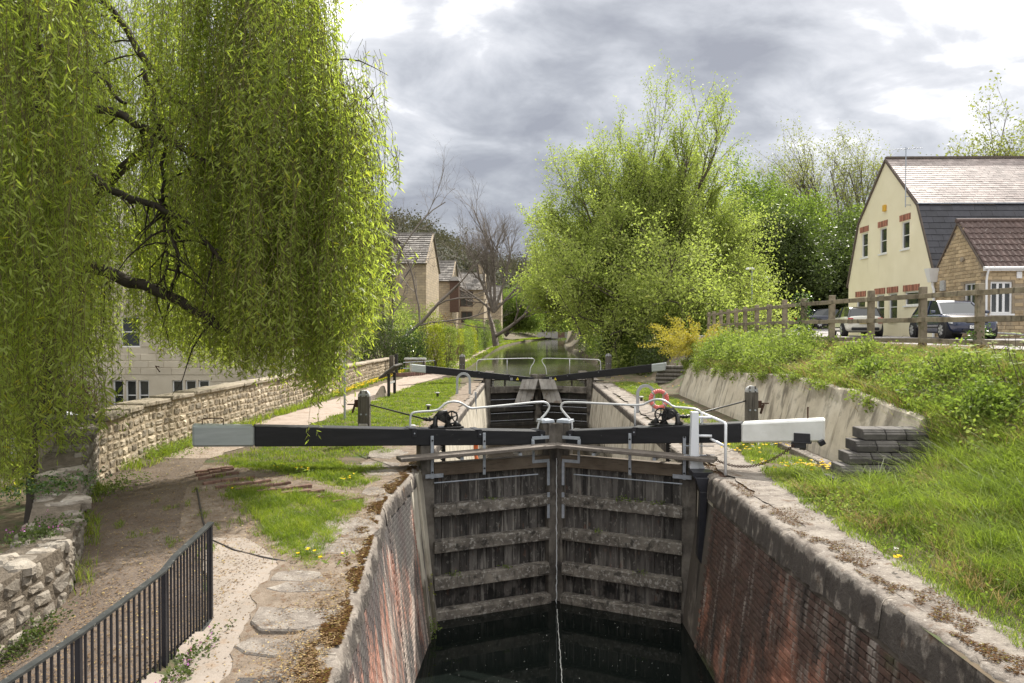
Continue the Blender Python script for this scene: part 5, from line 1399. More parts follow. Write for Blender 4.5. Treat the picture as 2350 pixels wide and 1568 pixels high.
b.box((-11.1, 108.9, 6.85), (2.4, .1, .1)); b.box((-11.1, 109.4, 5.7), (2.4, 1.2, .15)); b.obj('balcony', M['brown_frame'], hC)
b = MB(); b.box((-7.0, 113, 11.6), (.9, .9, 1.4)); b.obj('chimney', M['cottage'], hC)
hD = cottage('stone_house', 'most distant stone house half hidden behind the bare tree trunk', -12, -4.6, 135, 143, .8, 7.4, 10.5, [(-8, -7.2, 4, 6)])

# ---- pale mill behind the willow
ml = thing('mill_building', 'pale ashlar building with mullioned windows behind the weeping willow', 'building', (-16, 30, -1.35))
X0m, X1m = -27.0, -9.6
grp = [(-16.95, -16.5), (-16.42, -15.97), (-15.89, -15.45), (-14.5, -14.04), (-13.96, -13.5), (-13.42, -12.96)]
wn = [(a, c, -.85, .40) for a, c in grp] + [(-13.65, -12.85, 1.75, 3.0), (-16.6, -15.8, 1.75, 3.0), (-11.5, -10.7, 1.75, 3.0), (-22.5, -21.6, 1.75, 3.0)]
door = [(-19.6, -18.9, -1.35, .40), (-19.75, -18.2, .9, 2.9)]
b = MB(); rect_wall(b, (X0m, 30), (1, 0), (0, -1), X1m - X0m, -1.5, 6.5, [(a - X0m, c - X0m, z0, z1) for a, c, z0, z1 in wn + door], .15)
b.quad([(X1m, 30, -1.5), (X1m, 39, -1.5), (X1m, 39, 6.5), (X1m, 30, 6.5)]); b.quad([(X0m, 30, -1.5), (X0m, 39, -1.5), (X0m, 39, 6.5), (X0m, 30, 6.5)]); b.obj('wall', M['mill'], ml)
for a, c, z0, z1 in wn: window(ml, (0, 30), (1, 0), (0, -1), a, c, z0, z1, M['white_frame'], 1, 2, .05, .09, False)
b = MB(); b.hexa([(X0m - .2, 29.7, 6.5), (X1m + .2, 29.7, 6.5), (X1m + .2, 34.5, 9.6), (X0m - .2, 34.5, 9.6), (X0m - .2, 29.7, 6.62), (X1m + .2, 29.7, 6.62), (X1m + .2, 34.5, 9.72), (X0m - .2, 34.5, 9.72)]); b.obj('roof', M['cottage_slate'], ml)
for a, c, z0, z1 in door:
    b = MB(); b.box(((a + c) / 2, 30.09, (z0 + z1) / 2), (c - a, .06, z1 - z0)); d_ = b.obj('door', M['bluepaint'], ml)
    b = MB(); b.box(((a + c) / 2, 30.055, (z0 * .4 + z1 * .6)), ((c - a) * .3, .02, (z1 - z0) * .38)); b.obj('pane', M['glass'], d_)
    for k in range(1, 6): MB().box((a + (c - a) * k / 6, 30.058, (z0 + z1) / 2), (.012, .012, z1 - z0 - .02)).obj('board_strip', M['black_metal'], d_) if z0 > 0 else None
mv = brick_meshes('ashlar_block', (.62, .04, .27), M['mill'], 6, .012, .006, 22)
P = []; z = -.95; r_ = 0
while z < 3.9:
    x = -18.0 + (.32 if r_ % 2 else 0)
    while x < -11.2:
        if not any(a - .33 < x < c + .33 and z0 - .16 < z < z1 + .3 for a, c, z0, z1 in wn + door):
            P.append((random.randrange(6), Matrix.Translation((x, 29.985, z))))
        x += .635
    z += .285; r_ += 1
pieces(ml, 'ashlar_block', mv, P, 'ashlar', M['mill'], 300)
b = MB(); b.tube([(-15.0, 29.95, .95), (-15.0, 29.65, 1.0)], .02, 5); b.tube([(-15.0, 29.65, 1.0), (-15.0, 29.98, .75)], .02, 5); b.obj('wall_bracket', M['rust'], ml)


# ------------------------------------------------------------------ cars
def carpaint(nm, c, r=.25):
    m = bpy.data.materials.new(nm); m.use_nodes = True; b_ = m.node_tree.nodes['Principled BSDF']
    b_.inputs['Base Color'].default_value = (*c, 1); b_.inputs['Roughness'].default_value = r; b_.inputs['Coat Weight'].default_value = 1; b_.inputs['Coat Roughness'].default_value = .04
    return m


M['rubber'] = mat('tyre_rubber', [(.012, .012, .012), (.022, .021, .02)], 20, .85, .1)
M['alloy'] = mat('silver_wheel', [(.42, .43, .45), (.5, .5, .52)], 20, .35, 0, metal=.6)
M['lampglass'] = glassy('headlamp_glass', (.48, .50, .50), .12, .8)
M['redlamp'] = glassy('tail_lamp', (.42, .02, .015), .15, .7)
M['trim'] = mat('black_trim', [(.012, .012, .012), (.02, .02, .02)], 10, .6, .05)
M['plate_w'] = mat('white_plate', [(.75, .75, .72)], 3, .5, 0); M['plate_y'] = mat('yellow_plate', [(.75, .55, .06)], 3, .5, 0)


def car(label, x, y, z, heading, paint, L=4.3, W=1.74, H=1.46, hatch=False, roof=None, plates=None):
    c = thing('parked_car', label, 'car', (x, y, z), heading, 'cars parked outside the houses')
    hl, hw = L / 2, W / 2
    # lofted lower body: (x, bottom, shoulder, half width)
    hood = .74 * H / 1.46
    st = [(-hl, .42, .62, .60), (-hl + .06, .28, .86, .78), (-hl + .3, .22, .93, .93), (-1.5, .20, .96, .985), (-.8, .18, .95, 1), (.0, .18, .93, 1), (.8, .18, .92, 1), (1.15, .2, .90, .985), (1.55, .22, .84, .96), (hl - .28, .22, .76, .90), (hl - .08, .25, .68, .80), (hl, .36, .56, .66)]
    if hatch: st[0] = (-hl, .40, .90, .74); st[1] = (-hl + .05, .28, .95, .84)
    ar = [(-hl * .62, .33), (hl * .64, .33)]
    b = MB(); rows_ = []
    for X, zb_, zs, wv in st:
        w_ = hw * wv
        rows_.append([(X, 0, zb_), (X, w_ * .86, zb_), (X, w_ * .98, zb_ + .12), (X, w_, zb_ + (zs - zb_) * .55), (X, w_ * .97, zs - .05), (X, w_ * .88, zs), (X, w_ * .4, zs + .03), (X, 0, zs + .035),
                      (X, -w_ * .4, zs + .03), (X, -w_ * .88, zs), (X, -w_ * .97, zs - .05), (X, -w_, zb_ + (zs - zb_) * .55), (X, -w_ * .98, zb_ + .12), (X, -w_ * .86, zb_)])
    # rounder by subdividing stations
    b.grid(rows_, closed=True); b.addf(list(range(13, -1, -1))); b.addf([len(b.v) - 14 + k for k in range(14)])
    body = b.obj('body', paint, c, world=False, smooth=True)
    md = body.modifiers.new('s', 'SUBSURF'); md.levels = md.render_levels = 1
    # glasshouse
    xb0, xb1 = (-hl + (.12 if hatch else .42)), 1.02; xt0, xt1 = (-hl + (.45 if hatch else 1.0)), .22; zb0, zt = .90, H - .03
    wb, wt = hw * .90, hw * .70
    rows_ = []
    for X, zz, wv in ((xb0, zb0, wb * .92), (xt0 - .12, zt - .10, wt * .98), (xt0, zt - .02, wt), ((xt0 + xt1) / 2, zt + .02, wt * 1.02), (xt1, zt - .01, wt), (xt1 + .14, zt - .10, wt * .99), (xb1, zb0, wb * .93)):
        rows_.append([(X, wv, zz), (X, -wv, zz)])
    b = MB(); n_ = len(rows_)
    # windscreen, rear screen
    g1 = MB(); g1.quad([rows_[-1][0], rows_[-1][1], rows_[-2][1], rows_[-2][0]]); g1.obj('windscreen', M['glass'], c, world=False)
    g1 = MB(); g1.quad([rows_[0][1], rows_[0][0], rows_[1][0], rows_[1][1]]); g1.obj('rear_window', M['glass'], c, world=False)
    b = MB(); b.grid([[r[0], (r[0][0], 0, r[0][2] + .015), r[1]] for r in rows_[1:-1]]); b.obj('roof', roof or paint, c, world=False, smooth=True)
    for s_ in (0, 1):
        sg = 1 if s_ == 0 else -1
        poly = [(xb0, sg * wb * .92, zb0)] + [r[s_] for r in rows_[1:-1]] + [(xb1, sg * wb * .93, zb0)]
        base = [(xb1 - (xb1 - xb0) * k / 4, sg * wb * (.93 + .07 * math.sin(math.pi * k / 4)), zb0 - .0) for k in range(1, 4)]
        g1 = MB(); g1.quad(poly + base); g1.obj('side_window', M['glass'], c, world=False)
        b = MB()
        for P0, P1 in (((xb1, sg * wb * .93, zb0), rows_[-2][s_]), ((xb0, sg * wb * .92, zb0), rows_[1][s_]), ((-.15, sg * (wb + .01), zb0), (-.2, sg * wt * 1.03, zt))):
            b.beam(P0, P1, .06, .05)
        b.beam(rows_[1][s_], rows_[-2][s_], .05, .05); b.obj('pillar', roof or paint, c, world=False)
        m_ = MB(); m_.box((.78, sg * (hw + .07), 1.0), (.12, .17, .12)); m_.obj('mirror', paint if not hatch else M['trim'], c, world=False, bevel=.03)
        MB().box((0, sg * (hw + .002), .42), (2.1, .02, .05)).obj('side_trim', M['trim'], c, world=False)
        for k, (ax, r) in enumerate(((-hl * .62, .315), (hl * .64, .315))):
            yy = sg * (hw - .10)
            MB().cyl((ax, sg * (hw - .22), r + .01), (ax, sg * (hw + .004), r + .01), r + .055, 24).obj('wheel_arch', M['trim'], c, world=False)
            wh = MB().tube([(ax, sg * (hw - .2), r), (ax, sg * (hw - .19), r), (ax, sg * (hw + .01), r), (ax, sg * (hw + .025), r)], [r * .9, r, r, r * .93], 24).obj('wheel', M['rubber'], c, world=False, smooth=True)
            b = MB(); b.cyl((ax, sg * (hw + .02), r), (ax, sg * (hw + .032), r), r * .64, 20); b.obj('rim', M['trim'], wh, world=False)
            b = MB()
            for q in range(7):
                a_ = 2 * math.pi * q / 7; b.beam((ax, sg * (hw + .036), r), (ax + r * .62 * math.cos(a_), sg * (hw + .036), r + r * .62 * math.sin(a_)), .02, .075)
            b.obj('spokes', M['alloy'], wh, world=False)
        b = MB(); b.hexa([(hl - .34, sg * hw * .60, .56), (hl - .02, sg * hw * .58, .54), (hl - .22, sg * hw * .90, .54), (hl - .40, sg * hw * .93, .56), (hl - .42, sg * hw * .60, .76), (hl - .14, sg * hw * .60, .70), (hl - .30, sg * hw * .88, .74), (hl - .55, sg * hw * .93, .77)]); b.obj('headlight', M['lampglass'], c, world=False, bevel=.02)
        b = MB(); b.box((-hl + .04, sg * hw * .74, .74), (.10, hw * .26, .26 if hatch else .16)); b.obj('tail_light', M['redlamp'], c, world=False, bevel=.02)
    MB().box((hl - .03, 0, .62), (.06, hw * .82, .11)).obj('grille', M['trim'], c, world=False, bevel=.015)
    MB().box((hl - .02, 0, .30), (.06, hw * 1.1, .10)).obj('lower_grille', M['trim'], c, world=False, bevel=.015)
    MB().box((-hl + .02, 0, .36), (.08, hw * 1.4, .14)).obj('rear_bumper', M['trim'] if hatch else paint, c, world=False, bevel=.03)
    for s_, mt, txt in ((1, M['plate_w'], (plates or ('', ''))[0]), (-1, M['plate_y'], (plates or ('', ''))[1])):
        zz = .43 if s_ > 0 else .66
        MB().box((s_ * (hl + .035), 0, zz), (.02, .52, .115)).obj('number_plate', mt, c, world=False)
        if txt:
            fc = bpy.data.curves.new('plate_text', 'FONT'); fc.body = txt; fc.size = .12; fc.align_x = 'CENTER'; fc.align_y = 'CENTER'; fc.extrude = .001
            ft = bpy.data.objects.new('plate_text_curve', fc); tme = bpy.data.meshes.new_from_object(ft); bpy.data.objects.remove(ft); tme.materials.clear(); tme.materials.append(M['trim'])
            fo = bpy.data.objects.new('plate_text', tme); COL.objects.link(fo); fo.parent = c
            fo.location = (s_ * (hl + .047), 0 if s_ < 0 else -.12, zz); fo.rotation_euler = (R(90), 0, R(90) * s_)
    return c


blue = carpaint('dark_blue_car_paint', (.012, .020, .055)); white = carpaint('cream_white_car_paint', (.66, .65, .56)); navy = carpaint('navy_car_paint', (.008, .012, .03)); black = carpaint('black_car_paint', (.008, .008, .009)); silver = carpaint('pale_silver_car_paint', (.60, .62, .65))
car('dark blue saloon car facing the fence with sun-glazed windscreen', 17.05, 30.0 - .2, float(z_right(17, 29)) + .03, R(-90) - .10, blue, plates=('GP0', '')) if False else None
car('dark blue car parked nose to the fence beside the stone extension', 16.35, 28.9, 2.14, R(-90) - .12, blue, 4.3, 1.74, 1.48, plates=('GP0', ''))
car('small white hatchback with black roof, seen from behind, by the cream wall', 16.0, 36.4, 2.14, R(90) - .18, white, 3.8, 1.72, 1.42, hatch=True, roof=black, plates=('', '6 E'))
car('dark navy saloon parked farthest off, beyond the fence and before the trees', 22.3, 55.0, 2.55, R(14), navy, 4.7, 1.8, 1.42)
car('pale silver car glimpsed through the willow below the towpath wall', -13.4, 20.5, -1.33, R(-8), silver, 4.2, 1.74, 1.48)

# ------------------------------------------------------------------ lamps
for x, y, zt, lb in ((16.2, 50.0, 5.9, 'slim grey street lamp standing clear of the trees behind the fence'), (13.6, 45.0, 6.1, 'street lamp with pale head half hidden in the big tree')):
    p = thing('street_lamp', lb, 'street lamp', (x, y, 2.3), 0, 'street lamps behind the fence')
    MB().tube([(x, y, 2.1), (x, y, 3.2), (x, y, zt)], [.07, .05, .035], 8).obj('column', M['galv'], p)
    MB().box((x - .12, y, zt + .03), (.55, .22, .12), top=.7).obj('lantern', M['white_frame'], p, bevel=.02)
fp = thing('wooden_fence', 'far pale wooden panel fence across the end of the canal', 'fence', (8, 205, 0))
for k in range(9): MB().box((4.0 + 1.9 * k, 205 + .3 * k, .8 + .1 * (k % 2)), (1.8, .08, 1.5 + .2 * (k % 3)), tint=random.random()).obj('panel', M['tread'] if k % 4 == 3 else M['postpale'], fp)
fp = thing('wooden_fence', 'brown close-board fence under the clipped yellow hedge', 'fence', (-6, 55, 0))
for k in range(14): MB().box((-6.45 + .09 * k, 54.8 + .16 * k, .75), (.13, .03, 1.5 + random.uniform(-.03, .03)), (0, 0, R(58)), tint=random.random()).obj('board', M['tread'], fp)
fp = thing('wooden_fence', 'weathered garden fence farther along the towpath hedges', 'fence', (-5.5, 90, 0))
for k in range(16): MB().box((-5.75 + .01 * k, 88 + .9 * k, 1.), (.06, .8, 1.6), tint=random.random()).obj('board', M['postpale'], fp)
# ------------------------------------------------------------------ vegetation
def unit(a): return a / np.maximum(np.linalg.norm(a, axis=-1, keepdims=True), 1e-9)


def leaves_np(P, D, Nn, L, W, tint, fold=.12):
    """one folded 4-point leaf per row"""
    D = unit(D); S = unit(np.cross(D, Nn)); Nn = np.cross(S, D); n = len(P)
    L = L[:, None]; W = W[:, None]
    V = np.stack([P, P + D * L * .45 + S * W * .5 + Nn * W * fold, P + D * L, P + D * L * .45 - S * W * .5 + Nn * W * fold], 1).reshape(-1, 3)
    q = np.arange(n * 4).reshape(n, 4)
    return V, q, np.repeat(tint, 4)


def leaf_obj(name, P, D, Nn, L, W, tint, mt, parent=None, **kw):
    V, q, t = leaves_np(P, D, Nn, L, W, tint)
    return place(name, npmesh(name, V, quads=q, tint=t, mt=mt), parent, **kw)


def rnd_dir(n, zb=0.):
    d = rng.normal(size=(n, 3)); d[:, 2] += zb; return unit(d)


def leaf_cloud(name, C, spread, per, size, mt, parent=None, zb=.3, asp=.5, tbase=None, **kw):
    """leaves scattered round the points C"""
    C = np.asarray(C, float); n = len(C) * per
    P = np.repeat(C, per, 0) + rng.normal(size=(n, 3)) * spread
    D = rnd_dir(n, -.25); Nn = rnd_dir(n, zb)
    L = size * rng.uniform(.6, 1.35, n)
    t = np.clip(np.repeat(rng.uniform(0, 1, len(C)) if tbase is None else tbase, per) * .55 + rng.uniform(0, .45, n), 0, 1)
    return leaf_obj(name, P, D, Nn, L, L * asp, t, mt, parent, **kw)


def tubes_np(name, lines, mt, parent, n=5, **kw):
    """many tapering twigs: list of (points (k,3), radii (k,))"""
    VV = []; QQ = []; off = 0
    by = {}
    for P, r in lines: by.setdefault(len(P), []).append((P, r))
    for k, ls in by.items():
        P = np.array([l[0] for l in ls]); r = np.array([l[1] for l in ls]); m = len(ls)
        d = unit(P[:, -1] - P[:, 0]); ref = np.where(np.abs(d[:, 2:3]) < .85, np.array([[0, 0, 1.]]), np.array([[1., 0, 0]]))
        u = unit(np.cross(ref, d)); w = np.cross(d, u)
        a = np.arange(n) * 2 * np.pi / n
        ring = u[:, None, None, :] * np.cos(a)[None, None, :, None] + w[:, None, None, :] * np.sin(a)[None, None, :, None]
        V = P[:, :, None, :] + ring * r[:, :, None, None]
        idx = off + np.arange(m * k * n).reshape(m, k, n)
        A = idx[:, :-1, :]; B = idx[:, 1:, :]
        q = np.stack([A, np.roll(A, -1, 2), np.roll(B, -1, 2), B], -1).reshape(-1, 4)
        VV.append(V.reshape(-1, 3)); QQ.append(q); off += m * k * n
    V = np.concatenate(VV)
    return place(name, npmesh(name, V, quads=np.concatenate(QQ), tint=np.full(len(V), .5), mt=mt, smooth=True), parent, **kw)


def grow(rr, p, d, L, r, lvl, cfg, out, tips):
    k = 5; P = [np.array(p, float)]; d = np.array(d, float); d /= np.linalg.norm(d)
    wob_ = cfg.get('wob', .12)
    for i in range(k - 1):
        d = d + np.array([rr.gauss(0, wob_), rr.gauss(0, wob_), rr.gauss(0, wob_) + cfg.get('up', .05)])
        d /= np.linalg.norm(d); P.append(P[-1] + d * L / (k - 1))
    end = .25 if lvl == 0 else cfg.get('taper', .55)
    out[0 if lvl >= cfg['lv'] - 1 else 1].append((np.array(P), np.linspace(r, r * end, k)))
    if lvl <= cfg.get('leaflv', 0):
        tips.extend(P[1:])
    if lvl == 0: return
    nc = cfg['n'][cfg['lv'] - lvl]
    for c in range(nc):
        t = cfg.get('t0', .3) + (1 - cfg.get('t0', .3)) * (c + rr.random()) / nc
        i = min(int(t * (k - 1)), k - 2); f = t * (k - 1) - i
        q = P[i] * (1 - f) + P[i + 1] * f; ax = P[i + 1] - P[i]; ax /= np.linalg.norm(ax)
        v = np.array([rr.gauss(0, 1), rr.gauss(0, 1), rr.gauss(0, 1)]); v -= ax * v.dot(ax); v /= np.linalg.norm(v)
        a = R(rr.uniform(*cfg['ang'])); nd = ax * math.cos(a) + v * math.sin(a)
        grow(rr, q, nd, L * cfg['lr'] * rr.uniform(.75, 1.2), r * cfg.get('rr', .5) * (1.1 - .4 * t), lvl - 1, cfg, out, tips)


def tree(name, label, base, stems, cfg, bark, leaf=None, per=3, spread=.25, size=.16, seed=1, group=None, asp=.5, twign=3, keep=None):
    """stems: list of (direction, length, radius)"""
    rr = random.Random(seed); t = thing(name, label, 'tree', tuple(base), 0, group)
    out = ([], []); tips = []
    for s_ in stems: grow(rr, s_[3] if len(s_) > 3 else base, s_[0], s_[1], s_[2], cfg['lv'] if len(s_) < 5 else s_[4], cfg, out, tips)
    if keep:
        tips = [p for p in tips if keep(p)]; out = ([o_ for o_ in out[0] if keep(o_[0][-1])], [o_ for o_ in out[1] if keep(o_[0][-1])])
    tubes_np('trunk', out[0], bark, t, 7)
    if out[1]: tubes_np('branches', out[1], bark, t, twign)
    if leaf is not None: leaf_cloud('crown', np.array(tips), spread, per, size, leaf, t, asp=asp)
    return t, tips


M['bark'] = mat('grey_brown_bark', [(.07, .055, .042), (.14, .115, .09)], 3, .9, .5, 20, stretch=(1, 1, .3))
M['bark_dark'] = mat('dark_willow_bark', [(.022, .017, .013), (.06, .047, .035)], 4, .9, .7, 20, stretch=(1, 1, .4), layers=[dict(scale=3, lo=.6, hi=.7, col=(.04, .055, .015), amt=.6)])
M['bark_grey'] = mat('bare_tree_bark', [(.12, .10, .085), (.22, .19, .16)], 2, .9, .4, 20)
M['l_willow'] = leafmat('weeping_willow_leaf', (.14, .18, .036), (.34, .39, .10), .58, .45, .3, (1.65, 1.75, .85), (.40, .36, .05))
M['l_crack'] = leafmat('young_yellow_green_leaf', (.20, .24, .06), (.39, .43, .14), .45, .6, .12, (1.45, 1.62, .9), (.5, .48, .12))
M['l_dark'] = leafmat('dark_green_leaf', (.035, .052, .017), (.11, .14, .045), .32, .5, .25, (1.5, 1.7, .9))
M['l_mid'] = leafmat('mid_green_leaf', (.08, .12, .028), (.21, .27, .07), .42, .6, .12, (1.6, 1.75, .85))
M['l_pale'] = leafmat('pale_olive_leaf', (.15, .17, .06), (.28, .29, .11), .45, .5, .3, (1.5, 1.6, .8))
M['l_yellow'] = leafmat('golden_privet_leaf', (.12, .15, .02), (.34, .36, .04), .45, .45, .35, (1.6, 1.7, .5))
M['l_purple'] = leafmat('bronze_twiggy_leaf', (.09, .05, .035), (.20, .15, .07), .35, .55, .3, (1.6, 1.4, .9))
M['l_ochre'] = leafmat('ochre_conifer_spray', (.22, .20, .04), (.44, .38, .08), .4, .5, .3, (1.5, 1.5, .7))
M['l_bramble'] = leafmat('bramble_leaf', (.10, .14, .035), (.28, .33, .09), .4, .65, .12, (1.5, 1.65, .9), (.34, .38, .16))
M['l_ivy'] = leafmat('ivy_leaf', (.015, .035, .008), (.07, .13, .02), .25, .32, .6, (2, 2.2, .8), (.24, .3, .06))
M['grass'] = leafmat('lawn_blade', (.095, .145, .018), (.245, .305, .045), .42, .5, .25, (1.55, 1.65, .7), (.34, .34, .09))
M['grass_long'] = leafmat('long_bank_grass', (.10, .145, .024), (.275, .335, .07), .42, .45, .3, (1.5, 1.65, .75), (.38, .36, .14))
M['straw'] = leafmat('dry_grass', (.25, .19, .09), (.42, .33, .17), .35, .7, .2, (1.3, 1.2, .9))
M['litterm'] = leafmat('fallen_catkin', (.08, .045, .025), (.26, .175, .085), .1, .8, .2, (1, 1, 1), (.46, .36, .14))
M['mossm'] = leafmat('brown_moss', (.045, .022, .010), (.13, .066, .022), .15, .9, .1, (1.3, 1.1, .6), (.17, .16, .03))

# ---- the weeping willow
wt = thing('weeping_willow', 'huge weeping willow with long leafy curtains hanging over the towpath wall', 'tree', (-9.2, 14, -1.3))
rr = random.Random(21)
limbs = [
    [(-9.2, 14, -1.5), (-9.2, 14, .5), (-9.1, 13.9, 2.6), (-9.0, 13.8, 4.2)],
    [(-9.1, 13.9, 2.6), at(80, 590, 13.2), at(230, 622, 12.9), at(400, 685, 12.6), at(520, 760, 12.3)],
    [(-9.0, 13.8, 4.0), at(60, 240, 13.3), at(180, 235, 13), at(300, 275, 12.7), at(400, 330, 12.5), at(560, 420, 12.3)],
    [(-9.0, 13.8, 4.0), at(40, 320, 13.), at(170, 385, 12.6), at(300, 465, 12.4), at(390, 470, 12.3), at(520, 610, 12.2)],
    [(-9.0, 13.8, 4.2), at(120, 20, 14), at(60, -200, 14.5), at(250, 0, 13.8), at(360, 190, 13.4), at(480, 290, 13)],
    [at(30, -100, 13.8), at(110, 60, 13.6), at(170, 130, 13.4), at(290, 235, 13.2)],
    [(-9.0, 13.8, 4.2), (-8.8, 13.6, 7.), (-7.8, 13.2, 9.5), (-6.2, 13., 10.5), (-4.6, 12.9, 9.6), (-3.6, 12.9, 8.)],
    [(-9.0, 13.8, 4.2), (-9.4, 13.9, 7.5), (-10., 15., 10.5), (-11, 16.5, 11.5)],
    [(-8.9, 13.6, 4.), (-7.9, 12, 6.4), (-7.3, 10.8, 7.4), (-7.1, 9.8, 6.8)],
    [(-9.0, 13.8, 4.), (-7.5, 15, 6.5), (-5.8, 15.6, 8), (-4.2, 15.4, 7.2), (-3.4, 15, 6.)],
    [at(330, 160, 13), at(375, 290, 12.8), at(372, 430, 12.6), at(385, 560, 12.5), at(378, 690, 12.4)],
    [at(385, 420, 12.5), at(365, 470, 12.5), at(400, 540, 12.4), at(410, 620, 12.4)],
    [(-4.8, 12.9, 9.7), at(700, 120, 12.8), at(780, 260, 12.6), at(840, 360, 12.5)],
]
rad = [.42, .17, .11, .10, .12, .09, .18, .2, .12, .12, .045, .035, .05]
b = MB()
for P, r in zip(limbs, rad):
    Q = [np.array(p, float) for p in P]
    for _ in range(2):
        Z = [Q[0]]
        for a_, c_ in zip(Q[:-1], Q[1:]): Z += [.75 * a_ + .25 * c_, .25 * a_ + .75 * c_]
        Q = Z + [Q[-1]]
    Q = [q + np.array([rr.gauss(0, .03), rr.gauss(0, .03), rr.gauss(0, .03)]) for q in Q]
    b.tube(Q, [r * (1 - .72 * i / len(Q)) for i in range(len(Q))], 8)
b.obj('trunk', M['bark_dark'], wt, smooth=True)
# knotted side twigs around the visible limbs
tw = []
for P, r in zip(limbs[1:], rad[1:]):
    P = np.array(P)
    for k in range(16):
        t = rr.random() * (len(P) - 1.001); i = int(t); q = P[i] + (P[i + 1] - P[i]) * (t - i)
        d = np.array([rr.gauss(0, .6), rr.gauss(0, .5), rr.gauss(-.1, .6)]); L = rr.uniform(.4, 1.5); pts = [q]
        for s in range(5):
            d = d + np.array([rr.gauss(0, .25), rr.gauss(0, .2), -.28]); d /= np.linalg.norm(d); pts.append(pts[-1] + d * L / 5)
        tw.append((np.array(pts), np.linspace(.022, .004, 6)))
tubes_np('side_twigs', tw, M['bark_dark'], wt, 4)['kind'] = 'stuff'

# hanging strands: bottoms follow the curtain's lower edge, tops the dome
hem_x = [-200, 0, 60, 130, 175, 215, 245, 262, 300, 350, 420, 475, 520, 560, 600, 640, 660, 700, 735, 752, 765, 785, 815, 850, 870, 885]
hem_y = [1180, 1175, 1165, 1140, 1040, 985, 900, 770, 800, 850, 850, 880, 870, 905, 885, 925, 905, 890, 960, 950, 880, 858, 830, 800, 740, 700]
top_x = [-200, 665, 700, 722, 740, 775, 815, 840, 860, 875, 890]
top_z = [99, 99, 11, 9.0, 7.6, 6.9, 6.6, 6.3, 5.2, 4.4, 3.4]


def dome(x, y):
    dx = (x + 8.2) / 6.4; dy = (y - 13.8) / 6.0
    r2 = dx * dx + dy * dy
    return 4.6 + 7.8 * np.sqrt(np.maximum(0, 1 - r2)), r2


NB = 480
bx = []; tries = 0
while len(bx) < NB:
    x = rng.uniform(-15, -2.0); y = rng.uniform(8.3, 19.5); z, r2 = dome(x, y)
    if r2 > 1: continue
    if rng.random() > .30 + .70 * r2: continue
    if len(bx) % 5 == 0:
        x = rng.uniform(-5.6, -2.6); y = rng.uniform(11.2, 13.8); z, r2 = dome(x, y)
        if r2 > 1: continue
    px = 1208 + 1700 * x / y
    if px < -160 or px > 872: continue
    if 60 < px < 430 and z > 6.5 and rng.random() < .20: continue
    if x > -6.6 and y > 14.6: continue
    if px > 560 and y > 14.2: continue
    if y < 10.6 and px > 190: continue
    if 250 < px < 560 and y < 11.8: continue
    zt = z * (.62 + .38 * rng.random() ** .6)
    zt = min(zt, float(np.interp(px, top_x, top_z)) * rng.uniform(.88, 1.0))
    hem = float(np.interp(px, hem_x, hem_y)) - abs(rng.normal(0, 1)) * 55 - (rng.random() < .45) * rng.uniform(0, 520)
    if 90 < px < 250 and y > 11.: hem = min(hem, 850 + rng.uniform(-60, 40))
    zb = CAMZ - (hem - 755) / 1700 * y
    if zt - zb < .7: zt = zb + .7 + rng.random()
    bx.append((x, y, zt, zb))
bx = np.array(bx)
ST = []
for (x, y, zt, zb) in bx:
    z = zt; tb = rng.random()
    ST.append((x, y, zt, zb + .2, tb, .05))
    while z > zb + .5:
        L0 = min(rng.uniform(1.0, 2.5), z - zb); tn = np.clip(tb * .6 + rng.uniform(0, .5), 0, 1); ox, oy = rng.normal(0, .12, 2)
        for k in range(6):
            L1 = L0 * rng.uniform(.55, 1.0)
            ST.append((x + ox + rng.normal(0, .07), y + oy + rng.normal(0, .07), z + rng.normal(0, .1), max(z - L1, zb + abs(rng.normal(0, .15))), tn, rng.uniform(.08, .34)))
        z -= rng.uniform(.75, 1.35)
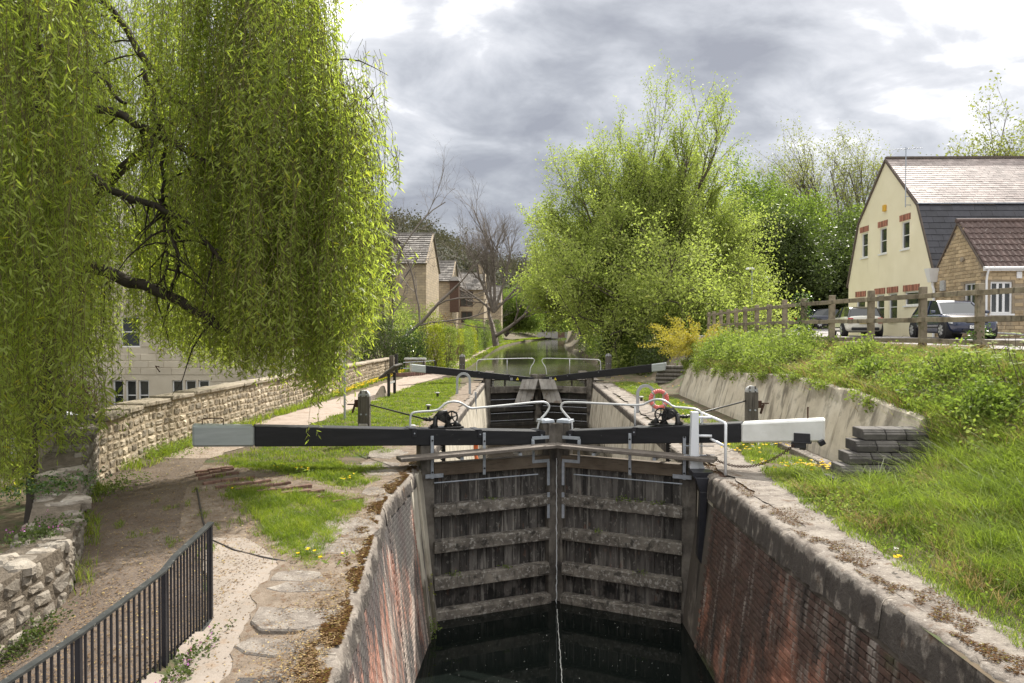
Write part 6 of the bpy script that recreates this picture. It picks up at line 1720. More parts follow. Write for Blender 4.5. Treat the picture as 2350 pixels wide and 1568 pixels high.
# lone wisps outside the right hand outline
for (pa, pb, pt, pbm) in ((862, 12.6, 200, 330), (850, 12.6, 190, 300), (835, 12.5, 180, 320), (900, 12.6, 335, 425), (908, 12.6, 345, 440), (890, 12.6, 335, 400), (752, 11.6, -60, 180), (762, 11.6, -60, 130), (795, 11, -40, 15), (790, 11, -40, 30), (757, 11.6, -60, 150), (728, 11.3, 880, 1012)):
    for k in range(4):
        q = at(pa + rng.normal(0, 5), pt, pb); q2 = at(pa, pbm, pb)
        if pa == 728 and k > 1: continue
        ST.append((q[0], q[1], q[2], q2[2] + .1 * rng.random(), rng.random(), .15))
ST = np.array(ST)
PP = []; DD = []; TT = []; TW = []
for (x, y, zt, zb, tn, ob) in ST:
    L = zt - zb; m = max(6, int(L / .040)); t = (np.arange(m) + rng.random(m) * .6) / m
    a = rng.uniform(0, 6.28); out_ = ob
    w1, w2 = rng.uniform(.5, 1.5), rng.uniform(0, 6.28)
    cx_ = lambda s: x + out_ * math.cos(a) * np.sin(np.minimum(s * 2.6, 1.57)) + .05 * np.sin(s * L * w1 + w2)
    cy_ = lambda s: y + out_ * math.sin(a) * np.sin(np.minimum(s * 2.6, 1.57)) + .05 * np.cos(s * L * w1 * .8 + w2)
    P = np.stack([cx_(t), cy_(t), zt - L * t], 1)
    ph = rng.uniform(0, 6.28); keep = rng.random(m) < np.clip(.25 + .9 * t + .35 * np.sin(t * L * 3.1 + ph), .08, 1) * .95
    P = P[keep]; m = len(P); P = P + rng.normal(0, .022, (m, 3))
    th = rng.uniform(0, 6.28, m); D = np.stack([np.cos(th) * .7, np.sin(th) * .7, -np.ones(m) * rng.uniform(.15, 1.1, m)], 1)
    PP.append(P); DD.append(D); TT.append(np.clip(tn * .5 + rng.uniform(0, .5, m) + (rng.random(m) < .05) * .3, 0, 1))
    s = np.linspace(0, 1, 6); TW.append((np.stack([cx_(s), cy_(s), zt - L * s], 1), np.linspace(.0042, .002, 6)))
P = np.concatenate(PP); D = np.concatenate(DD); T = np.concatenate(TT); n = len(P)
Ls = rng.uniform(.075, .15, n)
leaf_obj('crown', P, D, rnd_dir(n, .3), Ls, Ls * .21, T, M['l_willow'], wt)
tubes_np('hanging_twigs', TW, mat('willow_twig', [(.10, .085, .03), (.16, .13, .05)], 5, .8, 0), wt, 3)

# ---- big yellow-green riverside tree
cfgB = dict(lv=4, n=[6, 5, 5, 4], ang=(16, 38), lr=.56, up=.10, wob=.07, t0=.25, rr=.52, leaflv=1)
stems = []
rb = random.Random(5)
for k in range(11):
    a = 2 * math.pi * k / 11 + rb.uniform(-.2, .2); tilt = rb.uniform(.3, .75)
    stems.append(((math.cos(a) * tilt, math.sin(a) * tilt * .8, 1), rb.uniform(6, 8.2), .2))
stems += [((.1, .1, 1), 10.4, .2), ((-.24, 0, 1), 9.9, .2), ((.4, 0, 1), 10.6, .2), ((.02, 0, 1), 10.2, .24), ((.26, 0, 1), 10.8, .24), ((-.15, 0, 1), 9.6, .22), ((-.38, .1, 1), 8.6, .2), ((.5, 0, 1), 8.6, .2)]
stems = [(d_, L_ * (.86 if d_[0] > -.3 else .95), r_) for d_, L_, r_ in stems]
tree('crack_willow', 'largest yellow-green tree with many upright stems rising right of the canal', (7.8, 50, .6), stems, cfgB, M['bark'], M['l_crack'], 4, .16, .155, 3)
# its low skirt, leaning over the water
cfgS = dict(lv=3, n=[6, 6, 5], ang=(25, 60), lr=.62, up=-.03, wob=.10, t0=.2, rr=.5, leaflv=1)
stS = [((math.cos(a) * 1, math.sin(a) * .6, rb.uniform(.1, .7)), rb.uniform(6, 8), .13) for a in np.linspace(2.3, 4.6, 9)] + [((math.cos(a), math.sin(a) * .6, rb.uniform(.15, .8)), rb.uniform(5, 7), .12) for a in np.linspace(-1.6, .9, 10)]
tree('willow_thicket', 'low spreading green thicket around the foot of the largest tree', (8.3, 49, 1.2), stS, cfgS, M['bark'], M['l_crack'], 7, .28, .17, 6, keep=lambda p: .3 + max(0, 7.5 - p[2]) * .62 < p[0] < 15.4)
iv = []
for (xa, ya, za, xb, yb, zb_, n_) in ((8.9, 49.3, .5, 9.9, 49.3, 8.5, 260), (8.2, 49.3, .5, 8.0, 49.5, 6.5, 200), (7.3, 49.2, .3, 6.6, 49.2, 4.8, 120)):
    t = rng.random(n_)[:, None]; iv.append(np.array([[xa, ya, za]]) * (1 - t) + np.array([[xb, yb, zb_]]) * t)
setp(leaf_cloud('ivy', np.concatenate(iv), .33, 14, .14, M['l_ivy'], None), 'dark ivy climbing the inner trunks of the largest tree', 'ivy')

cfgT = dict(lv=3, n=[8, 6, 5], ang=(25, 55), lr=.55, up=.05, wob=.1, t0=.3, rr=.45, leaflv=1)
def broad(label, x, y, z, h, w, leaf, seed, per=6, size=.25, spread=.45, bark=None, cfg=cfgT, name='broadleaf_tree', group=None, ns=6):
    r_ = random.Random(seed); st = []
    for k in range(ns):
        a = 2 * math.pi * k / ns + r_.uniform(-.3, .3); st.append(((math.cos(a) * w / h * .9, math.sin(a) * w / h * .6, 1), h * r_.uniform(.52, .72), h * .017))
    st.append(((0, 0, 1), h * .72, h * .02))
    return tree(name, label, (x, y, z), st, cfg, bark or M['bark'], leaf, per, spread, size, seed, group)


broad('dark green dense tree behind the largest tree, right side', 23.0, 68, 2.0, 13.0, 8, M['l_mid'], 31, 14, .25, .5)
broad('dark green shrubby tree beside the cream house', 27.5, 62, 2.0, 8.5, 9, M['l_dark'], 32, 16, .24, .5)
broad('light green bushy tree low behind the parked navy car', 31.5, 72, 2.0, 10, 10, M['l_mid'], 33, 14, .24, .5)
broad('dark undergrowth tree left of the slim street lamp', 18.5, 60, 1.8, 9, 8, M['l_dark'], 34, 14, .24, .5)
cfgP = dict(lv=4, n=[6, 5, 4, 3], ang=(18, 40), lr=.55, up=.08, wob=.08, t0=.25, rr=.5, leaflv=0)
broad('airy pale spring tree left of the cream gable', 34.0, 80, 2, 17.5, 8, M['l_pale'], 41, 3, .20, .35, M['bark_grey'], cfgP)
broad('second airy pale tree between dark tree and cream house', 30.0, 84, 2, 15.5, 7, M['l_pale'], 42, 2, .20, .35, M['bark_grey'], cfgP)
broad('sparse yellow-leaved tree rising above the slate ridge', 44.5, 66, 2, 16.3, 7, M['l_pale'], 43, 3, .26, .3, M['bark_grey'], cfgP)
broad('green tree leaning over the canal beyond the largest tree', 7.0, 78, .5, 13, 8, M['l_crack'], 51, 8, .26, .45)
broad('light tree overhanging the far right bank of the canal', 9.0, 105, .5, 13.5, 9, M['l_crack'], 52, 8, .28, .5)
broad('young green tree on the far bend of the canal', 13.5, 140, .5, 13, 12, M['l_mid'], 53, 7, .32, .6)
broad('rounded green tree beyond the end fence', 6.0, 215, .5, 15, 20, M['l_mid'], 54, 9, .42, .9)
broad('yellow-green tree behind the end fence', 20.0, 225, .5, 17, 22, M['l_crack'], 55, 9, .45, .9)
broad('dark tree at the far left end of the canal', -4.5, 165, .8, 9, 7, M['l_mid'], 56, 10, .34, .6)

# ---- bare trees
cfgBare = dict(lv=5, n=[5, 5, 4, 4, 3], ang=(16, 42), lr=.60, up=.05, wob=.09, t0=.28, rr=.55, leaflv=-1)
tree('bare_tree', 'tall leafless tree with a forked trunk standing by the far cottages', (-3.9, 95, .3), [((-.06, 0, 1), 5.6, .5, (-3.9, 95, .3), 0)] + [(d_, L_, r_, (-4.2, 95, 4.6)) for d_, L_, r_ in (((-.5, 0, 1), 6.6, .2), ((-.2, .1, 1), 7.4, .22), ((.05, 0, 1), 8.0, .24), ((.32, -.1, 1), 7.4, .2), ((-.85, 0, .8), 6., .17), ((.75, .1, .8), 6.4, .18))] + [((.8, 0, .55), 7.0, .24, (-3.9, 95, 1.6))], cfgBare, M['bark_grey'], None, seed=61, twign=3)
cfgBare2 = dict(lv=5, n=[4, 4, 4, 4, 3], ang=(18, 48), lr=.60, up=.03, wob=.12, t0=.25, rr=.52, leaflv=-1)
tree('bare_tree', 'leafless tree leaning right in front of the nearest stone house', (-8.8, 46, .8), [((.15, 0, 1), 7.0, .16), ((.62, .0, .8), 6.5, .14), ((-.25, 0, 1), 6.5, .12), ((.35, .2, 1), 5.5, .11)], cfgBare2, M['bark_grey'], None, seed=62, twign=3)

# ---- hedges, shrubs along the left bank
def bush(name, label, cat, x, y, z, rx, ry, rz_, n, size, mt, seed=0, box=False, asp=.55, group=None, per=7, spread=.12):
    r_ = np.random.default_rng(seed + 100)
    t = thing(name, label, cat, (x, y, z), 0, group)
    if box:
        u = r_.uniform(-1, 1, (n, 3)); k = r_.integers(0, 3, n); u[np.arange(n), k] = np.sign(u[np.arange(n), k]) * r_.uniform(.8, 1, n)
    else:
        u = unit(r_.normal(size=(n, 3))) * r_.uniform(.45, 1, n)[:, None] ** .5; u *= (1 + .16 * wob(u[:, 0] * 3 + seed, u[:, 2] * 3, 1.3))[:, None]
        u[:, 2] = np.abs(u[:, 2]) * 2 - 1
    C = u * np.array([[rx, ry, rz_]]) + np.array([[x, y, z + rz_]])
    leaf_cloud('foliage', C, spread, per, size, mt, t, asp=asp)
    st = []
    for k in range(9):
        a = 6.28 * k / 9; st.append((np.array([[x, y, z - .1], [x + rx * .3 * math.cos(a), y + ry * .3 * math.sin(a), z + rz_ * .6], [x + rx * .62 * math.cos(a), y + ry * .62 * math.sin(a), z + rz_ * 1.4]]), np.array([.05, .03, .012]) * min(1, rx)))
    tubes_np('stems', st, M['bark'], t, 4)
    return t


bush('shrub', 'dark glossy evergreen shrub mass just beyond the towpath wall end', 'shrub', -8.4, 43.5, -.2, 1.7, 1.3, 1.75, 900, .11, M['l_dark'], 1, per=9)
bush('shrub', 'second dark evergreen shrub behind the garden rail', 'shrub', -6.9, 44.5, 0, 1.1, 1.0, 1.35, 500, .10, M['l_ivy'], 2, per=9)
bush('shrub', 'low variegated pale shrub in the towpath garden', 'shrub', -5.9, 41.8, .0, .55, .4, .42, 160, .07, M['l_bramble'], 3)
bush('shrub', 'low green plants inside the curved kerb', 'shrub', -6.1, 40.3, .05, .5, .5, .22, 120, .08, M['l_mid'], 4)
bush('ivy_column', 'tall ivy-clad column glowing yellow-green by the garden', 'hedge', -5.55, 45.2, 0, .42, .4, 1.35, 420, .09, M['l_yellow'], 5, box=True, per=9)
bush('ivy_column', 'broader ivy-clad column, right of the tall one', 'hedge', -4.95, 46.5, 0, .48, .4, 1.30, 460, .09, M['l_bramble'], 6, box=True, per=9)
bush('clipped_hedge', 'square-clipped golden privet hedge above the brown board fence', 'hedge', -5.75, 56.5, 1.35, .85, 1.6, .55, 900, .06, M['l_yellow'], 7, box=True, per=9, spread=.05)
for k, (x, y, rx, rz_, mt, lb) in enumerate(((-5.35, 62, .55, 1.15, 'l_bramble', 'hedge next beyond the clipped privet, pale green'), (-5.45, 67, .6, 1.6, 'l_mid', 'bulging mid-green hedge along the towpath'), (-5.5, 73, .6, 1.5, 'l_yellow', 'bright narrow hedge between two greener ones'),
                                             (-5.6, 80, .7, 1.7, 'l_mid', 'tall green hedge in front of the farther cottages'), (-5.5, 88, .7, 1.5, 'l_dark', 'dark hedge under the bare tree'), (-5.3, 98, .8, 1.6, 'l_mid', 'hedge just past the bare tree trunk'), (-5.2, 112, 1., 1.9, 'l_dark', 'distant dark hedge where the towpath bends'), (-5.0, 128, 1.1, 1.9, 'l_mid', 'most distant hedge by the towpath'))):
    bush('hedge', lb, 'hedge', x, y, 0, rx, 3.0, rz_, 700, .12, M[mt], 10 + k, box=(k % 3 == 0), per=7, spread=.13)
bush('shrub', 'bronze twiggy shrub above the clipped hedge', 'shrub', -7.0, 60, .5, 1.9, 2, 1.6, 600, .11, M['l_purple'], 21)
bush('shrub', 'loose pale green shrub below the leaning bare tree', 'shrub', -9.4, 50, .4, 2.3, 1.6, 2.3, 900, .12, M['l_crack'], 22)
bush('shrub', 'olive green arching shrub in front of the cottages', 'shrub', -6.9, 53, .5, 1.6, 1.4, 1.9, 700, .11, M['l_pale'], 23)
bush('shrub', 'rough green bush hiding the foot of the nearest cottage', 'shrub', -9.6, 58, .5, 2.2, 2, 2.0, 700, .14, M['l_mid'], 24)
bush('conical_bush', 'brownish clipped bush standing by the blue door of the pale building', 'shrub', -17.6, 28.5, -1.3, .9, .8, 1.1, 700, .07, M['l_purple'], 25, per=9)
bush('tree_mass', 'bright green shrubs behind the willow at the left', 'shrub', -25, 44, -1, 8, 4, 5, 1500, .25, M['l_crack'], 26, per=9, spread=.4)
# right bank canal side
for k, (x, y, rx, ry, rz_, mt, lb) in enumerate(((7.4, 40, 1.5, 2.5, 1.1, 'l_dark', 'dark bramble bush past the timber logs'), (6.9, 46, 1.4, 2.5, 1.2, 'l_mid', 'green bush at the water edge under the largest tree'), (6.9, 56, 1.5, 4, 1.7, 'l_dark', 'dark bush overhanging the canal right bank'),
                                                  (6.8, 67, 1.5, 5, 1.9, 'l_mid', 'green bush farther along the right bank'), (7.5, 84, 1.7, 7, 2.0, 'l_dark', 'dark distant bush on the right bank'), (11, 60, 3, 5, 3, 'l_dark', 'deep shade thicket behind the largest trunk'), (11.5, 43, 1.9, 2.5, 1.6, 'l_mid', 'green scrub under the fence end by the big tree'), (8.3, 35.5, 1.3, 1.2, .55, 'l_mid', 'low scrub above the timber logs'),
                                                  (6.0, 49, 1.0, 1.5, 1.5, 'l_dark', 'dark ivy-clad stump at the canal edge'))):
    bush('bank_bush', lb, 'bush', x, y, .0 if x < 10 else 1.0, rx, ry, rz_, 800, .13, M[mt], 40 + k, per=8, spread=.16)
# ochre conifer sprays above the wall's far end
oc = thing('ochre_conifer', 'ochre-yellow spreading conifer at the far end of the bank shrubs', 'shrub', (6.9, 28.5, 1.2))
C = []; 
for k in range(80):
    a = rng.uniform(1.9, 4.4) if k % 2 else rng.uniform(0, 6.28); L = rng.uniform(.7, 1.75); el = rng.uniform(.15, 1.05)
    t = np.linspace(.25, 1, 16)[:, None]; d = np.array([[math.cos(a) * math.cos(el), math.sin(a) * math.cos(el), math.sin(el)]])
    p = np.array([[6.5, 28.6, 1.5]]) + d * L * 1.35 * t; p[:, 2] -= .3 * t[:, 0] ** 3; C.append(p)
leaf_cloud('sprays', np.concatenate(C), .055, 8, .10, M['l_ochre'], oc, asp=.28)

# ---- bramble and shrubs on the bank top
def bank_pts(n, f, y0, y1, xa, xb, h0, h1, seed):
    r_ = np.random.default_rng(seed); y = y0 + (y1 - y0) * r_.random(n) ** f; x = r_.uniform(0, 1, n) * (xb(y) - xa(y)) + xa(y)
    hh = (h0 + (h1 - h0) * np.clip(.5 + .5 * wob(x, y, 1.5), 0, 1)) * r_.random(n) ** .6
    return np.stack([x, y, z_right(x, y) + hh], 1)


def masses(name, label, C, per, size, spread, mt, asp=.6):
    t = setp(leaf_cloud(name, C, spread, per, size, mt, None, asp=asp), label, None); t['kind'] = 'stuff'; return t


C = bank_pts(2600, 1.2, 19, 29, lambda y: np.full_like(y, 6.15), lambda y: np.interp(y, [19, 29], [8.0, 8.3]), .1, 1.25, 3)
C[:, 2] -= .45 * sstep(7.0, 8.0, C[:, 0])
masses('undergrowth', 'light green bushy growth spilling over the far part of the retaining wall', C, 9, .085, .10, M['l_bramble'])
C = bank_pts(1300, 1.2, 12.5, 20, lambda y: np.full_like(y, 6.25), lambda y: np.interp(y, [12, 20], [8.3, 7.9]), .05, .45, 4)
C[:, 2] -= .3 * sstep(7.2, 8.2, C[:, 0])
masses('undergrowth', 'mixed brambles and weeds on the bank between fence and wall', C, 8, .075, .10, M['l_bramble'])
C = bank_pts(1300, 1.0, 6.5, 12.5, lambda y: np.interp(y, [6.5, 12.5], [5.4, 6.3]), lambda y: np.interp(y, [6.5, 12.5], [8.5, 8.4]), .05, .5, 5)
masses('undergrowth', 'leafy brambles on the near bank top at the right edge', C, 8, .07, .09, M['l_bramble'])
C = bank_pts(500, 1.0, 10.2, 13.5, lambda y: np.interp(y, [10, 13.5], [6.2, 6.3]), lambda y: y * 0 + 7.4, .1, .6, 6)
masses('undergrowth', 'leafy clump above the block steps', C, 9, .06, .12, M['l_mid'])
for k, (x, y, rx, rz_, mt, lb) in enumerate(((7.3, 8.4, .6, .42, 'l_mid', 'dark-leaved bramble clump nearest the right edge, halfway up the bank'), (7.8, 10.0, .55, .40, 'l_bramble', 'pale bramble clump below the nearest fence post'), (6.7, 10.9, .5, .36, 'l_mid', 'bushy clump just above the right end of the block steps'),
        (7.2, 12.6, .65, .38, 'l_bramble', 'bramble bush on the bank crest behind the block steps'), (6.8, 14.6, .5, .30, 'l_mid', 'green bush on the wall top behind the white beam end'), (7.4, 16.4, .6, .34, 'l_bramble', 'bramble bush by the third fence post'),
        (6.9, 18.6, .6, .38, 'l_bramble', 'leafy bush above the right paddle post'), (6.6, 22.6, .7, .50, 'l_bramble', 'tall pale bush midway along the retaining wall'), (6.8, 25.6, .8, .6, 'l_mid', 'fuller green bush close to the ochre conifer'), (8.0, 7.0, .5, .4, 'l_bramble', 'bramble at the very edge of the near bank'))):
    bush('bramble_bush', lb, 'bush', x, y, float(z_right(x, y)) - .1, rx, rx, rz_, 330, .07, M[mt], 70 + k, per=7, spread=.07)
x = []; y = []
lines_ = []
for k in range(150):
    x0 = rng.uniform(6.2, 8.3); y0 = rng.uniform(7, 19); z0 = float(z_right(x0, y0)); a = rng.uniform(0, 6.28); L = rng.uniform(.4, 1.1); s = np.linspace(0, 1, 6)
    lines_.append((np.stack([x0 + math.cos(a) * L * s * .7, y0 + math.sin(a) * L * s * .7, z0 + .55 * np.sin(s * 2.2) * L * .8], 1), np.linspace(.006, .002, 6)))
tubes_np('bramble_canes', lines_, M['bark'], None, 3, label='bare brown bramble canes arching over the bank top', kind='stuff')
# hanging fringe over the wall edge
hp = []
for k in range(42):
    y = 28.5 - 16.5 * rng.random() ** 1.7; L = rng.uniform(.05, .42) * (1.4 if y > 21 else .8); t = rng.random(16)[:, None]
    hp.append(np.concatenate([6.02 + rng.normal(0, .04, (16, 1)) - .0 * t, y + rng.normal(0, .10, (16, 1)), float(wall_top(y)) + .06 - L * t], 1))
masses('trailing_growth', 'trailing stems hanging over the top edge of the retaining wall', np.concatenate(hp), 5, .06, .04, M['l_bramble'])
# ivy on two fence posts
for (y, z0, z1, n_, lb) in ((21.5, 2.0, 3.5, 150, 'ivy wrapping one post in the middle of the fence'), (14.5, 1.9, 2.5, 60, 'ivy clump at the foot of the nearest fence post')):
    C = np.stack([fx(y) + rng.normal(0, .10, n_), y + rng.normal(0, .10, n_), rng.uniform(z0, z1, n_)], 1)
    setp(leaf_cloud('ivy', C, .05, 9, .06, M['l_ivy']), lb, 'ivy')
# maple seedling with big leaves at the right edge, dock leaves
mp = thing('maple_seedling', 'young maple with broad pale and yellow leaves at the right edge', 'sapling', (7.7, 11.4, 1.7))
C = np.stack([rng.uniform(6.9, 8.4, 70), rng.uniform(10.8, 12.2, 70), rng.uniform(1.9, 2.45, 70)], 1)
P = C; n = len(P); L = rng.uniform(.07, .14, n); rows5 = []
VV = []; QQ = []; TT = []; off = 0
for a in (-1.1, -.55, 0, .55, 1.1):
    D = unit(np.stack([np.cos(a + rng.uniform(-.2, .2, n) + 4.2), np.sin(a + rng.uniform(-.2, .2, n) + 4.2), rng.uniform(-.2, .1, n)], 1))
    V, q, t = leaves_np(P, D, np.tile([[0, -.3, 1.]], (n, 1)) + rng.normal(0, .12, (n, 3)), L * (1 - .25 * abs(a)), L * .45, np.clip(rng.uniform(.3, 1, n), 0, 1), .05)
    VV.append(V); QQ.append(q + off); TT.append(t); off += len(V)
place('leaves', npmesh('leaves', np.concatenate(VV), quads=np.concatenate(QQ), tint=np.concatenate(TT), mt=M['l_bramble']), mp)
tubes_np('stems', [(np.array([[p[0] * .6 + 7.7 * .4, p[1], z_right(7.6, 11.4) - .1], [p[0], p[1], p[2]]]), np.array([.008, .004])) for p in P[:26]], M['bark'], mp, 4)

# ------------------------------------------------------------------ grass
def blades(name, P, H, W, lean, mt, tint, **kw):
    n = len(P); th = rng.uniform(0, 6.28, n); S = np.stack([np.cos(th), np.sin(th), np.zeros(n)], 1)
    tl = rng.uniform(0, 6.28, n); Ld = np.stack([np.cos(tl), np.sin(tl), np.zeros(n)], 1) * (lean * rng.uniform(.3, 1.6, n))[:, None]
    up_ = np.array([[0, 0, 1.]]); H_ = H[:, None]; W_ = W[:, None]
    b0 = P - S * W_ * .5; b1 = P + S * W_ * .5
    mid = P + (up_ * .6 + Ld * .35) * H_; m0 = mid - S * W_ * .4; m1 = mid + S * W_ * .4
    tip = P + (up_ * .92 + Ld * 1.15) * H_
    V = np.stack([b0, b1, m1, m0, tip], 1).reshape(-1, 3); i = np.arange(n)[:, None] * 5
    o = place(name, npmesh(name, V, quads=i + np.array([[0, 1, 2, 3]]), tris=i + np.array([[3, 2, 4]]), tint=np.repeat(tint, 5), mt=mt), None, **kw)
    o['kind'] = 'stuff'; return o


def in_poly(px, py, poly):
    c = np.zeros(len(px), bool); n = len(poly)
    for i in range(n):
        x0, y0 = poly[i]; x1, y1 = poly[i - 1]
        k = ((y0 > py) != (y1 > py)) & (px < (x1 - x0) * (py - y0) / (y1 - y0 + 1e-12) + x0); c ^= k
    return c


def gpt(p):
    q = at(p[0], p[1], 10); s = (0 - CAMZ) / (q[2] - CAMZ); return (q[0] * s, 10 * s)


lawn1 = [gpt(p) for p in ((500, 1052), (560, 1040), (620, 1025), (720, 975), (860, 918), (960, 882), (1040, 866), (1056, 872), (1046, 905), (1010, 950), (960, 990), (935, 1020), (885, 1050), (878, 1085), (858, 1108), (818, 1125), (740, 1120), (640, 1100), (590, 1092), (548, 1078))]
lawn2 = [gpt(p) for p in ((520, 1128), (560, 1136), (700, 1150), (800, 1138), (838, 1146), (824, 1180), (770, 1225), (758, 1260), (752, 1298), (700, 1306), (645, 1268), (600, 1225), (570, 1190), (530, 1160))]
bare = [gpt(p) for p in ((770, 1052), (930, 1040), (900, 1075), (790, 1070))]
lawn3 = [gpt(p) for p in ((425, 1085), (450, 1080), (460, 1100), (430, 1100))] + []


def sample(n, y0, y1, x0, x1, dens):
    """more blades near the camera than far"""
    y = y0 * (y1 / y0) ** rng.random(n); x = rng.uniform(x0, x1, n); k = dens(x, y); return x[k], y[k]


def d_lawn(x, y):
    xj = x + .10 * wob(x, y, 7) + rng.normal(0, .05, len(x)); yj = y + .16 * wob(y, x, 6) + rng.normal(0, .08, len(x))
    k = (in_poly(xj, yj, lawn1) & ~in_poly(x, y, bare)) | in_poly(xj, yj, lawn2)
    k |= (x < -2.5) & (x > -5.2) & (y > 8) & (y < 13.8) & (wob(x, y, 3.1) > .55) & (rng.random(len(x)) < .35)
    k |= in_poly(x + .05 * wob(x, y, 8), y + .1 * wob(y, x, 7), lawn1) & (wob(x, y, 2.) > .25) & ~in_poly(x, y, bare)
    return k & (wob(x, y, 1.7) > -1.0)


x, y = sample(150000, 7.0, 43, -6.9, -2.2, d_lawn); x_, y_ = sample(110000, 7.0, 13.6, -6.0, -2.2, d_lawn); x = np.concatenate([x, x_]); y = np.concatenate([y, y_])
n = len(x); far_ = np.clip(y / 12, .8, 3)
H = rng.uniform(.045, .11, n) * np.clip(.7 + .5 * wob(x, y, 2.1), .45, 1.5); W = .0065 * far_ * rng.uniform(.7, 1.4, n)
T = np.clip(.38 + .45 * wob(x, y, 2.9) + rng.normal(0, .18, n) + (rng.random(n) < .10) * .4, 0, 1)
H = H * np.where(in_poly(x, y, lawn2), 1.25, 1)
blades('grass', np.stack([x, y, z_left(x, y)], 1), H, W, .6, M['grass'], T, label='short green lawn grass between towpath and lock')
# verge at the wall foot, far verges, reedy canal edges
def d_verge(x, y):
    wx = wall_x(y); dd = x - wx; k = (dd > .02) & (dd < .42 + .18 * wob(y, 0, 1.1)) & (y > 12.8) & (y < 42) & (wob(y, x, 1.5) > -.25)
    k |= (dd > .0) & (dd < .22) & (y < 11.5) & (y > 7.0) & (wob(y * 1.4, 3, 1.7) > .15)
    return k
x, y = sample(60000, 6.0, 42, -7.6, -4.0, d_verge); n = len(x)
blades('grass', np.stack([x, y, z_left(x, y)], 1), rng.uniform(.08, .26, n), .008 * np.clip(y / 10, .8, 3), .6, M['grass'], np.clip(rng.normal(.6, .25, n), 0, 1), label='weedy grass verge along the foot of the towpath wall')
def d_far(x, y):
    b_ = bend(y); return ((x > -4.55 + b_) & (x < -3.75 + b_)) | ((x > -6.7 + b_) & (x < -5.55 + b_)) | ((x > -6.2) & (x < -4.2) & (y < 58) & (y > 44) & (x < -5.0))
x, y = sample(90000, 43, 230, -7, 16, d_far); n = len(x)
blades('grass', np.stack([x, y, z_left(x, y)], 1), rng.uniform(.08, .26, n) * np.clip(y / 90, .8, 1.3), .03 * np.clip(y / 50, 1, 4), .4, M['grass'], np.clip(rng.normal(.55, .25, n), 0, 1), label='bright grass and reeds along the far canal edge')
# right side
def d_right(x, y):
    lim = np.interp(y, [3, 8, 11.5, 14, 18, 22, 34], [3.85, 3.9, 3.95, 4.15, 4.3, 4.2, 3.95]) + .1 * wob(x, y, 2.5)
    k = (x > lim) & (x < np.where(y < 12, np.interp(y, [3, 12], [9.3, 8.9]), np.where(y < 28.5, 5.25 + 0 * y, 5.7)))
    k &= ~((y > 11) & (y < 31) & (x > 5.2))
    k &= ~((y > 13.2) & (y < 15.6) & (wob(x, y, 1.9) > .3)) & ~((y > 16.5) & (y < 22) & (x > 4.6) & (wob(x, y, 1.2) > -.1))
    return k
x, y = sample(190000, 4.2, 34, 3.6, 9.3, d_right); n = len(x)
slope_ = sstep(4.1, 5.0, x) * (y < 12.3)
H = np.where(slope_ > .2, rng.uniform(.12, .34, n), rng.uniform(.05, .14, n)) * np.clip(.8 + .45 * wob(x, y, 1.6), .5, 1.5)
W = (.0075 + .002 * slope_) * np.clip(y / 9, .8, 2.6) * rng.uniform(.7, 1.3, n)
T = np.clip(.42 + .38 * wob(x, y, 1.5) + rng.normal(0, .17, n) + (rng.random(n) < .12) * .45, 0, 1)
H = H * np.where((x > 4.6) & (y > 9.6) & (y < 12.3), .55, 1) * np.where(x > 7.5, .5, 1)
blades('grass', np.stack([x, y, z_right(x, y)], 1), H, W, .75, M['grass_long'], T, label='long lush grass on the right hand bank')
# tussocks of longer fine grass
tx = rng.uniform(4.2, 7.6, 130); ty = rng.uniform(5.0, 11.5, 130)
x = np.repeat(tx, 120) + rng.normal(0, .07, 15600); y = np.repeat(ty, 120) + rng.normal(0, .07, 15600); n = len(x)
blades('grass', np.stack([x, y, z_right(x, y)], 1), rng.uniform(.25, .48, n), rng.uniform(.005, .008, n) * np.clip(y / 8, .9, 2), .95, M['grass_long'], np.clip(np.repeat(rng.random(130), 120) * .6 + rng.uniform(0, .35, n), 0, 1), label='bright tussocks of fine long grass on the near bank')
# dry straw on bank top and at the coping
x = rng.uniform(6.1, 8.4, 30000); y = 6 + 20 * rng.random(30000) ** 1.3; k = wob(x, y, 1.3) > -.15; x, y = x[k], y[k]; n = len(x)
blades('dry_grass', np.stack([x, y, z_right(x, y)], 1), rng.uniform(.15, .42, n), .008 * np.clip(y / 9, .9, 2), .9, M['straw'], rng.random(n), label='dry straw-coloured grass among the bank-top weeds')
x = rng.uniform(6.1, 8.3, 60000); y = 6 + 22 * rng.random(60000); n = len(x)
blades('grass', np.stack([x, y, z_right(x, y)], 1), rng.uniform(.12, .33, n), .009 * np.clip(y / 9, .9, 2), .7, M['grass_long'], np.clip(rng.normal(.5, .2, n), 0, 1), label='green grass among the bank-top brambles')
x = rng.uniform(4.1, 8.4, 30000); y = 4.5 + 7.2 * rng.random(30000); k = wob(x, y, 1.6) > .05; x, y = x[k], y[k]; n = len(x)
blades('dry_grass', np.stack([x, y, z_right(x, y)], 1), rng.uniform(.10, .30, n), .0055 * np.clip(y / 8, .9, 2), 1.1, M['straw'], rng.random(n), label='dead straw lying in the green bank grass')
# broad-leaved weeds on bank
C = bank_pts(900, 1.0, 5.0, 11.5, lambda y: y * 0 + 4.0, lambda y: y * 0 + 6.6, .03, .25, 9)
masses('undergrowth', 'nettles and cleavers growing through the bank grass', C, 8, .05, .07, M['l_mid'], .5)
C = bank_pts(420, 1.0, 9.0, 11.4, lambda y: y * 0 + 4.0, lambda y: y * 0 + 5.3, .02, .25, 19)
masses('undergrowth', 'cleavers at the foot of the block steps', C, 8, .045, .06, M['l_bramble'], .45)

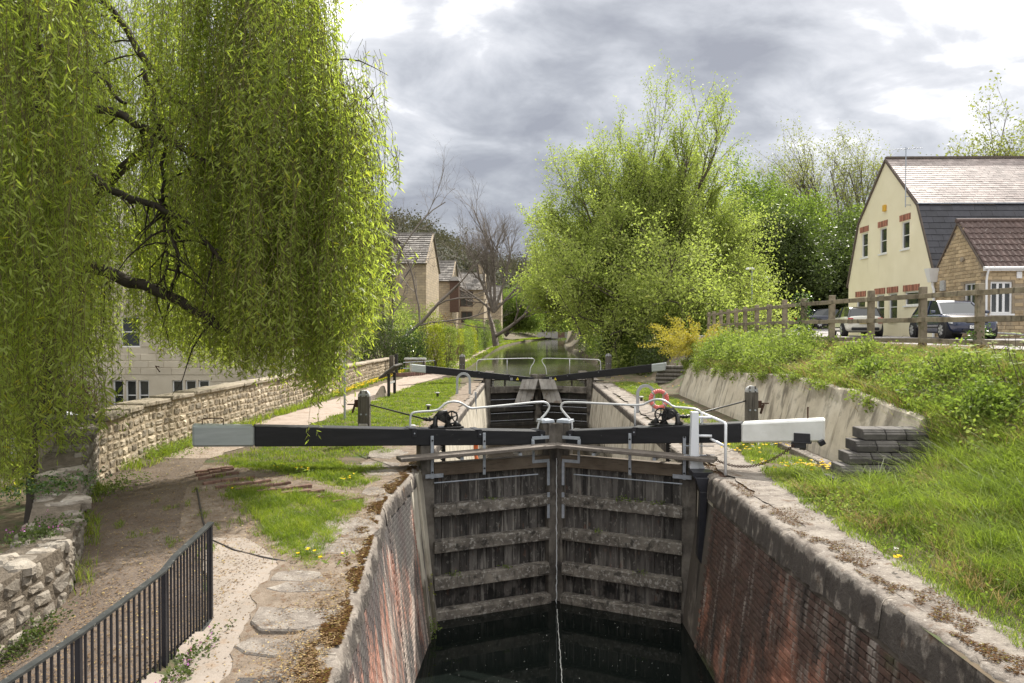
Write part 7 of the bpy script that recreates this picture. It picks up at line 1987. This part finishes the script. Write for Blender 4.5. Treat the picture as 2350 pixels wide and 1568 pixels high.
# plants at the railing foot and on the broken wall
for k, (x0, y0, rx, ry, h, n_, lb) in enumerate(((-2.56, 5.45, .06, .30, .08, 110, 'geranium and ground ivy at the foot of the black railing'), (-4.85, 7.3, .12, .25, .07, 160, 'purple-flowered geranium trailing on the broken wall top'), (-4.2, 6.2, .06, .2, .16, 110, 'leafy dock at the base of the foreground wall'),
                                                 (-5.6, 8.6, .2, .35, .12, 200, 'ivy growing over the inner edge of the broken wall'), (-6.9, 14.3, .25, .5, .28, 220, 'white-flowered weeds at the foot of the towpath wall'), (-6.3, 11.2, .12, .5, .2, 160, 'dandelion leaves along the shaded wall foot'), (-4.2, 4.9, .08, .3, .3, 110, 'weeds in front of the wall by the bottom corner'))):
    C = np.stack([x0 + rng.normal(0, rx, n_), y0 + rng.normal(0, ry, n_), np.zeros(n_)], 1)
    zb_ = z_left(C[:, 0], C[:, 1]) if k not in (1, 3) else np.full(n_, .46 if k == 1 else .60)
    C[:, 2] = zb_ + h * rng.random(n_)
    t = thing('weed_clump', lb, 'plant', (x0, y0, float(zb_[0])))
    leaf_cloud('leaves', C, .02, 6, .030, M['l_dark'] if k in (0, 1, 2) else M['l_mid'] if k != 3 else M['l_ivy'], t, asp=.7)
    if k in (0, 1): 
        C2 = C[:12] + np.array([[0, 0, .05]]); leaf_cloud('flowers', C2, .01, 4, .016, M['purpleflower'] if 'purpleflower' in M else M.setdefault('purpleflower', leafmat('purple_petal', (.35, .08, .38), (.5, .18, .5), .3)), t, asp=.9)
# ferns and sprig on the lock walls
for (p, lb, mt) in ((at(975, 1330, 13.0), 'small yellow-green sprig growing out of the left lock wall', 'l_yellow'), (at(990, 1440, 12.6), 'fern growing at the waterline beside the gate', 'l_mid')):
    t = thing('fern', lb, 'plant', p); n_ = 34
    C = np.array([p]) + rng.normal(0, 1, (n_, 3)) * np.array([[.06, .05, .10]]); leaf_cloud('fronds', C, .02, 6, .05, M[mt], t, asp=.35)
C = []
for (s0, z, side) in ((1.6, -2.05, -1), (1.0, -.72, 1), (1.75, -1.38, 1), (.6, -.72, 1), (1.3, -.72, 1), (.55, -2.05, -1), (.9, -2.05, 1), (1.3, -.72, -1)):
    q = gfn(side)(s0, .17, z + .03); C.append(np.array([q]) + rng.normal(0, 1, (14, 3)) * np.array([[.07, .03, .02]]))
setp(leaf_cloud('gate_weeds', np.concatenate(C), .02, 4, .035, M['l_mid'], asp=.5), 'tufts of moss and small ferns rooted on the gate rails', None)['kind'] = 'stuff'

# ------------------------------------------------------------------ dandelions
M['petal'] = leafmat('dandelion_yellow', (.72, .48, .01), (.85, .66, .02), .25, .6, .2, (1.2, 1.2, .5))
M['clock'] = leafmat('dandelion_clock', (.6, .6, .55), (.8, .8, .75), .4, .8, .1, (1, 1, 1))


def heads(P, r, mt, name, parent=None, **kw):
    n = len(P); VV = []; QQ = []; off = 0
    for k in range(6):
        a = k * math.pi / 3 + rng.uniform(0, .5, n); D = np.stack([np.cos(a), np.sin(a), .35 + rng.normal(0, .25, n)], 1)
        V, q, t = leaves_np(P - D * 0, D, np.tile([[0, 0, 1.]], (n, 1)), np.full(n, r) * 1.0, np.full(n, r * 1.1), rng.random(n), .05); VV.append(V); QQ.append(q + off); off += len(V)
    V = np.concatenate(VV); return place(name, npmesh(name, V, quads=np.concatenate(QQ), tint=rng.random(len(V)), mt=mt), parent, **kw)


for k, (px, py, n_, lb) in enumerate(((690, 1104, 4, 'dandelions on the lawn edge above the treads'), (795, 1112, 6, 'dandelions near the right end of the treads'), (652, 1098, 3, 'two dandelions beside the shadowed grass'), (575, 1150, 1, 'single dandelion at the near end of the treads'), (720, 1296, 6, 'dandelions at the tip of the nearest grass patch'), (205, 1180, 2, 'dandelion at the shaded wall foot'))):
    g_ = gpt((px, py)); t = thing('dandelion_plant', lb, 'flower', (g_[0], g_[1], 0), 0, 'dandelion clumps on the towpath side')
    P = np.stack([g_[0] + rng.normal(0, .10, n_), g_[1] + rng.normal(0, .10, n_), np.zeros(n_)], 1); P[:, 2] = z_left(P[:, 0], P[:, 1]) + .11
    heads(P, .026, M['petal'], 'flower_heads', t)
    C = np.repeat(P, 3, 0) - np.array([[0, 0, .08]]); leaf_cloud('leaves', C, .05, 4, .09, M['l_mid'], t, asp=.3)
PR = []
for (px, py, n_, sx, sy) in ((1850, 1090, 60, .42, .22), (1740, 1035, 34, .35, .5), (1690, 1050, 12, .2, .3), (1550, 950, 26, .25, 1.6), (2055, 1310, 3, .05, .05), (1450, 885, 22, .5, 2.5), (2330, 1140, 3, .1, .1)):
    g_ = gpt((px, py)); PR.append(np.stack([g_[0] + rng.normal(0, sx, n_), g_[1] + rng.normal(0, sy, n_), np.zeros(n_)], 1))
PR = np.concatenate(PR); PR = PR[PR[:, 0] > 3.8]; PR[:, 2] = z_right(PR[:, 0], PR[:, 1]) + rng.uniform(.13, .20, len(PR)) + .12 * (PR[:, 0] > 5) * (PR[:, 1] < 11)
k = rng.random(len(PR)) < .84
heads(PR[k], .036, M['petal'], 'dandelions', None, label='scattered yellow dandelions on the right lockside grass', kind='stuff')
P = PR[~k]; C = np.repeat(P, 1, 0); b_ = leaf_cloud('dandelion_clocks', P + np.array([[0, 0, .03]]), .012, 14, .022, M['clock'], asp=.6); setp(b_, 'white dandelion seed heads among the yellow flowers', None, None, 'stuff')
n = 500; yy = 27 * (1.6) ** rng.random(n); xx = wall_x(yy) + rng.uniform(.1, .6, n); heads(np.stack([xx, yy, z_left(xx, yy) + .16], 1), .035, M['petal'], 'verge_flowers', None, label='yellow flowers in the verge at the far wall foot', kind='stuff')

# ------------------------------------------------------------------ litter and moss
def flakes(name, x, y, z, size, mt, label):
    n = len(x); P = np.stack([x, y, z], 1); a = rng.uniform(0, 6.28, n); D = np.stack([np.cos(a), np.sin(a), rng.normal(0, .12, n)], 1)
    L = size * rng.uniform(.5, 1.6, n); o = leaf_obj(name, P, D, np.stack([rng.normal(0, .25, n), rng.normal(0, .25, n), np.ones(n)], 1), L, L * rng.uniform(.15, .5, n), np.clip(rng.random(n), 0, 1), mt, label=label); o['kind'] = 'stuff'; return o


y = 4.2 * (4) ** rng.random(52000); x = rng.uniform(-7.2, -2.1, 52000); k = (x > wall_x(y) + .05) & ((x < -2.8) | (y < 8.5)) & ~in_poly(x, y, lawn1) & ~in_poly(x, y, lawn2) & (rng.random(52000) < np.where(x > -2.75, .25, 1)); x, y = x[k], y[k]
flakes('leaf_litter', x, y, z_left(x, y) + .024, .024, M['litterm'], 'fallen willow catkins and leaf litter on the path')
y = 4.3 * (3.4) ** rng.random(16000); e = lip_l(y); x = e - .02 - np.abs(rng.normal(0, .28, 16000)) - .04; k = wob(x, y, 2.2) > -.35; x, y = x[k], y[k]
flakes('leaf_litter', x, y, .018 + np.zeros_like(x) + .03 * rng.random(len(x)), .022, M['litterm'], 'dry brown litter caught along the left coping')
y = 4.3 * (3.1) ** rng.random(80000); e = lip_l(y); x = e - .02 - np.abs(rng.normal(0, .11, 80000)); k = (wob(x * 1.5, y, 2.6) > -.15) & (x < e - .01); x, y = x[k], y[k]
flakes('moss', x, y, .012 + .045 * rng.random(len(x)) * np.clip(wob(x * 1.5, y, 2.6), .2, 1), .024, M['mossm'], 'rusty brown moss cushions on the left lock edge')
y = 5.0 * (3.0) ** rng.random(20000); e = lip_r(y); x = e + .08 + np.abs(rng.normal(0, .25, 20000)); k = (wob(x, y, 2.0) > .0); x, y = x[k], y[k]
flakes('moss', x, y, .012 + .02 * rng.random(len(x)), .024, M['mossm'], 'thin brown moss on the right coping')
n = 260; x = rng.uniform(-1.6, 2.9, n); y = rng.uniform(8.5, 14, n); flakes('floating_petals', x, y, np.full(n, WLOW + .006), .020, M['clock'], 'tiny pale petals floating on the dark lock water')

# ------------------------------------------------------------------ wooded hill and distant green
hv = []; nx_, ny_ = 60, 30
for j in range(ny_):
    for i in range(nx_):
        X = -260 + 560 * i / (nx_ - 1); Y = 300 + 260 * j / (ny_ - 1); r_ = X / Y
        h_ = 22 + 34 * math.exp(-((X + 76) / 38) ** 2) + 12 * math.exp(-((X + 10) / 60) ** 2) + 20 * math.exp(-((X - 230) / 80) ** 2)
        hv.append((X, Y, h_ * float(sstep(300, 400, Y)) + 2 * float(wob(X, Y, .05)) - 1))
q = [(j * nx_ + i, j * nx_ + i + 1, (j + 1) * nx_ + i + 1, (j + 1) * nx_ + i) for j in range(ny_ - 1) for i in range(nx_ - 1)]
M['hill'] = mat('wooded_hillside', [(.025, .030, .016), (.045, .048, .028), (.06, .058, .036)], .12, .95, .6, .6)
place('hill', npmesh('hill', hv, quads=q, tint=np.full(len(hv), .5), mt=M['hill'], smooth=True), None, kind='structure')
HV = np.array(hv); HV = HV[(HV[:, 0] > -150) & (HV[:, 0] < 70)]; idx = rng.integers(0, len(HV), 7000); P = HV[idx] + rng.normal(0, 1, (7000, 3)) * np.array([[6, 6, 0]]); k = HV[idx, 2] > 1; P = P[k]; P[:, 2] += rng.uniform(0, 5, len(P))
M['l_hill'] = leafmat('distant_wood', (.05, .055, .035), (.13, .125, .08), .2, .8, .1, (1.3, 1.3, .9))
o = leaf_cloud('woodland', P, 2.2, 20, 1.15, M['l_hill'], asp=.8); setp(o, 'far wooded hillside rising behind the cottages', None, None, 'stuff')
C = np.stack([rng.uniform(-20, 70, 2600), rng.uniform(232, 262, 2600), rng.uniform(0, 9, 2600)], 1)
o = leaf_cloud('far_thicket', C, .8, 9, .6, M['l_mid'], asp=.7); setp(o, 'far green thicket closing the end of the canal', None, None, 'stuff')
C = np.stack([rng.uniform(10, 60, 2600), rng.uniform(95, 110, 2600), rng.uniform(1, 8, 2600)], 1)
o = leaf_cloud('far_thicket', C, .6, 9, .5, M['l_dark'], asp=.7); setp(o, 'dark thicket far behind the right bank trees', None, None, 'stuff')
